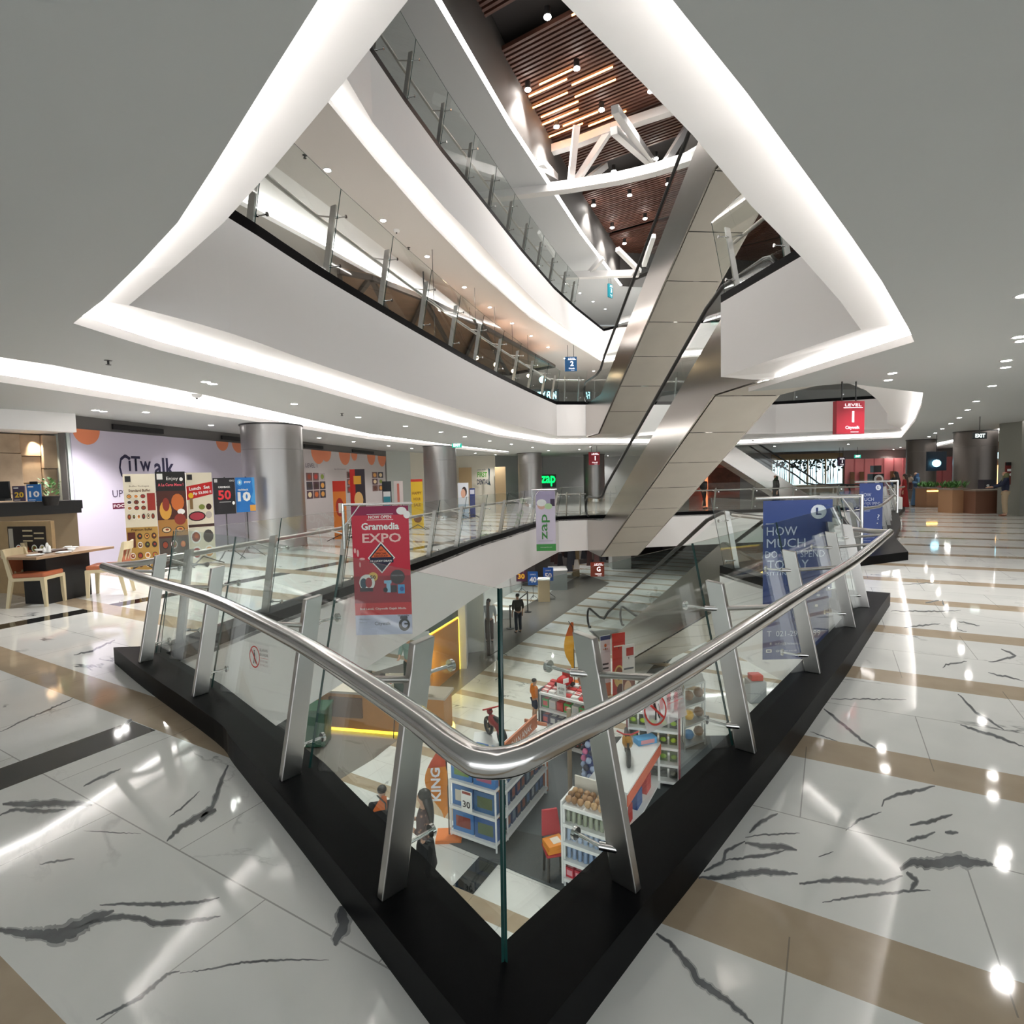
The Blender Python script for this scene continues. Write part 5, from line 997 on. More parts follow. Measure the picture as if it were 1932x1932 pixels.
def dred(b):
    PK = H('C8203C'); b.start(); b.rect(0, 0, 1, 0.155, H('C9CCE6')); b.rect(0, 0.155, 1, 0.25, H('D02834')); b.rect(0, 0.25, 1, 0.46, H('9A1C34')); b.rect(0.0, 0.93, 1, 1, H('8A1848'))
    b.rect(0.27, 0.936, 0.73, 0.939, W_); b.rect(0.27, 0.893, 0.73, 0.896, W_); b.ell(0.88, 0.96, 0.09, 0.03, W_); b.ell(0.97, 0.93, 0.06, 0.03, W_)
    def rnd(cx, cy, r, mt): b.poly([(cx+r*math.copysign(abs(math.cos(q))**0.75, math.cos(q))*1.0, cy+r*0.45*math.copysign(abs(math.sin(q))**0.75, math.sin(q))*1.15) for q in [2*math.pi*i/24 for i in range(24)]], mt)
    def dia(cx, cy, r, mt): b.poly([(cx-r, cy), (cx, cy-r*0.5), (cx+r, cy), (cx, cy+r*0.52)], mt)
    dia(0.5, 0.60, 0.24, W_); dia(0.5, 0.60, 0.215, NAVY); b.poly([(0.32, 0.605), (0.68, 0.605), (0.5, 0.695)], H('E86838')); b.rect(0.29, 0.562, 0.71, 0.592, NAVY)
    b.ell(0.34, 0.455, 0.085, 0.036, H('E8C060')); b.ell(0.23, 0.41, 0.14, 0.065, W_); b.ell(0.17, 0.405, 0.06, 0.04, H('1E4A60')); b.ell(0.26, 0.41, 0.06, 0.04, H('A02838')); b.rect(0.1, 0.34, 0.33, 0.37, H('3A3440')); b.ell(0.77, 0.45, 0.13, 0.056, H('2A2630')); b.rect(0.53, 0.40, 0.66, 0.425, H('80B8D8')); b.rect(0.57, 0.33, 0.64, 0.40, H('90C0E0')); b.rect(0.64, 0.33, 0.75, 0.385, H('1A2030')); b.rect(0.77, 0.32, 0.89, 0.39, H('40A0D8')); b.ell(0.84, 0.355, 0.04, 0.018, H('2850A0')); b.ell(0.55, 0.35, 0.04, 0.02, H('1A2030'))
    for q in [(0.04, 0.66, 0.02, 0.02), (0.09, 0.64, 0.02, 0.028), (0.16, 0.595, 0.05, 0.01), (0.12, 0.55, 0.015, 0.02)]: b.ell(*q, H('E8B8B8'))
    b.ell(0.86, 0.075, 0.1, 0.05, H('2A2A34')); b.ell(0.87, 0.078, 0.055, 0.028, H('C9CCE6')); b.rect(0.86, 0.075, 0.96, 0.088, H('2A2A34')); b.rect(0.79, 0.12, 0.92, 0.142, H('4A4A58')); b.end()
    b.txt('NOW OPEN', 0.5, 0.916, 0.024, W_, 0.40, 0.02); b.txt('Gramedia', 0.5, 0.845, 0.055, W_, 0.66, 0.03); b.txt('EXPO', 0.52, 0.755, 0.072, H('F0C8C4'), 0.68, 0.02)
    b.txt('SPECIAL', 0.5, 0.635, 0.014, K_, 0.2, 0.02); b.txt('DISCOUNT', 0.5, 0.615, 0.014, K_, 0.24, 0.02); b.txt('GET', 0.5, 0.66, 0.011, K_, 0.08); b.txt('16 LUCKY DRAW', 0.5, 0.577, 0.016, W_, 0.38, 0.02)
    b.txt('50', 0.34, 0.452, 0.028, K_, 0.1, 0.03); b.txt('PROMO BACK TO SCHOOL', 0.77, 0.462, 0.011, H('C8C8D0'), 0.2); b.txt('3rd Level, Citywalk Gajah Mada.', 0.5, 0.203, 0.022, W_, 0.82, 0.02)
    b.txt('Citywalk', 0.48, 0.085, 0.035, H('4A4A58'), 0.28); b.txt('Gramedia', 0.85, 0.148, 0.012, H('3A3A48'), 0.2, 0.02); b.txt('Official Partner', 0.16, 0.125, 0.008, H('6A6A78'), 0.2); b.txt('Follow us', 0.14, 0.1, 0.008, H('6A6A78'), 0.14)
pole_banner('red EXPO banner hanging over the void from the far left railing', 662, 770, 956, 8.1, 1.92, dred, 'C41F3C', side=-1, D2=8.1)
def dblue(b):
    b.start(); b.ell(0.80, 0.925, 0.115, 0.045, H('E8ECF8')); b.rect(0.76, 0.905, 0.79, 0.95, H('1E3478')); b.rect(0.76, 0.905, 0.84, 0.914, H('1E3478')); b.rect(0.04, 0.855, 0.16, 0.858, W_); b.rect(0.05, 0.045, 0.13, 0.065, W_); b.rect(0.065, 0.05, 0.115, 0.06, H('28407E')); b.rect(0.76, 0.33, 0.8, 0.345, W_); b.end()
    for t_, u, v, h, w_ in (('HOW', 0.27, 0.81, 0.055, 0.44), ('MUCH', 0.33, 0.735, 0.055, 0.56), ('DO YOU SPEND', 0.46, 0.665, 0.042, 0.86), ('TODAY', 0.36, 0.60, 0.058, 0.60), ('SITTING?', 0.25, 0.545, 0.022, 0.4), ('T  021-29201599', 0.45, 0.165, 0.035, 0.78), ('E  info@leben.co.id', 0.38, 0.10, 0.02, 0.55), ('@leben.co.id', 0.34, 0.055, 0.016, 0.3)): b.txt(t_, u, v, h, H('D8E0F4'), w_)
    b.txt('?', 0.82, 0.44, 0.09, H('D8E0F4'), 0.1)
pole_banner('tall blue HOW MUCH banner hanging over the void behind the right railing', 1440, 1571, 945, 6.8, 2.0, dblue, '2A4288', side=1, plen=0.36)
pole_banner('smaller distant blue HOW MUCH banner at the right side of the void', 1622, 1666, 912, 11.3, 1.25, dblue, '2A4288', side=1, plen=0.3)
def dzap(b):
    b.start(); b.rect(0, 0, 1, 0.115, H('3E9A48')); b.rect(0.02, 0.76, 0.98, 0.99, H('A8A0C0')); b.ell(0.3, 0.76, 0.22, 0.07, H('D8B0A0')); b.ell(0.3, 0.80, 0.25, 0.06, H('E8ECEC')); b.rect(0.75, 0.74, 0.98, 0.86, H('3A2A48')); b.ell(0.65, 0.74, 0.2, 0.05, H('B8D8A8')); b.rect(0.1, 0.165, 0.85, 0.17, H('8A8498')); b.end()
    b.txt('zap', 0.5, 0.39, 0.115, H('3A8A3E'), 0.85, 0.02, rot=math.pi/2)
    b.txt('www.zapclinic.com', 0.5, 0.06, 0.02, W_, 0.6)
def dz2(b):
    # rotated word: the letters read upwards
    dzap(b)
a = atY(1012, 925, 19)
def dzr(b):
    b.start(); b.rect(0, 0, 1, 0.115, H('3E9A48')); b.rect(0.02, 0.76, 0.98, 0.99, H('A8A0C0')); b.ell(0.3, 0.76, 0.22, 0.07, H('D8B0A0')); b.ell(0.3, 0.80, 0.25, 0.06, H('E8ECEC')); b.rect(0.75, 0.74, 0.98, 0.86, H('3A2A48')); b.ell(0.65, 0.74, 0.2, 0.05, H('B8D8A8')); b.rect(0.1, 0.165, 0.85, 0.17, H('8A8498')); b.end()
    text('zap', b.p, b.pt(0.5, 0.40), b.U.normalized(), -b.R.normalized(), 0.42*b.w, H('3A8A3E'), 0.42*b.h, 'lettering', 0.006, 0.01)
    b.txt('www.zapclinic.com', 0.5, 0.06, 0.02, W_, 0.6)
pole_banner('white and green banner with an upright zap word on the far left railing', 1010, 1047, 926, 18.6, 2.05, dzr, 'D4CCE0', side=-1)

# level signs
def level_sign(label, x, y, D, w_, h, txt_, col, zceil, rz=0.0, emit=True, brand='Citywalk'):
    p = atY(x, y, D); t = thing('level_sign', label, 'sign', p, rz); M().box((0, 0, 0), (w_, 0.10, h)).build('box', H(col, rough=0.4), t, bevel=0.006)
    wt = mat('sign_white', (1, 0.97, 1), emit=0.7); b = Board(t, (-w_/2, -0.052, -h/2), (w_, 0, 0), (0, 0, h)); b.start(); b.rect(0.24, 0.78, 0.92, 0.80, wt); b.rect(0.5, 0.05, 0.78, 0.065, wt); b.end('underline')
    b.txt('LEVEL', 0.58, 0.875, 0.085, wt, 0.58, -0.005); b.txt(txt_, 0.58, 0.52, 0.34, wt, None if txt_ == '1' else 0.28, 0.02); b.txt(brand, 0.56, 0.18, 0.12, wt, 0.5, 0.0)
    for sx in (-0.25, 0.25): M().cyl((sx*w_, 0, h/2), (sx*w_, 0, zceil-p.z), 0.012, 6).build('rod', DARK, t)
    return t
level_sign('red hanging LEVEL 1 sign with lit white letters, the nearest one at the right', 1601, 788, 9.7, 0.53, 0.57, '1', 'A81E30', ZC, 0.12)
level_sign('red hanging LEVEL 1 sign beside the escalator handrail, far across the void', 1121, 865, 28.6, 0.57, 0.66, '1', 'A01828', ZC)
level_sign('tiny dark red hanging level sign before the bright display window', 1587, 871, 38, 0.5, 0.6, '1', '3A1440', ZC)
level_sign('blue hanging LEVEL 2 sign in the second floor ceiling', 1077, 687, 26, 0.55, 0.66, '2', '1E5A90', Z2)
level_sign('teal hanging level 3 sign high beside the topmost escalator', 1151, 549, 30, 0.35, 0.7, '3', '1E8090', ZR3, 0.8)
level_sign('red hanging LEVEL G sign on the ground floor below the escalator foot', 1127, 1074, 23.5, 0.58, 0.62, 'G', 'A8402A', ZC-ST)
def exit_sign(label, x, y, D, zc, col='20A088'):
    p = atY(x, y, D); t = thing('exit_sign', label, 'sign', p); M().box((0, 0, 0), (0.42, 0.05, 0.2)).build('box', mat('exit_'+col, tuple(v*0.6 for v in H(col).node_tree.nodes['Principled BSDF'].inputs['Base Color'].default_value[:3]), emit=1.0 if col != '202422' else 0), t); text('EXIT', t, (0, -0.03, 0), (1, 0, 0), (0, 0, 1), 0.11, mat('exit_white', (0.8, 1, 0.95), emit=1.5), 0.3, bold=0.02); M().cyl((0, 0, 0.1), (0, 0, zc-p.z), 0.01, 6).build('rod', DARK, t)
exit_sign('small green exit sign on the lit cove left of the third column', 862, 840, 24, ZC); exit_sign('small green exit sign on the second floor above the wooden structure', 887, 608, 20, Z2); exit_sign('unlit dark exit sign under the right lit cove', 1848, 822, 17, ZC, '202422'); exit_sign('tiny green exit sign above the pink wall', 1618, 861, 38, ZC)

# warning stickers on the glass
def film(name, a):
    m = mat(name, (0.72, 0.66, 0.65), 0.4); m.node_tree.nodes['Principled BSDF'].inputs['Alpha'].default_value = a; return m
def sticker(label, corners, pa, pb, fa=0.5):
    """corners: lower left, lower right, upper left of the film; pa-pb is the foot line of the pane it sticks to"""
    a, b_ = Vector((*pa, 0.16)), Vector((*pb, 0.16)); h = (b_-a).normalized(); v = Vector((-h.y, h.x, 0)); cc = Vector((0.0, 9.0, 0))
    if v.dot(cc-a) < 0: v = -v
    up = (v*0.24+Vector((0, 0, 1.17))).normalized(); n = h.cross(up).normalized(); n = n if n.y < 0 else -n
    P = [on_plane(x, y, a+n*0.018, n) for x, y in corners]; t = thing('warning_sticker', label, 'sticker', P[0]); b = Board(t, (0, 0, 0), P[1]-P[0], P[2]-P[0])
    m = M(); m.quad(b.pt(0, 0), b.pt(1, 0), b.pt(1, 1), b.pt(0, 1)); m.build('film', film('sticker_film_%d' % int(fa*100), fa), t)
    RD = H('C03028'); b.start(); n_ = 28; asp = b.w/b.h
    def rr(r, q): return (0.28+r*math.cos(q)*0.62, 0.5+r*math.sin(q))
    for i in range(n_): q0, q1 = 2*math.pi*i/n_, 2*math.pi*(i+1)/n_; b.m.quad(*[b.pt(*rr(r, q), 0.002) for r, q in ((0.36, q0), (0.41, q0), (0.41, q1), (0.36, q1))], b.mi(RD))
    b.z += 0.001; b.ell(0.28, 0.72, 0.028, 0.04, K_); b.poly([(0.25, 0.67), (0.30, 0.67), (0.31, 0.48), (0.26, 0.48)], K_); b.poly([(0.26, 0.48), (0.29, 0.48), (0.25, 0.25), (0.22, 0.25)], K_); b.poly([(0.29, 0.48), (0.31, 0.48), (0.34, 0.25), (0.31, 0.25)], K_); b.poly([(0.36, 0.62), (0.37, 0.62), (0.37, 0.28), (0.36, 0.28)], K_); b.poly([(0.12, 0.74), (0.15, 0.78), (0.43, 0.25), (0.40, 0.21)], RD); b.rect(0.58, 0.50, 0.95, 0.51, RD); b.end('symbol')
    b.txt('DILARANG', 0.765, 0.80, 0.10, H('3A2A2A'), 0.38); b.txt('BERSANDAR', 0.765, 0.63, 0.10, H('3A2A2A'), 0.40); b.txt('DO NOT LEAN', 0.765, 0.40, 0.07, H('9A8A88'), 0.36); b.txt('ON THE GLASS', 0.765, 0.26, 0.07, H('9A8A88'), 0.36)
    return t
sticker('no leaning warning sticker on the right glass panel, red circle and dark words', [(1221, 1385), (1297, 1349), (1205, 1312)], (0.61, 2.44), (1.25, 3.13))
sticker('smaller no leaning warning sticker on the left glass panel with a red circle', [(471, 1262), (510, 1272), (470, 1212)], (-2.39, 4.25), (-1.16, 2.99), 0.12)
# ---------------------------------------------------------------- ground floor
G = -ST
def ag(x, y, dz=0.0): return at(x, y, G+dz)
CARP = mat('grey_carpet', (0.075, 0.085, 0.09), 0.9, noise=0.2, nscale=30)
cp = [ag(826, 1583), ag(1140, 1716), ag(1420, 1388), ag(1045, 1392)]
m = M(); m.prism([p[:2] for p in cp], 0, 0.012); o = m.build('carpet', CARP); o.location = (0, 0, G+0.001); tag(o, 'dark grey carpet under the toy sale shelves on the ground floor', 'carpet')
gp = [ag(300, 1480), ag(640, 1445), ag(700, 1400), ag(917, 1235), ag(1000, 1170), ag(1125, 1098), ag(1040, 1090), ag(880, 1180), ag(815, 1305), ag(560, 1380)]
m = M(); m.prism([p[:2] for p in [ag(560, 1520), ag(705, 1432), ag(950, 1235), ag(1150, 1100), ag(1100, 1082), ag(835, 1230), ag(500, 1330)]], 0, 0.004); o = m.build('trim_13', mat('grey_path', (0.22, 0.20, 0.18), 0.15)); o.location = (0, 0, G+0.001); struct(o)
# left hand shops of the ground floor
GH = ZC
def gwall(name, P, z1, mt, z0=0): m = M(); m.wall([p[:2] for p in P], G+z0, G+z1); return struct(m.build(name, mt))
q = [ag(360, 1480), ag(838, 1372), ag(866, 1262), ag(880, 1260), ag(915, 1226), ag(1010, 1140), ag(1075, 1086)]
ORW = mat('orange_timber', (0.52, 0.24, 0.07), 0.45, noise=0.1)
back0 = [ag(480, 1290), ag(760, 1235)]
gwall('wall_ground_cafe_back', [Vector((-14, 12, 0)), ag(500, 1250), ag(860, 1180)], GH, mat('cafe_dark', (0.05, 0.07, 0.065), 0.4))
# long orange counter
A, B = ag(560, 1375), ag(838, 1398); d = (B-A).normalized(); hn_ = Vector((d.y, -d.x, 0)); t = thing('cafe_counter', 'long orange timber cafe counter with yellow light along its foot', 'counter', (A.x, A.y, G)); L = (B-A).length; rz = math.atan2(d.y, d.x)
ax_ = [d, -hn_, Vector((0, 0, 1))]
M().box(d*L/2-hn_*0.35+Vector((0, 0, 0.55)), (L, 0.6, 0.9), ax=ax_).build('body', ORW, t); M().box(d*L/2-hn_*0.35+Vector((0, 0, 1.03)), (L+0.1, 0.7, 0.06), ax=ax_).build('top', mat('beige_top', (0.55, 0.48, 0.40), 0.4), t)
M().box(d*L/2-hn_*0.30+Vector((0, 0, 0.05)), (L, 0.54, 0.03), ax=ax_).build('light_line', mat('yellow_led', (1.0, 0.72, 0.06), emit=1.0), t); M().box(d*L*0.35-hn_*0.03+Vector((0, 0, 0.65)), (0.9, 0.08, 0.5), ax=ax_).build('open_shelf', mat('shelf_brown', (0.18, 0.10, 0.06), 0.5), t)
# glazed upper part and the orange return panel
A2, B2 = ag(815, 1305), ag(866, 1262); d2_ = (B2-A2).normalized(); L2_ = (B2-A2).length*1.0; t = thing('cafe_screen', 'orange timber return panel with dark glass above and a yellow lit edge', 'screen', (A2.x, A2.y, G)); ax2 = [d2_, Vector((-d2_.y, d2_.x, 0)), Vector((0, 0, 1))]
M().box(d2_*L2_/2+Vector((0, 0, 0.85)), (L2_, 0.08, 1.7), ax=ax2).build('timber_panel', ORW, t); M().box(d2_*L2_/2+Vector((0, 0, 1.74)), (L2_, 0.06, 0.03), ax=ax2).build('light_line', mat('yellow_led'), t); M().box(d2_*L2_/2+Vector((0, 0, 2.5)), (L2_, 0.04, 1.45), ax=ax2).build('dark_glass', mat('dark_glass', (0.03, 0.06, 0.06), 0.08), t); M().box(d2_*(L2_-0.02)+Vector((0, 0, 0.85)), (0.02, 0.1, 1.7), ax=ax2).build('light_edge', mat('yellow_led'), t)
lamp('POINT', 'cafe_glow', (A2.x+0.5, A2.y-0.4, G+0.9), 12, 0.2, (1, 0.75, 0.15))
p = ag(874, 1262); o = M().box((0, 0, GH/2), (0.24, 0.5, GH)).build('wall_ground_pillar', WHITE); o.location = (p.x, p.y+0.25, G); struct(o)
gwall('wall_ground_white', [p+Vector((0.1, 0.6, 0)), ag(884, 1232), ag(914, 1228), ag(915, 1150), ag(985, 1105)], GH, mat('ground_white', (0.62, 0.64, 0.62), 0.5))
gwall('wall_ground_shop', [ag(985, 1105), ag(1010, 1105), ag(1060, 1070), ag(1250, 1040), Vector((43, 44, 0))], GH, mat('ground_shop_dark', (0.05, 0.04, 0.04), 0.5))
gwall('wall_ground_right', [Vector((43, 45, 0)), Vector((20, 18, 0)), Vector((12, 4, 0)), Vector((12, -7, 0))], GH, WHITE)
# cafe equipment and staff side clutter behind the counter
for k, (x, y, c, lb) in enumerate([(690, 1345, '5A5A58', 'grey coffee machine'), (722, 1352, 'D8D4C8', 'white stacked cups'), (752, 1360, '3A4A44', 'dark green grinder'), (783, 1368, '8A6A4A', 'brown paper bags stand')]):
    pp = ag(x, y+38); t = thing('cafe_equipment', lb+' on the orange counter seen under the white fascia', 'equipment', (pp.x, pp.y+0.35, G+1.06)); M().box((0, 0, 0.16), (0.24, 0.24, 0.32)).build('body', H(c), t, bevel=0.02); M().box((0, 0, 0.35), (0.20, 0.20, 0.06)).build('lid', K_, t)
# kiosks and stands on the far ground floor
def gbox(name, label, cat, x0, x1, yb, h, dp, mt, top=None):
    a, c = ag(x0, yb), ag(x1, yb); t = thing(name, label, cat, ((a.x+c.x)/2, a.y+dp/2, G)); w_ = c.x-a.x; M().box((0, 0, h/2), (w_, dp, h)).build('body', mt, t, bevel=0.01)
    if top: M().box((0, 0, h+0.025), (w_+0.05, dp+0.05, 0.05)).build('top', top, t)
    return t
gbox('podium', 'round edged beige reception podium by the 40 and 50 signs', 'podium', 1016, 1038, 1136, 1.1, 0.6, mat('podium_beige', (0.50, 0.38, 0.24), 0.5), WHITE)
gbox('kiosk_counter', 'steel grey kiosk counter right of the blue 50 sign', 'counter', 1038, 1071, 1114, 1.1, 1.2, mat('kiosk_steel', (0.30, 0.32, 0.31), 0.3, 0.6), WHITE)
gbox('kiosk_counter', 'long pale kiosk counter behind the foot of the escalator', 'counter', 1155, 1192, 1074, 1.0, 1.4, mat('kiosk_pale', (0.45, 0.46, 0.44), 0.4), mat('dark_wood'))
gbox('folding_sign', 'light wooden framed board before the dark shop', 'sign', 1081, 1094, 1088, 1.7, 0.2, mat('oak'))
gbox('white_bench', 'low white box near the queue barrier', 'bench', 948, 970, 1168, 0.4, 0.5, WHITE)
rn = random.Random(11)
for k, (x, c, n, tc_, yb) in enumerate([(983, '4A1E38', '30', 'F0B030', 1120), (1005, '1E5AA8', '40', 'F0F0F8', 1134), (1034, '1E5AB8', '50', 'F0F0F8', 1128)]):
    D = ag(x, yb).y; a = atY(x-9, 1090, D); c_ = atY(x+10, 1090, D); h = 0.75; cc = (a+c_)/2; t = thing('sign_stand', ['purple sign on a stand with a yellow 30 on the ground floor', 'blue sign on a stand reading 40, just left of the beige podium', 'blue sign on a stand reading 50, in front of the steel kiosk'][k], 'sign stand', (cc.x, D, G)); zz0 = a.z-G-(0.45 if k < 2 else 0.2)
    zz0 = [atY(983, 1097, D).z-G, atY(1005, 1104, D).z-G, atY(1034, 1096, D).z-G][k]
    b = Board(t, (-(c_.x-a.x)/2, 0, zz0), (c_.x-a.x, 0, 0), (0, 0, 0.7)); b.base(H(c), 0.02); b.txt(n, 0.5, 0.4, 0.42, H(tc_), 0.7, 0.04); b.txt('CASHBACK', 0.5, 0.78, 0.10, W_, 0.6)
    M().cyl((0, 0.03, 0.15), (0, 0.03, zz0+0.65), 0.015, 6).build('pole', DARK, t)
    for j in range(3): an = j*2.09; M().cyl((0, 0.03, 0.3), (math.cos(an)*0.35, 0.03+math.sin(an)*0.35, 0.01), 0.012, 6).build('leg', DARK, t)
# goods of the far shop
for k in range(16):
    x = 1044+k*6.3+rn.uniform(-1, 1); pp = atY(x, 1070, 34+rn.uniform(-2, 2)); hh = rn.uniform(0.5, 1.3); m = M(); m.hexa([Vector((-0.18, -0.05, 0)), Vector((0.18, -0.05, 0)), Vector((0.18, 0.05, 0)), Vector((-0.18, 0.05, 0)), Vector((-0.1, -0.04, hh)), Vector((0.1, -0.04, hh)), Vector((0.1, 0.04, hh)), Vector((-0.1, 0.04, hh))]); o = m.build('hanging_garment', H(rn.choice(['2A2028', '8A7A70', 'B8A898', '5A3A38', '3A3A44', 'C8C0B8']))); o.location = (pp.x, pp.y, G+rn.uniform(0.7, 1.3)); tag(o, 'small garment hanging in the dark shop under the white fascia far below', 'clothing', 'garments in the far ground floor shop')
# queue barrier
pa, pb = ag(963, 1186), ag(972, 1168); t = thing('queue_barrier', 'black queue barrier posts with a belt near the standing men', 'barrier', (pa.x, pa.y, G))
for v in (Vector((0, 0, 0)), pb-pa+Vector((0.6, 1.2, 0))): M().cyl(v, v+Vector((0, 0, 1.0)), 0.03, 8).build('post', DARK, t); M().cyl(v, v+Vector((0, 0, 0.03)), 0.17, 14).build('foot_plate', DARK, t)
M().beam(Vector((0, 0, 0.93)), pb-pa+Vector((0.6, 1.2, 0.93)), 0.01, 0.06).build('belt', DARK, t)
# roll-up by the white wall (seen edge on) and standees by the escalator foot
p = ag(940, 1240); t = thing('roll_up_stand', 'dark roll-up stand on a tripod base beside the white ground floor wall', 'standee', (p.x, p.y, G)); M().box((-0.32, 0, 1.05), (0.10, 0.30, 1.9)).build('panel', H('2A1E1C'), t)
for j in range(3): an = j*2.09+0.5; M().cyl((0, 0, 0.25), (math.cos(an)*0.35, math.sin(an)*0.35, 0.01), 0.012, 6).build('leg', DARK, t)
def gstand(label, x0, x1, yt, D, h, dr, base, z0=0.05):
    a, c = atY(x0, 1100, D), atY(x1, 1100, D+0.15); t, b = board_thing('poster_standee', label, 'standee', (a.x, a.y, G+z0), (c.x, c.y, G+z0), h); b.base(H(base), 0.02); dr(b); M().beam(Vector((0, 0.25, -z0)), Vector((0, 0, h*0.8)), 0.02, 0.02).build('strut', DARK, t); return t
gstand('narrow white and orange notice standee beside the escalator foot', 1131, 1150, 1185, 15.2, 1.75, lettered(flatd(('r', 0, 0, 1, 0.22, 'D07030'), ('r', 0, 0.93, 1, 1, '1E3A78'), ('r', 0.2, 0.45, 0.8, 0.48, '2A2A30'), ('r', 0.2, 0.52, 0.8, 0.55, '2A2A30'), ('r', 0.2, 0.38, 0.8, 0.41, '2A2A30'), ('e', 0.5, 0.84, 0.12, 0.03, 'D07030')), ('shopee', 0.5, 0.78, 0.03, 'D07030', 0.5)), 'E0E0E4')
gstand('red food poster standee with a yellow dish beside the escalator foot', 1154, 1178, 1168, 14.9, 1.9, flatd(('e', 0.5, 0.36, 0.42, 0.17, 'E8C070'), ('e', 0.5, 0.4, 0.28, 0.1, '9A4A28'), ('e', 0.6, 0.15, 0.3, 0.1, '5A2018'), ('r', 0.1, 0.80, 0.9, 0.82, 'F8E8D8')), 'C82818')
gstand('white and brown menu standee right of the red food poster', 1173, 1196, 1187, 14.5, 1.7, flatd(('r', 0, 0, 1, 0.5, '7A3A28'), ('r', 0.3, 0.82, 0.9, 0.95, 'B02820'), ('e', 0.4, 0.3, 0.3, 0.12, 'D8B090'), ('r', 0.1, 0.6, 0.9, 0.63, '4A4A50')), 'D8D0CC')
# the tall flags
def flag(label, x, yb, yt, col1, col2, lean, word=None, w_=0.36):
    p = ag(x, yb); top = atY(x, yt, p.y); h = top.z-G; t = thing('feather_flag', label, 'flag', (p.x, p.y, G)); M().box((0, 0, 0.03), (0.45, 0.35, 0.06)).build('base', H('E07828'), t); M().tube([(0, 0, 0.05), (0, 0, h*0.6), (-0.02*lean, 0, h*0.9), (-0.15*lean, 0, h)], 0.012, 6).build('pole', DARK, t)
    m = M(); n = 10; L_ = []; R_ = []
    for i in range(n+1):
        f = i/n; z = h*(0.28+0.70*f); wd = w_*math.sin(math.pi*min(1, 0.12+f*0.8))*(1.0 if f > .1 else 0.55); L_.append(Vector((0, 0.02*math.sin(f*9), z))); R_.append(Vector((-lean*wd, 0.05*math.sin(f*7), z-(0.12 if f < .15 else 0))))
    for i in range(n): m.quad(L_[i], L_[i+1], R_[i+1], R_[i], 0 if i < n-3 else 1); m.quad(L_[i]+Vector((0, 0.006, 0)), L_[i+1]+Vector((0, 0.006, 0)), R_[i+1]+Vector((0, 0.006, 0)), R_[i]+Vector((0, 0.006, 0)), 0 if i < n-3 else 1)
    m.build('flag_cloth', [H(col1), H(col2)], t)
    if word: text(word, t, (-lean*w_*0.5, -0.07, h*0.6), (0, 0, 1), (-1, 0, 0), 0.17, H('F0F0F8'), 0.6, bold=0.03); 
    return t
flag('yellow and orange feather flag with white KING lettering left of the blue box shelf', 848, 1580, 1405, 'E08A28', 'C8481C', 1, 'KING', 0.40)
flag('slim yellow feather flag near the escalator foot', 1084, 1290, 1172, 'E8A818', 'D06018', 1, None, 0.3)
flag('small orange flag behind the person in black at the lower left', 735, 1655, 1500, 'D89028', 'C86018', 1, None, 0.3)
# shelving racks
def rack(label, FL, FR, BK, h, n, frame, boxes, endcol=None, topcol=None, name='display_rack', back=True):
    """FL-FR is the open front foot line, BK a point further back giving the depth"""
    FL, FR, BK = (Vector((v.x, v.y, 0)) for v in (FL, FR, BK)); a = FR-FL; b_ = BK-FR; L = a.length; D = b_.length; a.normalize(); b_ = (b_-a*b_.dot(a)*0); bn = b_.normalized()
    t = thing(name, label, 'shelf', (FL.x, FL.y, G+0.012)); ax = [a, bn, Vector((0, 0, 1))]
    for i in range(n+1):
        z = 0.12+i*(h-0.12)/n; c = a*L/2+bn*D/2+Vector((0, 0, z)); M().hexa([v+Vector((0, 0, z-0.02+q)) for q in (0, 0.04) for v in (Vector((0, 0, 0)), a*L, a*L+bn*D, bn*D)]).build('shelf', frame, t)
        if i <= n: M().beam(Vector((0, 0, z))-bn*0.012, a*L+Vector((0, 0, z))-bn*0.012, 0.02, 0.05).build('price_rail', frame, t)
    for v in (Vector((0, 0, 0)), a*L): M().beam(v+bn*0.02, v+bn*0.02+Vector((0, 0, h)), 0.03, 0.03).build('upright', frame, t)
    for v in (bn*D, a*L+bn*D): M().beam(v-bn*0.02, v-bn*0.02+Vector((0, 0, h)), 0.03, 0.03).build('upright', frame, t)
    if endcol:
        for k in endcol[1]: e = (a*L+a*0.02) if k == 'R' else (-a*0.02); M().hexa([e+a*s1_+bn*s2+Vector((0, 0, z)) for z in (0.05, h+0.08) for s1_, s2 in ((-0.015, -0.02), (0.015, -0.02), (0.015, D+0.02), (-0.015, D+0.02))]).build('end_panel', endcol[0], t)
    return t, a, bn, L, D
def item_mesh(kind, col, s):
    if kind == 'box':
        m = M(); m.box((0, 0, s[2]/2), s, 0); m.box((0, -s[1]/2-0.001, s[2]*0.5), (s[0]*0.7, 0.002, s[2]*0.55), 1); m.box((0, 0, s[2]+0.001), (s[0]*0.7, s[1]*0.6, 0.002), 1); return m
_items = {}
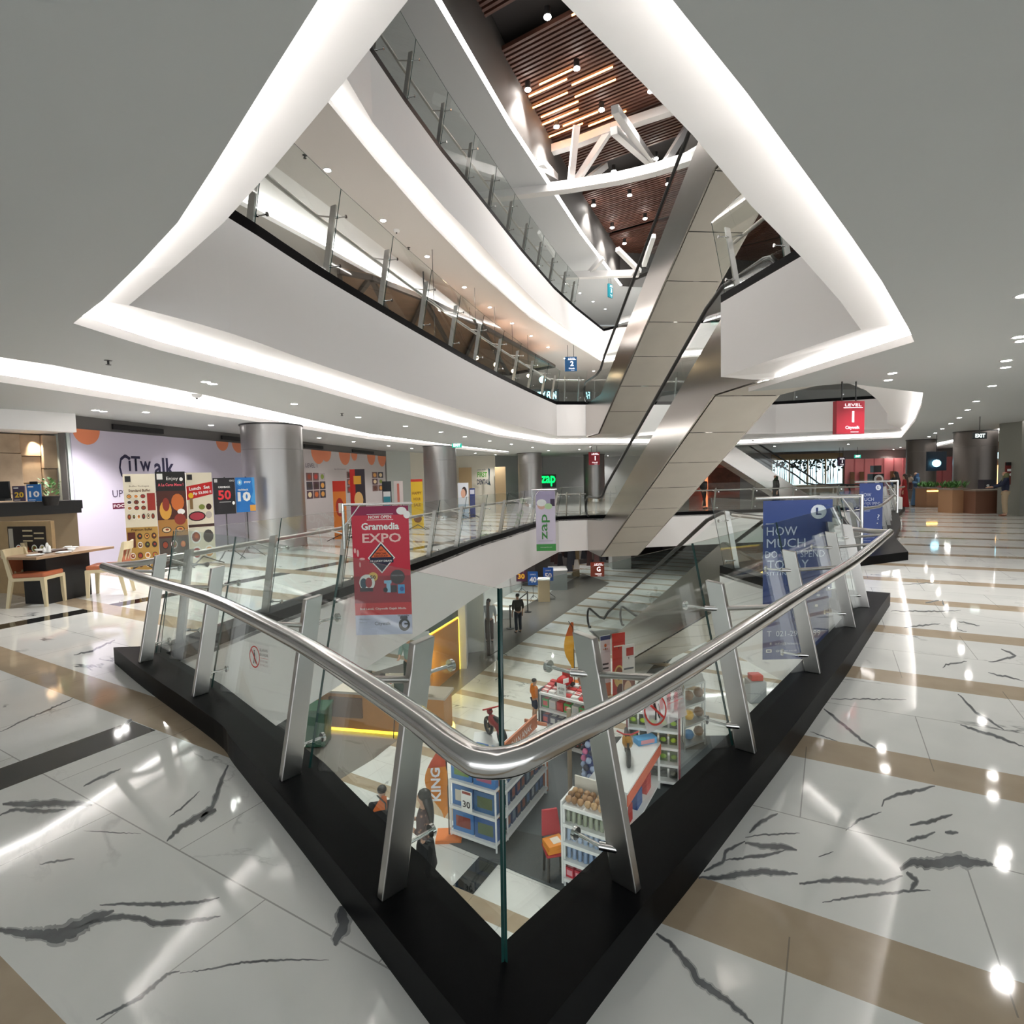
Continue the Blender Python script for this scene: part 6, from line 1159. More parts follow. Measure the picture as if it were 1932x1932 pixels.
def goods(prefix, label, cat, grp, FL, a, bn, z, L, D, nx, ny, size, cols, cols2, jit=0.02, seed=0, kind='box'):
    rn = random.Random(seed); rz = math.atan2(a.y, a.x)
    for i in range(nx):
        for j in range(ny):
            c1, c2 = rn.choice(cols), rn.choice(cols2); key = (prefix, c1, c2, size)
            if key not in _items:
                if kind == 'box':
                    m = item_mesh('box', None, size); o = m.build(prefix, [H(c1), H(c2)])
                elif kind == 'bottle':
                    o = M().lathe((0, 0, 0), [(size[0]/2, 0), (size[0]/2, size[2]*0.7), (size[0]*0.2, size[2]*0.8), (size[0]*0.2, size[2])], 8).build(prefix, [H(c1, rough=0.2)])
                elif kind == 'ball':
                    o = M().ball((0, 0, size[2]/2), size[2]/2, 0, 8).build(prefix, [H(c1, rough=0.4)])
                else:   # blister card: flat card with a bulging toy
                    m = M(); m.box((0, 0, size[2]/2), (size[0], 0.012, size[2]), 0); m.ball((0, -0.03, size[2]*0.42), size[0]*0.4, 1, 8, (1, 0.5, 0.8)); o = m.build(prefix, [H(c1), H(c2)])
                _items[key] = o
            else: o = _items[key].copy(); C.objects.link(o)
            p = FL+a*((i+0.5)/nx*L+rn.uniform(-jit, jit))+bn*((j+0.5)/ny*D*0.9+0.02); o.location = (p.x, p.y, z); o.rotation_euler = (0, 0, rz+rn.uniform(-0.04, 0.04)); tag(o, label, cat, grp)
WM = mat('rack_white', (0.80, 0.80, 0.80), 0.4); ORP = mat('orange_end_panel', (0.50, 0.16, 0.07), 0.45, noise=0.35, nscale=6)
BL = ['2E5E9E', '3A78B8', '244878', '3A6A9A']; BC = ['B8C8D8', '6A8A3A', '8A3A2A', 'D8D0C0', '4A9AC8', 'A85A7A', '5A6A48']
# front rack with blue toy boxes
FL, FR = ag(851, 1580, 0.01), ag(936, 1611, 0.01); fb = (FR-FL).normalized(); bk = Vector((-fb.y, fb.x, 0))
if bk.y < 0: bk = -bk
h1 = 1.42
t, a, bn, L, D = rack('white toy rack filled with blue boxes, price card 30 on its front', FL, FR, FR+bk*0.42, h1*0.74, 2, WM, None)
FLv = Vector((FL.x, FL.y, 0))
for i, z in enumerate((0.14, 0.14+(h1*0.74-0.12)/2, h1*0.74+0.02)): goods('toy_box', ['large blue boxed toy on the bottom shelf of the front white rack', 'large blue boxed toy on the middle shelf of the front white rack', 'large blue boxed toy on top of the front white rack'][i], 'toy box', ['blue boxed toys, bottom shelf', 'blue boxed toys, middle shelf', 'blue boxed toys, top shelf'][i], FLv, a, bn, G+0.012+z, L, D, 2, 1, (L*0.46, 0.32, 0.36), BL, BC, 0.01, 20+i)
goods('toy_box', 'smaller blue boxed toy stacked behind on top of the front white rack', 'toy box', 'small blue boxed toys stacked on top', FLv+bn*0.1, a, bn, G+0.012+h1*0.74+0.39, L, D*0.8, 3, 1, (L*0.26, 0.22, 0.2), BL, BC, 0.01, 31)
pc = FLv+a*L*0.42-bn*0.05; t = thing('price_card', 'white price card with a black 30 clipped to the front toy rack', 'sign', (pc.x, pc.y, G+0.62)); b = Board(t, -a*0.11, a*0.22, Vector((0, 0, 0.36))); b.base(W_, 0.006); b.start(); b.rect(0.1, 0.84, 0.9, 0.97, H('9A3A28')); b.end(); b.txt('30', 0.5, 0.35, 0.34, K_, 0.7, 0.02)
# long rack running back from it
LB, LE = ag(953, 1598, 0.01), ag(1032, 1497, 0.01); LBv, LEv = Vector((LB.x, LB.y, 0)), Vector((LE.x, LE.y, 0)); la = (LEv-LBv).normalized(); lb = Vector((-la.y, la.x, 0))
if lb.x > 0: lb = -lb
t, a, bn, L, D = rack('long white toy rack with orange end panels running back from the front rack', LBv, LEv, LEv+lb*0.45, 1.35, 3, WM, None, (ORP, 'LR'))
for i in range(3): goods('boxed_toy', ['small dark blue boxed toy on the bottom shelf of the long rack', 'small dark blue boxed toy on the second shelf of the long rack', 'small dark blue boxed toy on the third shelf of the long rack'][i], 'toy box', ['long rack, bottom shelf toys', 'long rack, second shelf toys', 'long rack, third shelf toys'][i], LBv+bn*0.02, a, bn, G+0.012+0.14+i*0.41, L, 0.3, 9, 1, (0.15, 0.2, 0.28), ['1E3050', '2A4870', '384858', '2A3A68'], ['6A7A8A', '8A4A3A', '4A6A9A', '9AA0A8'], 0.01, 40+i)
pz = LBv+lb*0.3; t = thing('header_sign', 'long orange header sign lying along the top of the long toy rack', 'sign', (LBv.x, LBv.y, G+1.42)); M().hexa([v+Vector((0, 0, z)) for z in (0, 0.26) for v in (lb*0.1, la*L*0.9+lb*0.1, la*L*0.9+lb*0.14, lb*0.14)]).build('panel', ORP, t); text('MAINAN ANAK', t, la*L*0.45+lb*0.09+Vector((0, 0, 0.13)), la, (0, 0, 1), 0.12, W_, L*0.6)
# toy motorbikes
def bike(label, loc, rz, body, sc=1.0):
    t = thing('toy_motorbike', label, 'toy', loc, rz); q = lambda *v: Vector(v)*sc
    for k, y in enumerate((-0.26, 0.26)): M().tube([q(0, y+0.13*math.cos(a_), 0.14+0.13*math.sin(a_)) for a_ in [2*math.pi*i/16 for i in range(16)]], 0.035*sc, 8, closed=True).cyl(q(-0.03, y, 0.14), q(0.03, y, 0.14), 0.05*sc, 10).build('wheel', RUB, t)
    M().tube([q(0, -0.26, 0.16), q(0, -0.12, 0.30), q(0, 0.08, 0.30), q(0, 0.17, 0.34)], [0.05*sc, 0.08*sc, 0.09*sc, 0.05*sc], 8).build('body_shell', H(body), t); M().tube([q(0, -0.30, 0.38), q(0, -0.1, 0.37), q(0, 0.02, 0.38)], [0.03*sc, 0.05*sc, 0.03*sc], 8).build('seat', K_, t)
    M().cyl(q(0, 0.26, 0.14), q(0, 0.16, 0.48), 0.02*sc, 8).build('fork', DARK, t); M().tube([q(-0.18, 0.10, 0.52), q(-0.06, 0.16, 0.49), q(0.06, 0.16, 0.49), q(0.18, 0.10, 0.52)], 0.014*sc, 6).build('handlebar', H('B82020'), t); M().ball(q(0, 0.20, 0.42), 0.06*sc, 0, 8).build('headlamp', H(body), t); return t
mb = LBv+la*L*0.62+lb*0.62; bike('black and red toy motorbike standing behind the long toy rack', (mb.x-0.15, mb.y+0.6, G+1.02), 0.5, '8A1C20', 1.15)
o = M().box((0, 0, 0.5), (0.9, 0.7, 1.0)).build('display_plinth', WM); o.location = (mb.x-0.15, mb.y+0.6, G+0.0); tag(o, 'white plinth under the toy motorbike behind the long toy rack', 'plinth')
# glassware rack
FL, FR = ag(1065, 1672, 0.01), ag(1150, 1706, 0.01); fb = (FR-FL).normalized(); bk = Vector((-fb.y, fb.x, 0)); bk = bk if bk.y > 0 else -bk
t, a, bn, L, D = rack('white bottle rack by the near glass corner, copper balls on its top', FL, FR, FR+bk*0.42, 1.28, 4, WM, None, (WM, 'LR'))
FLv = Vector((FL.x, FL.y, 0))
rowc = [('C83848', 'red packet on the bottom shelf of the bottle rack', 'box', (0.13, 0.12, 0.15), 5), ('8AA0C0', 'clear blue bottle on the second shelf of the bottle rack', 'bottle', (0.07, 0.07, 0.22), 8), ('A8B8D0', 'pale clear bottle on the third shelf of the bottle rack', 'bottle', (0.07, 0.07, 0.22), 8), ('9AA08A', 'grey green bottle on the fourth shelf of the bottle rack', 'bottle', (0.07, 0.07, 0.22), 8)]
for i, (c, lb_, kd, sz, n) in enumerate(rowc): goods('bottle' if kd == 'bottle' else 'packet', lb_, 'bottle' if kd == 'bottle' else 'packet', 'bottle rack row %s' % ['bottom', 'second', 'third', 'fourth'][i], FLv, a, bn, G+0.012+0.14+i*0.29, L, D*0.8, n, 2, sz, [c], ['E0A0A8'], 0.004, 60+i, kd)
goods('copper_ball', 'shiny copper coloured round pack on top of the bottle rack', 'pack', 'copper packs on top', FLv, a, bn, G+0.012+1.31, L, D, 7, 3, (0.11, 0.11, 0.11), ['A8805A', '8A6238', 'C09A70'], ['A8805A'], 0.015, 70, 'ball')

t = thing('backboard', 'pale upright board at the back of the bottle rack top', 'board', (FLv.x, FLv.y, G+1.3)); M().beam(bn*(D+0.03)+Vector((0, 0, 0.12)), bn*(D+0.03)+a*L+Vector((0, 0, 0.12)), 0.03, 0.28).build('panel', mat('beige_board', (0.60, 0.56, 0.50), 0.5), t); M().beam(bn*(D+0.05)+Vector((0, 0, -1.28)), bn*(D+0.05)+Vector((0, 0, 0.0)), 0.02, 0.03).build('leg', WM, t); M().beam(bn*(D+0.05)+a*L+Vector((0, 0, -1.28)), bn*(D+0.05)+a*L+Vector((0, 0, 0.0)), 0.02, 0.03).build('leg', WM, t)
# red child chair with orange packs, blue ball column, table with toy bike
p = ag(1048, 1660); t = thing('toy_chair', 'red seat on black legs beside the bottle rack', 'chair', (p.x, p.y+0.1, G+0.012), 0.2); M().box((0, 0, 0.42), (0.34, 0.34, 0.05)).build('seat', H('B01828'), t, bevel=0.02)
for sx in (-1, 1):
    for sy in (-1, 1): M().beam((sx*0.14, sy*0.14, 0.0), (sx*0.13, sy*0.13, 0.40), 0.03, 0.03).build('leg', DARK, t)
M().hexa([Vector((-0.16, 0.15, 0.55)), Vector((0.16, 0.15, 0.55)), Vector((0.16, 0.19, 0.55)), Vector((-0.16, 0.19, 0.55)), Vector((-0.13, 0.25, 0.92)), Vector((0.13, 0.25, 0.92)), Vector((0.13, 0.29, 0.92)), Vector((-0.13, 0.29, 0.92))]).build('backrest', H('B01828'), t, bevel=0.015); M().beam((-0.15, 0.16, 0.42), (-0.14, 0.19, 0.6), 0.02, 0.02).build('back_post', DARK, t)
for k in range(2): o = M().box((0, 0, 0.03+0.0), (0.30, 0.26, 0.06), 0).box((0.02, 0, 0.062), (0.14, 0.15, 0.003), 1).build('play_mat_pack', [H('E89028'), H('E8E0D0')]); o.location = (p.x, p.y+0.08, G+0.46+0.065*k); o.rotation_euler = (0, 0, 0.3+0.1*k); tag(o, ['orange pack lying directly on the red seat', 'orange pack with a pale label, on top of the other'][k], 'pack', 'orange packs on the red seat')
p = ag(1118, 1540); t = thing('toy_column', 'tall display column of pink and blue balls under a pink cap', 'display', (p.x, p.y, G+0.012)); M().cyl((0, 0, 0), (0, 0, 1.55), 0.11, 12).build('core', H('3A4A8A'), t); M().cyl((0, 0, 1.55), (0, 0, 1.63), 0.2, 14).build('cap', H('E878A0'), t); M().cyl((0, 0, 0), (0, 0, 0.05), 0.2, 14).build('foot', DARK, t)
rn = random.Random(8); m = M()
for i in range(9):
    for j in range(7): an = j*0.9+i*0.4; M().ball((0.15*math.cos(an), 0.15*math.sin(an), 0.22+i*0.15), 0.058, 0, 8).build('toy_ball', H(rn.choice(['D86A98', '4A6AB8', 'C84858', 'A8B8D8', '303048']) if i > 2 else rn.choice(['D8D8D8', '6AB848', '303038'])), t)
p0_, p1_ = ag(1185, 1600), ag(1240, 1500); t = thing('display_table', 'white topped table with orange apron carrying a toy motorbike', 'table', (p0_.x, p0_.y, G+0.012)); v = Vector((p1_.x-p0_.x, p1_.y-p0_.y, 0)); L = v.length*1.15; v.normalize(); n = Vector((-v.y, v.x, 0)); n = n if n.x < 0 else -n; W2 = 0.75; hh = 0.95
M().hexa([q+Vector((0, 0, z)) for z in (hh-0.04, hh) for q in (Vector((0, 0, 0)), v*L, v*L+n*W2, n*W2)]).build('table_top', WM, t); M().beam(-n*0.0+Vector((0, 0, hh-0.14)), v*L+Vector((0, 0, hh-0.14)), 0.02, 0.2).build('apron', H('D05020'), t); M().hexa([q+Vector((0, 0, z)) for z in (0.12, 0.16) for q in (Vector((0, 0, 0)), v*L, v*L+n*W2, n*W2)]).build('lower_shelf', WM, t)
for q in (v*0.03+n*0.03, v*(L-0.03)+n*0.03, v*0.03+n*(W2-0.03), v*(L-0.03)+n*(W2-0.03)): M().beam(q, q+Vector((0, 0, hh-0.04)), 0.04, 0.04).build('leg', WM, t)
c = p0_+v*L*0.55+n*W2*0.5; bike('black toy motorbike with a gold front standing on the white topped table', (c.x, c.y, G+0.012+hh), 3.0, 'A87828', 1.1)
o = M().box((0, 0, 0.06), (0.42, 0.2, 0.12), 0).box((0, -0.101, 0.06), (0.3, 0.002, 0.08), 1).build('toy_box', [H('58A8E0'), H('E8A0A8')]); c2_ = p0_+v*L*0.92+n*W2*0.35; o.location = (c2_.x, c2_.y, G+0.012+hh); o.rotation_euler = (0, 0, 0.3); tag(o, 'light blue and pink box at the back of the white topped table', 'toy box')
for k in range(3): c3_ = p0_+v*L*(0.2+0.28*k)+n*0.25; o = M().box((0, 0, 0.15), (0.3, 0.3, 0.3)).build('toy_box', H(['B02018', '3A5A98', 'C83028'][k])); o.location = (c3_.x, c3_.y, G+0.012+0.16); o.rotation_euler = (0, 0, math.atan2(v.y, v.x)); tag(o, ['red box at the near end under the white topped table', 'blue box in the middle under the white topped table', 'red box at the far end under the white topped table'][k], 'toy box')
# rack with green toys, and the red and white rack
FL, FR = ag(1186, 1476, 0.01), ag(1280, 1490, 0.01); fb = (FR-FL).normalized(); bk = Vector((-fb.y, fb.x, 0)); bk = bk if bk.y > 0 else -bk
t, a, bn, L, D = rack('tall rack of bright green dinosaur toys with dark red sides', FL, FR, FR+bk*0.5, 1.5, 4, WM, None, (mat('dark_red_side', (0.22, 0.05, 0.06), 0.5), 'LR')); FLv = Vector((FL.x, FL.y, 0))
for i in range(4): goods('carded_toy', ['dark carded toy on the bottom shelf of the green toy rack', 'grey and green carded toy on the second shelf', 'bright green toy on the third shelf', 'bright green toy on the top shelf, below the pink balls'][i], 'toy', 'green rack row %s' % ['bottom', 'second', 'third', 'top'][i], FLv, a, bn, G+0.012+0.14+i*0.345, L, 0.3, 5, 1, (0.16, 0.1, 0.26), ['3A4038', '5A6A38'], [['6A6A58', '3A3A3A'], ['8AB030', '5A6070'], ['B8D820', '98C020'], ['C0E028', 'A8D020']][i], 0.01, 80+i, 'card')
goods('pink_ball', 'large pink ball on top of the green toy rack', 'ball', 'pink balls on the green toy rack', FLv, a, bn, G+0.012+1.52, L*0.5, D, 2, 1, (0.3, 0.3, 0.3), ['E86A9A', 'F090B0'], ['E86A9A'], 0.01, 90, 'ball')
t = thing('striped_canopy', 'red and white striped toy roof at the back of the green toy rack', 'toy', (FLv.x, FLv.y, G+1.53)); 
for i in range(8): M().box(a*(L*0.45+i*0.07)+bn*0.35+Vector((0, 0, 0.14)), (0.07, 0.25, 0.28), ax=[a, bn, Vector((0, 0, 1))]).build('stripe', H('D83848') if i % 2 else W_, t)
# clear plastic stand and totes right of it
FL, FR = ag(1292, 1420, 0.01), ag(1330, 1405, 0.01); t, a, bn, L, D = rack('narrow grey wire rack with brown bags right of the green toy rack', FL, FR, FR+Vector((0.1, 0.5, 0)), 1.5, 3, mat('wire_grey', (0.4, 0.42, 0.42), 0.3, 0.7), None)
FLv = Vector((FL.x, FL.y, 0))
for i in range(3): goods('soft_toy', 'brown or yellow soft toy on the narrow grey wire rack', 'toy', 'soft toys on the wire rack', FLv, a, bn, G+0.012+0.14+i*0.46, L, D, 2, 1, (0.16, 0.16, 0.24), ['7A5A3A', 'D8A838', '3A78A8'], ['A88858'], 0.01, 95+i, 'ball')
FL, FR = ag(1020, 1405, 0.01), ag(1105, 1432, 0.01); fb = (FR-FL).normalized(); bk = Vector((-fb.y, fb.x, 0)); bk = bk if bk.y > 0 else -bk
t, a, bn, L, D = rack('red and white striped topped rack of small toys behind the child in orange', FL, FR, FR+bk*0.6, 1.25, 3, WM, None, (mat('dark_side', (0.05, 0.05, 0.055), 0.5), 'LR')); FLv = Vector((FL.x, FL.y, 0))
for i in range(3): goods('small_toy', ['black boxed toy low on the striped rack', 'purple boxed toy on the middle shelf of the striped rack', 'red or green boxed toy on the upper shelf of the striped rack'][i], 'toy box', 'striped rack row %s' % ['bottom', 'middle', 'upper'][i], FLv, a, bn, G+0.012+0.14+i*0.38, L, 0.3, 6, 1, (0.17, 0.16, 0.2), [['26262C', '3A3038'], ['5A3A68', 'D8A030', '3A3A58'], ['C83838', '48A048', 'D8D0C8']][i], ['C8C8C8', 'D84848'], 0.01, 110+i)
for i in range(4): goods('flat_pack', 'flat red and white pack lying on top of the striped rack', 'pack', 'flat packs on the striped rack', FLv+bn*(0.13*i+0.05), a, bn, G+0.012+1.27+0.03*i, L, 0.1, 6, 1, (0.17, 0.11, 0.05), ['D84040', 'E8E4E0'], ['E8E4E0', 'C83030'], 0.005, 120+i)
# red ride-on toy and price cards above that rack
c = ag(1085, 1352); t = thing('ride_on_toy', 'red ride-on toy with a white tag on the striped rack corner', 'toy', (FLv.x+a.x*L*0.62, FLv.y+a.y*L*0.62+0.45, G+1.27+0.13), 0.6); M().ball((0, 0, 0.14), 0.18, 0, 12, (1.3, 0.8, 0.7)).build('body', H('C81818'), t); M().box((0.1, 0, 0.28), (0.2, 0.22, 0.16)).build('cab', H('A81818'), t, bevel=0.03); M().box((-0.1, -0.16, 0.2), (0.16, 0.01, 0.11)).build('tag', W_, t)
for sx in (-0.14, 0.14):
    for sy in (-0.12, 0.12): M().cyl((sx, sy-0.02, 0.05), (sx, sy+0.02, 0.05), 0.06, 10).build('wheel', RUB, t)
t = thing('price_card', 'white price card with small black figures on the striped rack', 'sign', (FLv.x+a.x*L*0.5, FLv.y+a.y*L*0.5, G+1.30)); b = Board(t, -a*0.12, a*0.24, Vector((0, 0, 0.3))); b.base(W_, 0.006); b.txt('49.000', 0.5, 0.6, 0.2, K_, 0.7); b.txt('50%', 0.5, 0.3, 0.2, K_, 0.5)
# beige post
p = ag(1076, 1500); o = M().cyl((0, 0, 0), (0, 0, 1.75), 0.045, 12).build('display_post', mat('beige_post', (0.42, 0.32, 0.22), 0.5)); o.location = (p.x, p.y, G+0.012); tag(o, 'slim beige post standing on the dark carpet', 'post')
# red and grey item beyond the carpet, rubbish bins by the cafe
p = ag(1425, 1322); t = thing('toy_stack', 'small red and grey toy display by the near right kerb', 'toy', (p.x, p.y, G)); M().box((0, 0, 0.3), (0.45, 0.4, 0.6)).build('crate', H('9A9EA0'), t, bevel=0.02); M().box((0, 0, 0.68), (0.32, 0.3, 0.16)).build('lid', H('C83838'), t, bevel=0.02)
for k, (x, y, c, lb_) in enumerate([(600, 1405, '1E4A34', 'dark green wheeled bin left of the cafe counter'), (545, 1395, '2A2C2E', 'black rubbish bin at the far left of the cafe')]):
    p = ag(x, y); t = thing('rubbish_bin', lb_, 'bin', (p.x, p.y, G)); M().hexa([Vector((-0.24, -0.24, 0.05)), Vector((0.24, -0.24, 0.05)), Vector((0.24, 0.24, 0.05)), Vector((-0.24, 0.24, 0.05)), Vector((-0.3, -0.3, 0.9)), Vector((0.3, -0.3, 0.9)), Vector((0.3, 0.3, 0.9)), Vector((-0.3, 0.3, 0.9))]).build('body', H(c), t, bevel=0.02); M().box((0, 0, 0.94), (0.64, 0.64, 0.08)).build('lid', H(c), t, bevel=0.02)
    for sx in (-0.2, 0.2): M().cyl((sx-0.03, 0.22, 0.08), (sx+0.03, 0.22, 0.08), 0.08, 10).build('wheel', RUB, t)
# wooden legged easel by the counter
p = ag(748, 1383); t = thing('floor_easel', 'small black tripod easel with a pale poster before the cafe counter', 'sign stand', (p.x, p.y, G)); b = Board(t, (-0.22, -0.1, 0.9), (0.44, 0, 0), (0, 0.1, 0.62)); b.base(H('C8BCA8'), 0.02); b.start(); foods(b, 0.1, 0.1, 0.9, 0.9, 2, 2, 77); b.end()
for k in range(3): an = k*2.09+0.5; M().cyl((0, 0, 0.9), (math.cos(an)*0.3, math.sin(an)*0.3, 0.01), 0.012, 6).build('leg', DARK, t)
# ---------------------------------------------------------------- people
def skin(name, chains, mt, parent, sub=2):
    """one continuous surface grown over connected chains of (point, radius); a chain may start at an index of an earlier point"""
    vs = []; rs = []; es = []; idx_ = {}
    for ch in chains:
        prev = None
        for k, e in enumerate(ch):
            if isinstance(e, str): prev = idx_[e]; continue
            key = e[2] if len(e) > 2 else None; vs.append(e[0]); rs.append(e[1]); i = len(vs)-1
            if key: idx_[key] = i
            if prev is not None: es.append((prev, i))
            prev = i
    me = bpy.data.meshes.new(name); me.from_pydata([tuple(v) for v in vs], es, []); me.update()
    o = bpy.data.objects.new(name, me); C.objects.link(o); o.modifiers.new('skin', 'SKIN'); sd = o.modifiers.new('sub', 'SUBSURF'); sd.levels = sub; sd.render_levels = sub
    if not me.skin_vertices:
        bm = bmesh.new(); bm.from_mesh(me); bm.verts.layers.skin.verify(); bm.to_mesh(me); bm.free()
    for i, d in enumerate(me.skin_vertices[0].data): r = rs[i]; d.radius = r if isinstance(r, tuple) else (r, r); d.use_root = (i == 0)
    dg = bpy.context.evaluated_depsgraph_get(); m2 = bpy.data.meshes.new_from_object(o.evaluated_get(dg)); m2.name = name
    bpy.data.objects.remove(o, do_unlink=True); m2.materials.clear(); m2.materials.append(mt)
    for p in m2.polygons: p.use_smooth = True; p.material_index = 0
    q = bpy.data.objects.new(name, m2); C.objects.link(q); q.parent = parent; return q
SKIN = mat('skin', (0.48, 0.27, 0.18), 0.5); HAIR = mat('black_hair', (0.012, 0.009, 0.008), 0.4); HAIRB = mat('dark_brown_hair', (0.03, 0.015, 0.010), 0.4)
def person(label, loc, rz, h=1.62, top='808080', bottom='202028', style='trousers', hair='short', hcol=None, arms='down', shoes='101010', sc_cloth=None, lean=0.0, female=False, legs=None):
    k = h/1.70; t = thing('person', label, 'person', loc, rz); th = math.atan(lean)*1.1; Vv = lambda x, y, z: Vector((x*k, y*k, z*k)) if z < 0.96 else Vector((x*k, (y*math.cos(th)+(z-0.95)*math.sin(th))*k, (0.95+(z-0.95)*math.cos(th)-y*math.sin(th))*k)); sw = 0.165 if female else 0.19
    fy = lambda z: 0.0
    SH = {}
    for s in (-1, 1):
        sh = Vv(s*sw, fy(1.38), 1.38)
        if arms == 'down': el, wr = Vv(s*(sw+0.05), -0.03, 1.10), Vv(s*(sw+0.06), 0.05, 0.85); dr = Vector((0, 0.12, -1))
        elif arms == 'hold': el, wr = Vv(s*(sw+0.04), 0.02, 1.12), Vv(s*0.07, 0.27, 1.18); dr = Vector((-s*0.5, 0.7, 0.35))
        elif arms == 'reach': el, wr = Vv(s*(sw+0.03), 0.16+fy(1.2), 1.14), Vv(s*(sw-0.03), 0.40+fy(1.2), 1.10); dr = Vector((-s*0.1, 1, -0.1))
        SH[s] = (sh, el, wr, dr.normalized())
    ch = [[(Vv(0, 0, 0.95), (0.12*k, 0.09*k), 'pel'), (Vv(0, fy(1.12), 1.12), (0.105*k, 0.08*k)), (Vv(0, fy(1.3), 1.30), (0.125*k, 0.085*k), 'chest'), (Vv(0, fy(1.42), 1.42), (0.06*k, 0.055*k)), (Vv(0, fy(1.48)+0.01, 1.48), 0.048*k), (Vv(0, fy(1.55)+0.022, 1.545), (0.072*k, 0.076*k)), (Vv(0, fy(1.6)+0.018, 1.60), (0.084*k, 0.098*k), 'head'), (Vv(0, fy(1.66)+0.008, 1.665), (0.07*k, 0.08*k))],
          ['head', (Vv(0, fy(1.6)+0.095, 1.592), 0.012*k), (Vv(0, fy(1.6)+0.112, 1.578), 0.010*k)]]
    LG = legs or {-1: (0.0, 0.0), 1: (0.0, 0.0)}
    for s in (-1, 1):
        a, b = LG[s]
        ch.append(['pel', (Vv(s*0.085, 0, 0.88), 0.085*k), (Vv(s*0.095, a*0.5+0.01, 0.50), 0.058*k), (Vv(s*0.095, a-0.02, 0.30), 0.052*k), (Vv(s*0.095, a-0.03, 0.09), 0.036*k), (Vv(s*0.10, a+0.07, 0.035), (0.038*k, 0.028*k)), (Vv(s*0.105, a+0.15, 0.025), (0.036*k, 0.02*k))])
        sh, el, wr, dr = SH[s]; sidev = Vector((0, 0, 1)).cross(dr); sidev = sidev.normalized() if sidev.length > 0.1 else Vector((1, 0, 0)); palm = wr+dr*0.06*k
        if arms == 'down': sidev = Vector((0, 1, 0.1)).normalized()
        ch.append(['chest', (sh, 0.055*k), (el, 0.040*k), (wr, 0.026*k, 'w%d' % s), (palm, (0.036*k, 0.018*k), 'p%d' % s)])
        for f in range(4): off = sidev*(f-1.5)*0.020*k; ln = (0.062, 0.075, 0.070, 0.055)[f]*k; ch.append(['p%d' % s, (palm+off+dr*0.025*k, 0.009*k), (palm+off+dr*(0.025*k+ln*0.55)-Vector((0, 0, 0.006)), 0.008*k), (palm+off*0.9+dr*(0.02*k+ln)-Vector((0, 0, 0.016)), 0.007*k)])
        ch.append(['p%d' % s, (wr+dr*0.03*k+sidev*0.036*k, 0.011*k), (wr+dr*0.065*k+sidev*0.055*k, 0.009*k)])
    skin('body', ch, SKIN, t)
    # clothes
    TM = sc_cloth or H(top, rough=0.8); e = 0.018*k; c2 = [[(Vv(0, 0, 0.90 if style != 'dress' else 0.9), (0.165*k, 0.13*k)), (Vv(0, fy(1.1), 1.10), (0.15*k, 0.12*k)), (Vv(0, fy(1.3), 1.30), (0.17*k, 0.125*k), 'chest'), (Vv(0, fy(1.42), 1.425), (0.085*k, 0.075*k))]]
    for s in (-1, 1): sh, el, wr, dr = SH[s]; lw = 0.9 if style == 'robe' or hair == 'scarf' else 0.35; c2.append(['chest', (sh, 0.08*k), (el.lerp(sh, 0.1), 0.066*k), (el.lerp(wr, lw), 0.056*k)])
    skin('shirt', c2, TM, t)
    if style == 'trousers':
        c3 = [[(Vv(0, 0, 0.96), (0.128*k, 0.10*k), 'pel')]]
        for s in (-1, 1): a, b = LG[s]; c3.append(['pel', (Vv(s*0.088, 0, 0.86), 0.098*k), (Vv(s*0.097, a*0.5+0.01, 0.50), 0.076*k), (Vv(s*0.095, a-0.02, 0.10), 0.062*k)])
        skin('trousers', c3, H(bottom, rough=0.8), t)
    elif style == 'shorts':
        c3 = [[(Vv(0, 0, 0.96), (0.128*k, 0.10*k), 'pel')]]
        for s in (-1, 1): a, b = LG[s]; c3.append(['pel', (Vv(s*0.088, 0, 0.86), 0.098*k), (Vv(s*0.097, a*0.5+0.01, 0.52), 0.085*k)])
        skin('shorts', c3, H(bottom, rough=0.8), t)
    else:
        z0 = 0.06 if style == 'robe' else 0.47; m = M(); n = 20; vs = []; prof = [(0.98, 0.125, 0.10), (0.85, 0.165, 0.135), (0.6, 0.18, 0.155), (z0+0.02, 0.20 if style != 'robe' else 0.26, 0.17 if style != 'robe' else 0.22), (z0, 0.19 if style != 'robe' else 0.25, 0.16 if style != 'robe' else 0.21)]
        for z, rx, ry in prof:
            for j in range(n): a = 2*math.pi*j/n; w_ = 1+0.05*math.sin(5*a)*(1 if z < 0.7 else 0); vs.append(Vv(rx*w_*math.cos(a), ry*w_*math.sin(a), z))
        m.add(vs, [(i*n+j, i*n+(j+1) % n, (i+1)*n+(j+1) % n, (i+1)*n+j) for i in range(len(prof)-1) for j in range(n)], 0, True); m.build('skirt', TM if style == 'robe' else H(bottom, rough=0.8), t)
    for s in (-1, 1): a = LG[s][0]; m = M(); m.ball(Vv(s*0.10, a+0.06, 0.035), 0.055*k, 0, 10, (0.85, 2.2, 0.62)); m.build('shoe', H(shoes, rough=0.4), t)
    hy = fy(1.6); HM = hcol or HAIR
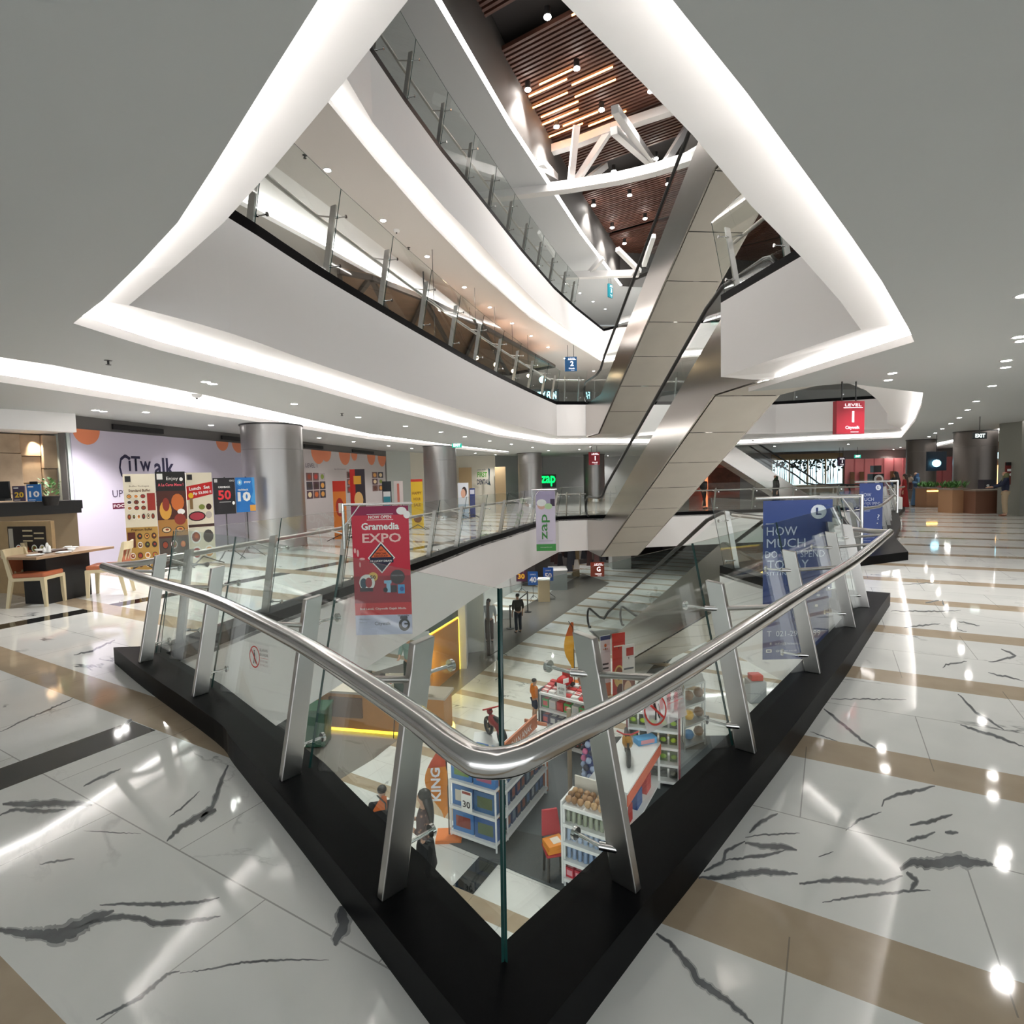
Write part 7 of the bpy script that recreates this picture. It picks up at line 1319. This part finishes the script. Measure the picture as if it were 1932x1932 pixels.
    if hair == 'short': M().ball(Vv(0, hy-0.005, 1.632), 0.092*k, 0, 14, (0.95, 1.08, 0.86)).build('hair', HM, t)
    elif hair == 'long':
        M().ball(Vv(0, hy-0.012, 1.628), 0.098*k, 0, 14, (0.95, 1.08, 0.95)).build('hair', HM, t)
        skin('hair_length', [[(Vv(0, hy-0.02, 1.64), (0.09*k, 0.08*k), 'a'), (Vv(0, hy-0.05, 1.56), (0.11*k, 0.075*k)), (Vv(0, hy-0.085, 1.44), (0.115*k, 0.065*k)), (Vv(0, hy-0.10, 1.28), (0.10*k, 0.055*k)), (Vv(0, hy-0.10, 1.10), (0.055*k, 0.03*k))]], HM, t)
    elif hair == 'scarf':
        skin('head_scarf', [[(Vv(0, hy-0.01, 1.64), (0.098*k, 0.105*k), 'a'), (Vv(0, hy-0.02, 1.54), (0.098*k, 0.095*k)), (Vv(0, hy-0.0, 1.44), (0.12*k, 0.10*k)), (Vv(0, hy+0.0, 1.33), (0.17*k, 0.125*k)), (Vv(0, hy+0.0, 1.24), (0.15*k, 0.11*k))]], HM, t)
    for s in (-1, 1): M().ball(Vv(s*0.03, hy+0.092, 1.612), 0.010*k, 0, 6).build('eye', K_, t)
    M().ball(Vv(0, hy+0.094, 1.552), 0.016*k, 0, 8, (1.3, 0.4, 0.4)).build('mouth', mat('lip', (0.35, 0.10, 0.08), 0.5), t)
    return t
FLOR = mat('floral_brown', (0.06, 0.03, 0.03), 0.7)
nt = FLOR.node_tree; tc = nt.nodes.new('ShaderNodeTexCoord'); ns = nt.nodes.new('ShaderNodeTexVoronoi'); ns.inputs['Scale'].default_value = 14; rp = nt.nodes.new('ShaderNodeValToRGB'); rp.color_ramp.elements[0].color = (0.50, 0.26, 0.17, 1); rp.color_ramp.elements[1].position = 0.35; rp.color_ramp.elements[1].color = (0.07, 0.035, 0.035, 1); nt.links.new(tc.outputs['Object'], ns.inputs[0]); nt.links.new(ns.outputs['Distance'], rp.inputs[0]); nt.links.new(rp.outputs[0], nt.nodes['Principled BSDF'].inputs['Base Color'])
gv = lambda x, y: ag(x, y)
p = ag(806, 1690); person('woman with long dark hair in a patterned brown blouse and black skirt, hands raised', p, 1.45, 1.66, style='skirt', sc_cloth=FLOR, hair='long', arms='hold', female=True, bottom='0C0C10', shoes='2A2020')
p = ag(733, 1640); person('person in black bending forward at the lower left, partly behind a post', Vector((p.x, p.y-0.3, G)), 0.2, 1.5, top='101014', bottom='141418', hair='short', arms='reach', lean=0.75)
p = ag(634, 1360); person('man in grey shirt and black trousers at the orange cafe counter', p, 0.25, 1.66, top='A8A0A0', bottom='14161A', arms='reach', lean=0.15)
p = ag(760, 1330); person('cafe worker in pale teal shirt and white cap behind the counter', Vector((p.x, p.y+1.1, G)), 3.0, 1.70, top='8AA8A4', bottom='2A3A38', hair='short', hcol=W_, arms='reach')
p = ag(978, 1194); person('man in black with a yellow belt bag standing on the ground floor', p, 0.5, 1.62, top='2A2420', bottom='1C2434')
p = ag(924, 1212); person('man in white shirt and brown trousers standing behind the near glass edge', p, 0.1, 1.70, top='B8C0C8', bottom='4A3A34')
p = ag(1012, 1352); person('child with dark hair in an orange shirt looking at the striped toy rack', Vector((p.x-0.05, p.y-0.35, G+0.012)), -1.2, 1.15, top='D87818', bottom='28304A', style='shorts')
p = ag(1092, 1400); person('shopper in white top half hidden behind the second right post', Vector((p.x+0.1, p.y+0.2, G+0.012)), 2.6, 1.55, top='D8D8DC', bottom='22242A')
def pl1(x, yf): return at(x, yf, 0)
p = pl1(1895, 974); person('person in dark blue coat, beige trousers and olive head scarf at the food counter', Vector((p.x, p.y, 0)), 1.0, 1.58, top='141C34', bottom='A89478', hair='scarf', hcol=H('5A5A38', rough=0.8), female=True, shoes='6A3A20', arms='reach')
p = pl1(1728, 955); person('woman in light blue long robe and blue head scarf holding a child', Vector((p.x, p.y, 0)), 1.4, 1.58, top='4A6A8A', hair='scarf', hcol=H('2A4A70', rough=0.8), style='robe', female=True, arms='hold')
t = person('small child in a pale top carried by the woman in blue', Vector((p.x-0.28, p.y-0.02, 0.72)), -1.2, 0.72, top='B8A898', bottom='5A3A38', arms='hold')
p = pl1(1464, 951); D = 26.5; q_ = atY(1464, 900, D); person('woman in black robe with dark green head scarf behind the far railing', Vector((q_.x, D, 0)), 1.6, 1.6, top='0A0C0C', hair='scarf', hcol=H('123018', rough=0.8), style='robe', female=True)
q_ = atY(1328, 900, 27.2); person('person in dark red brown clothes walking behind the far railing by the escalator', Vector((q_.x, 27.2, 0)), -1.3, 1.6, top='1A0E0C', bottom='30201C', hair='short', legs={-1: (0.15, 0), 1: (-0.12, 0)})
q_ = atY(1690, 900, 25); person('person in dark clothes with a long braid beside the right railing', Vector((q_.x, 25, 0)), 0.4, 1.6, top='2A2420', bottom='20181A', hair='long')
q_ = atY(1707, 900, 24.3); person('person in a red and dark green dress in front of the smaller column', Vector((q_.x, 24.3, 0)), 0.9, 1.5, top='8A1818', hair='long', style='robe', female=True, hcol=HAIRB)
# thicker details on the black granite: joints between kerb slabs
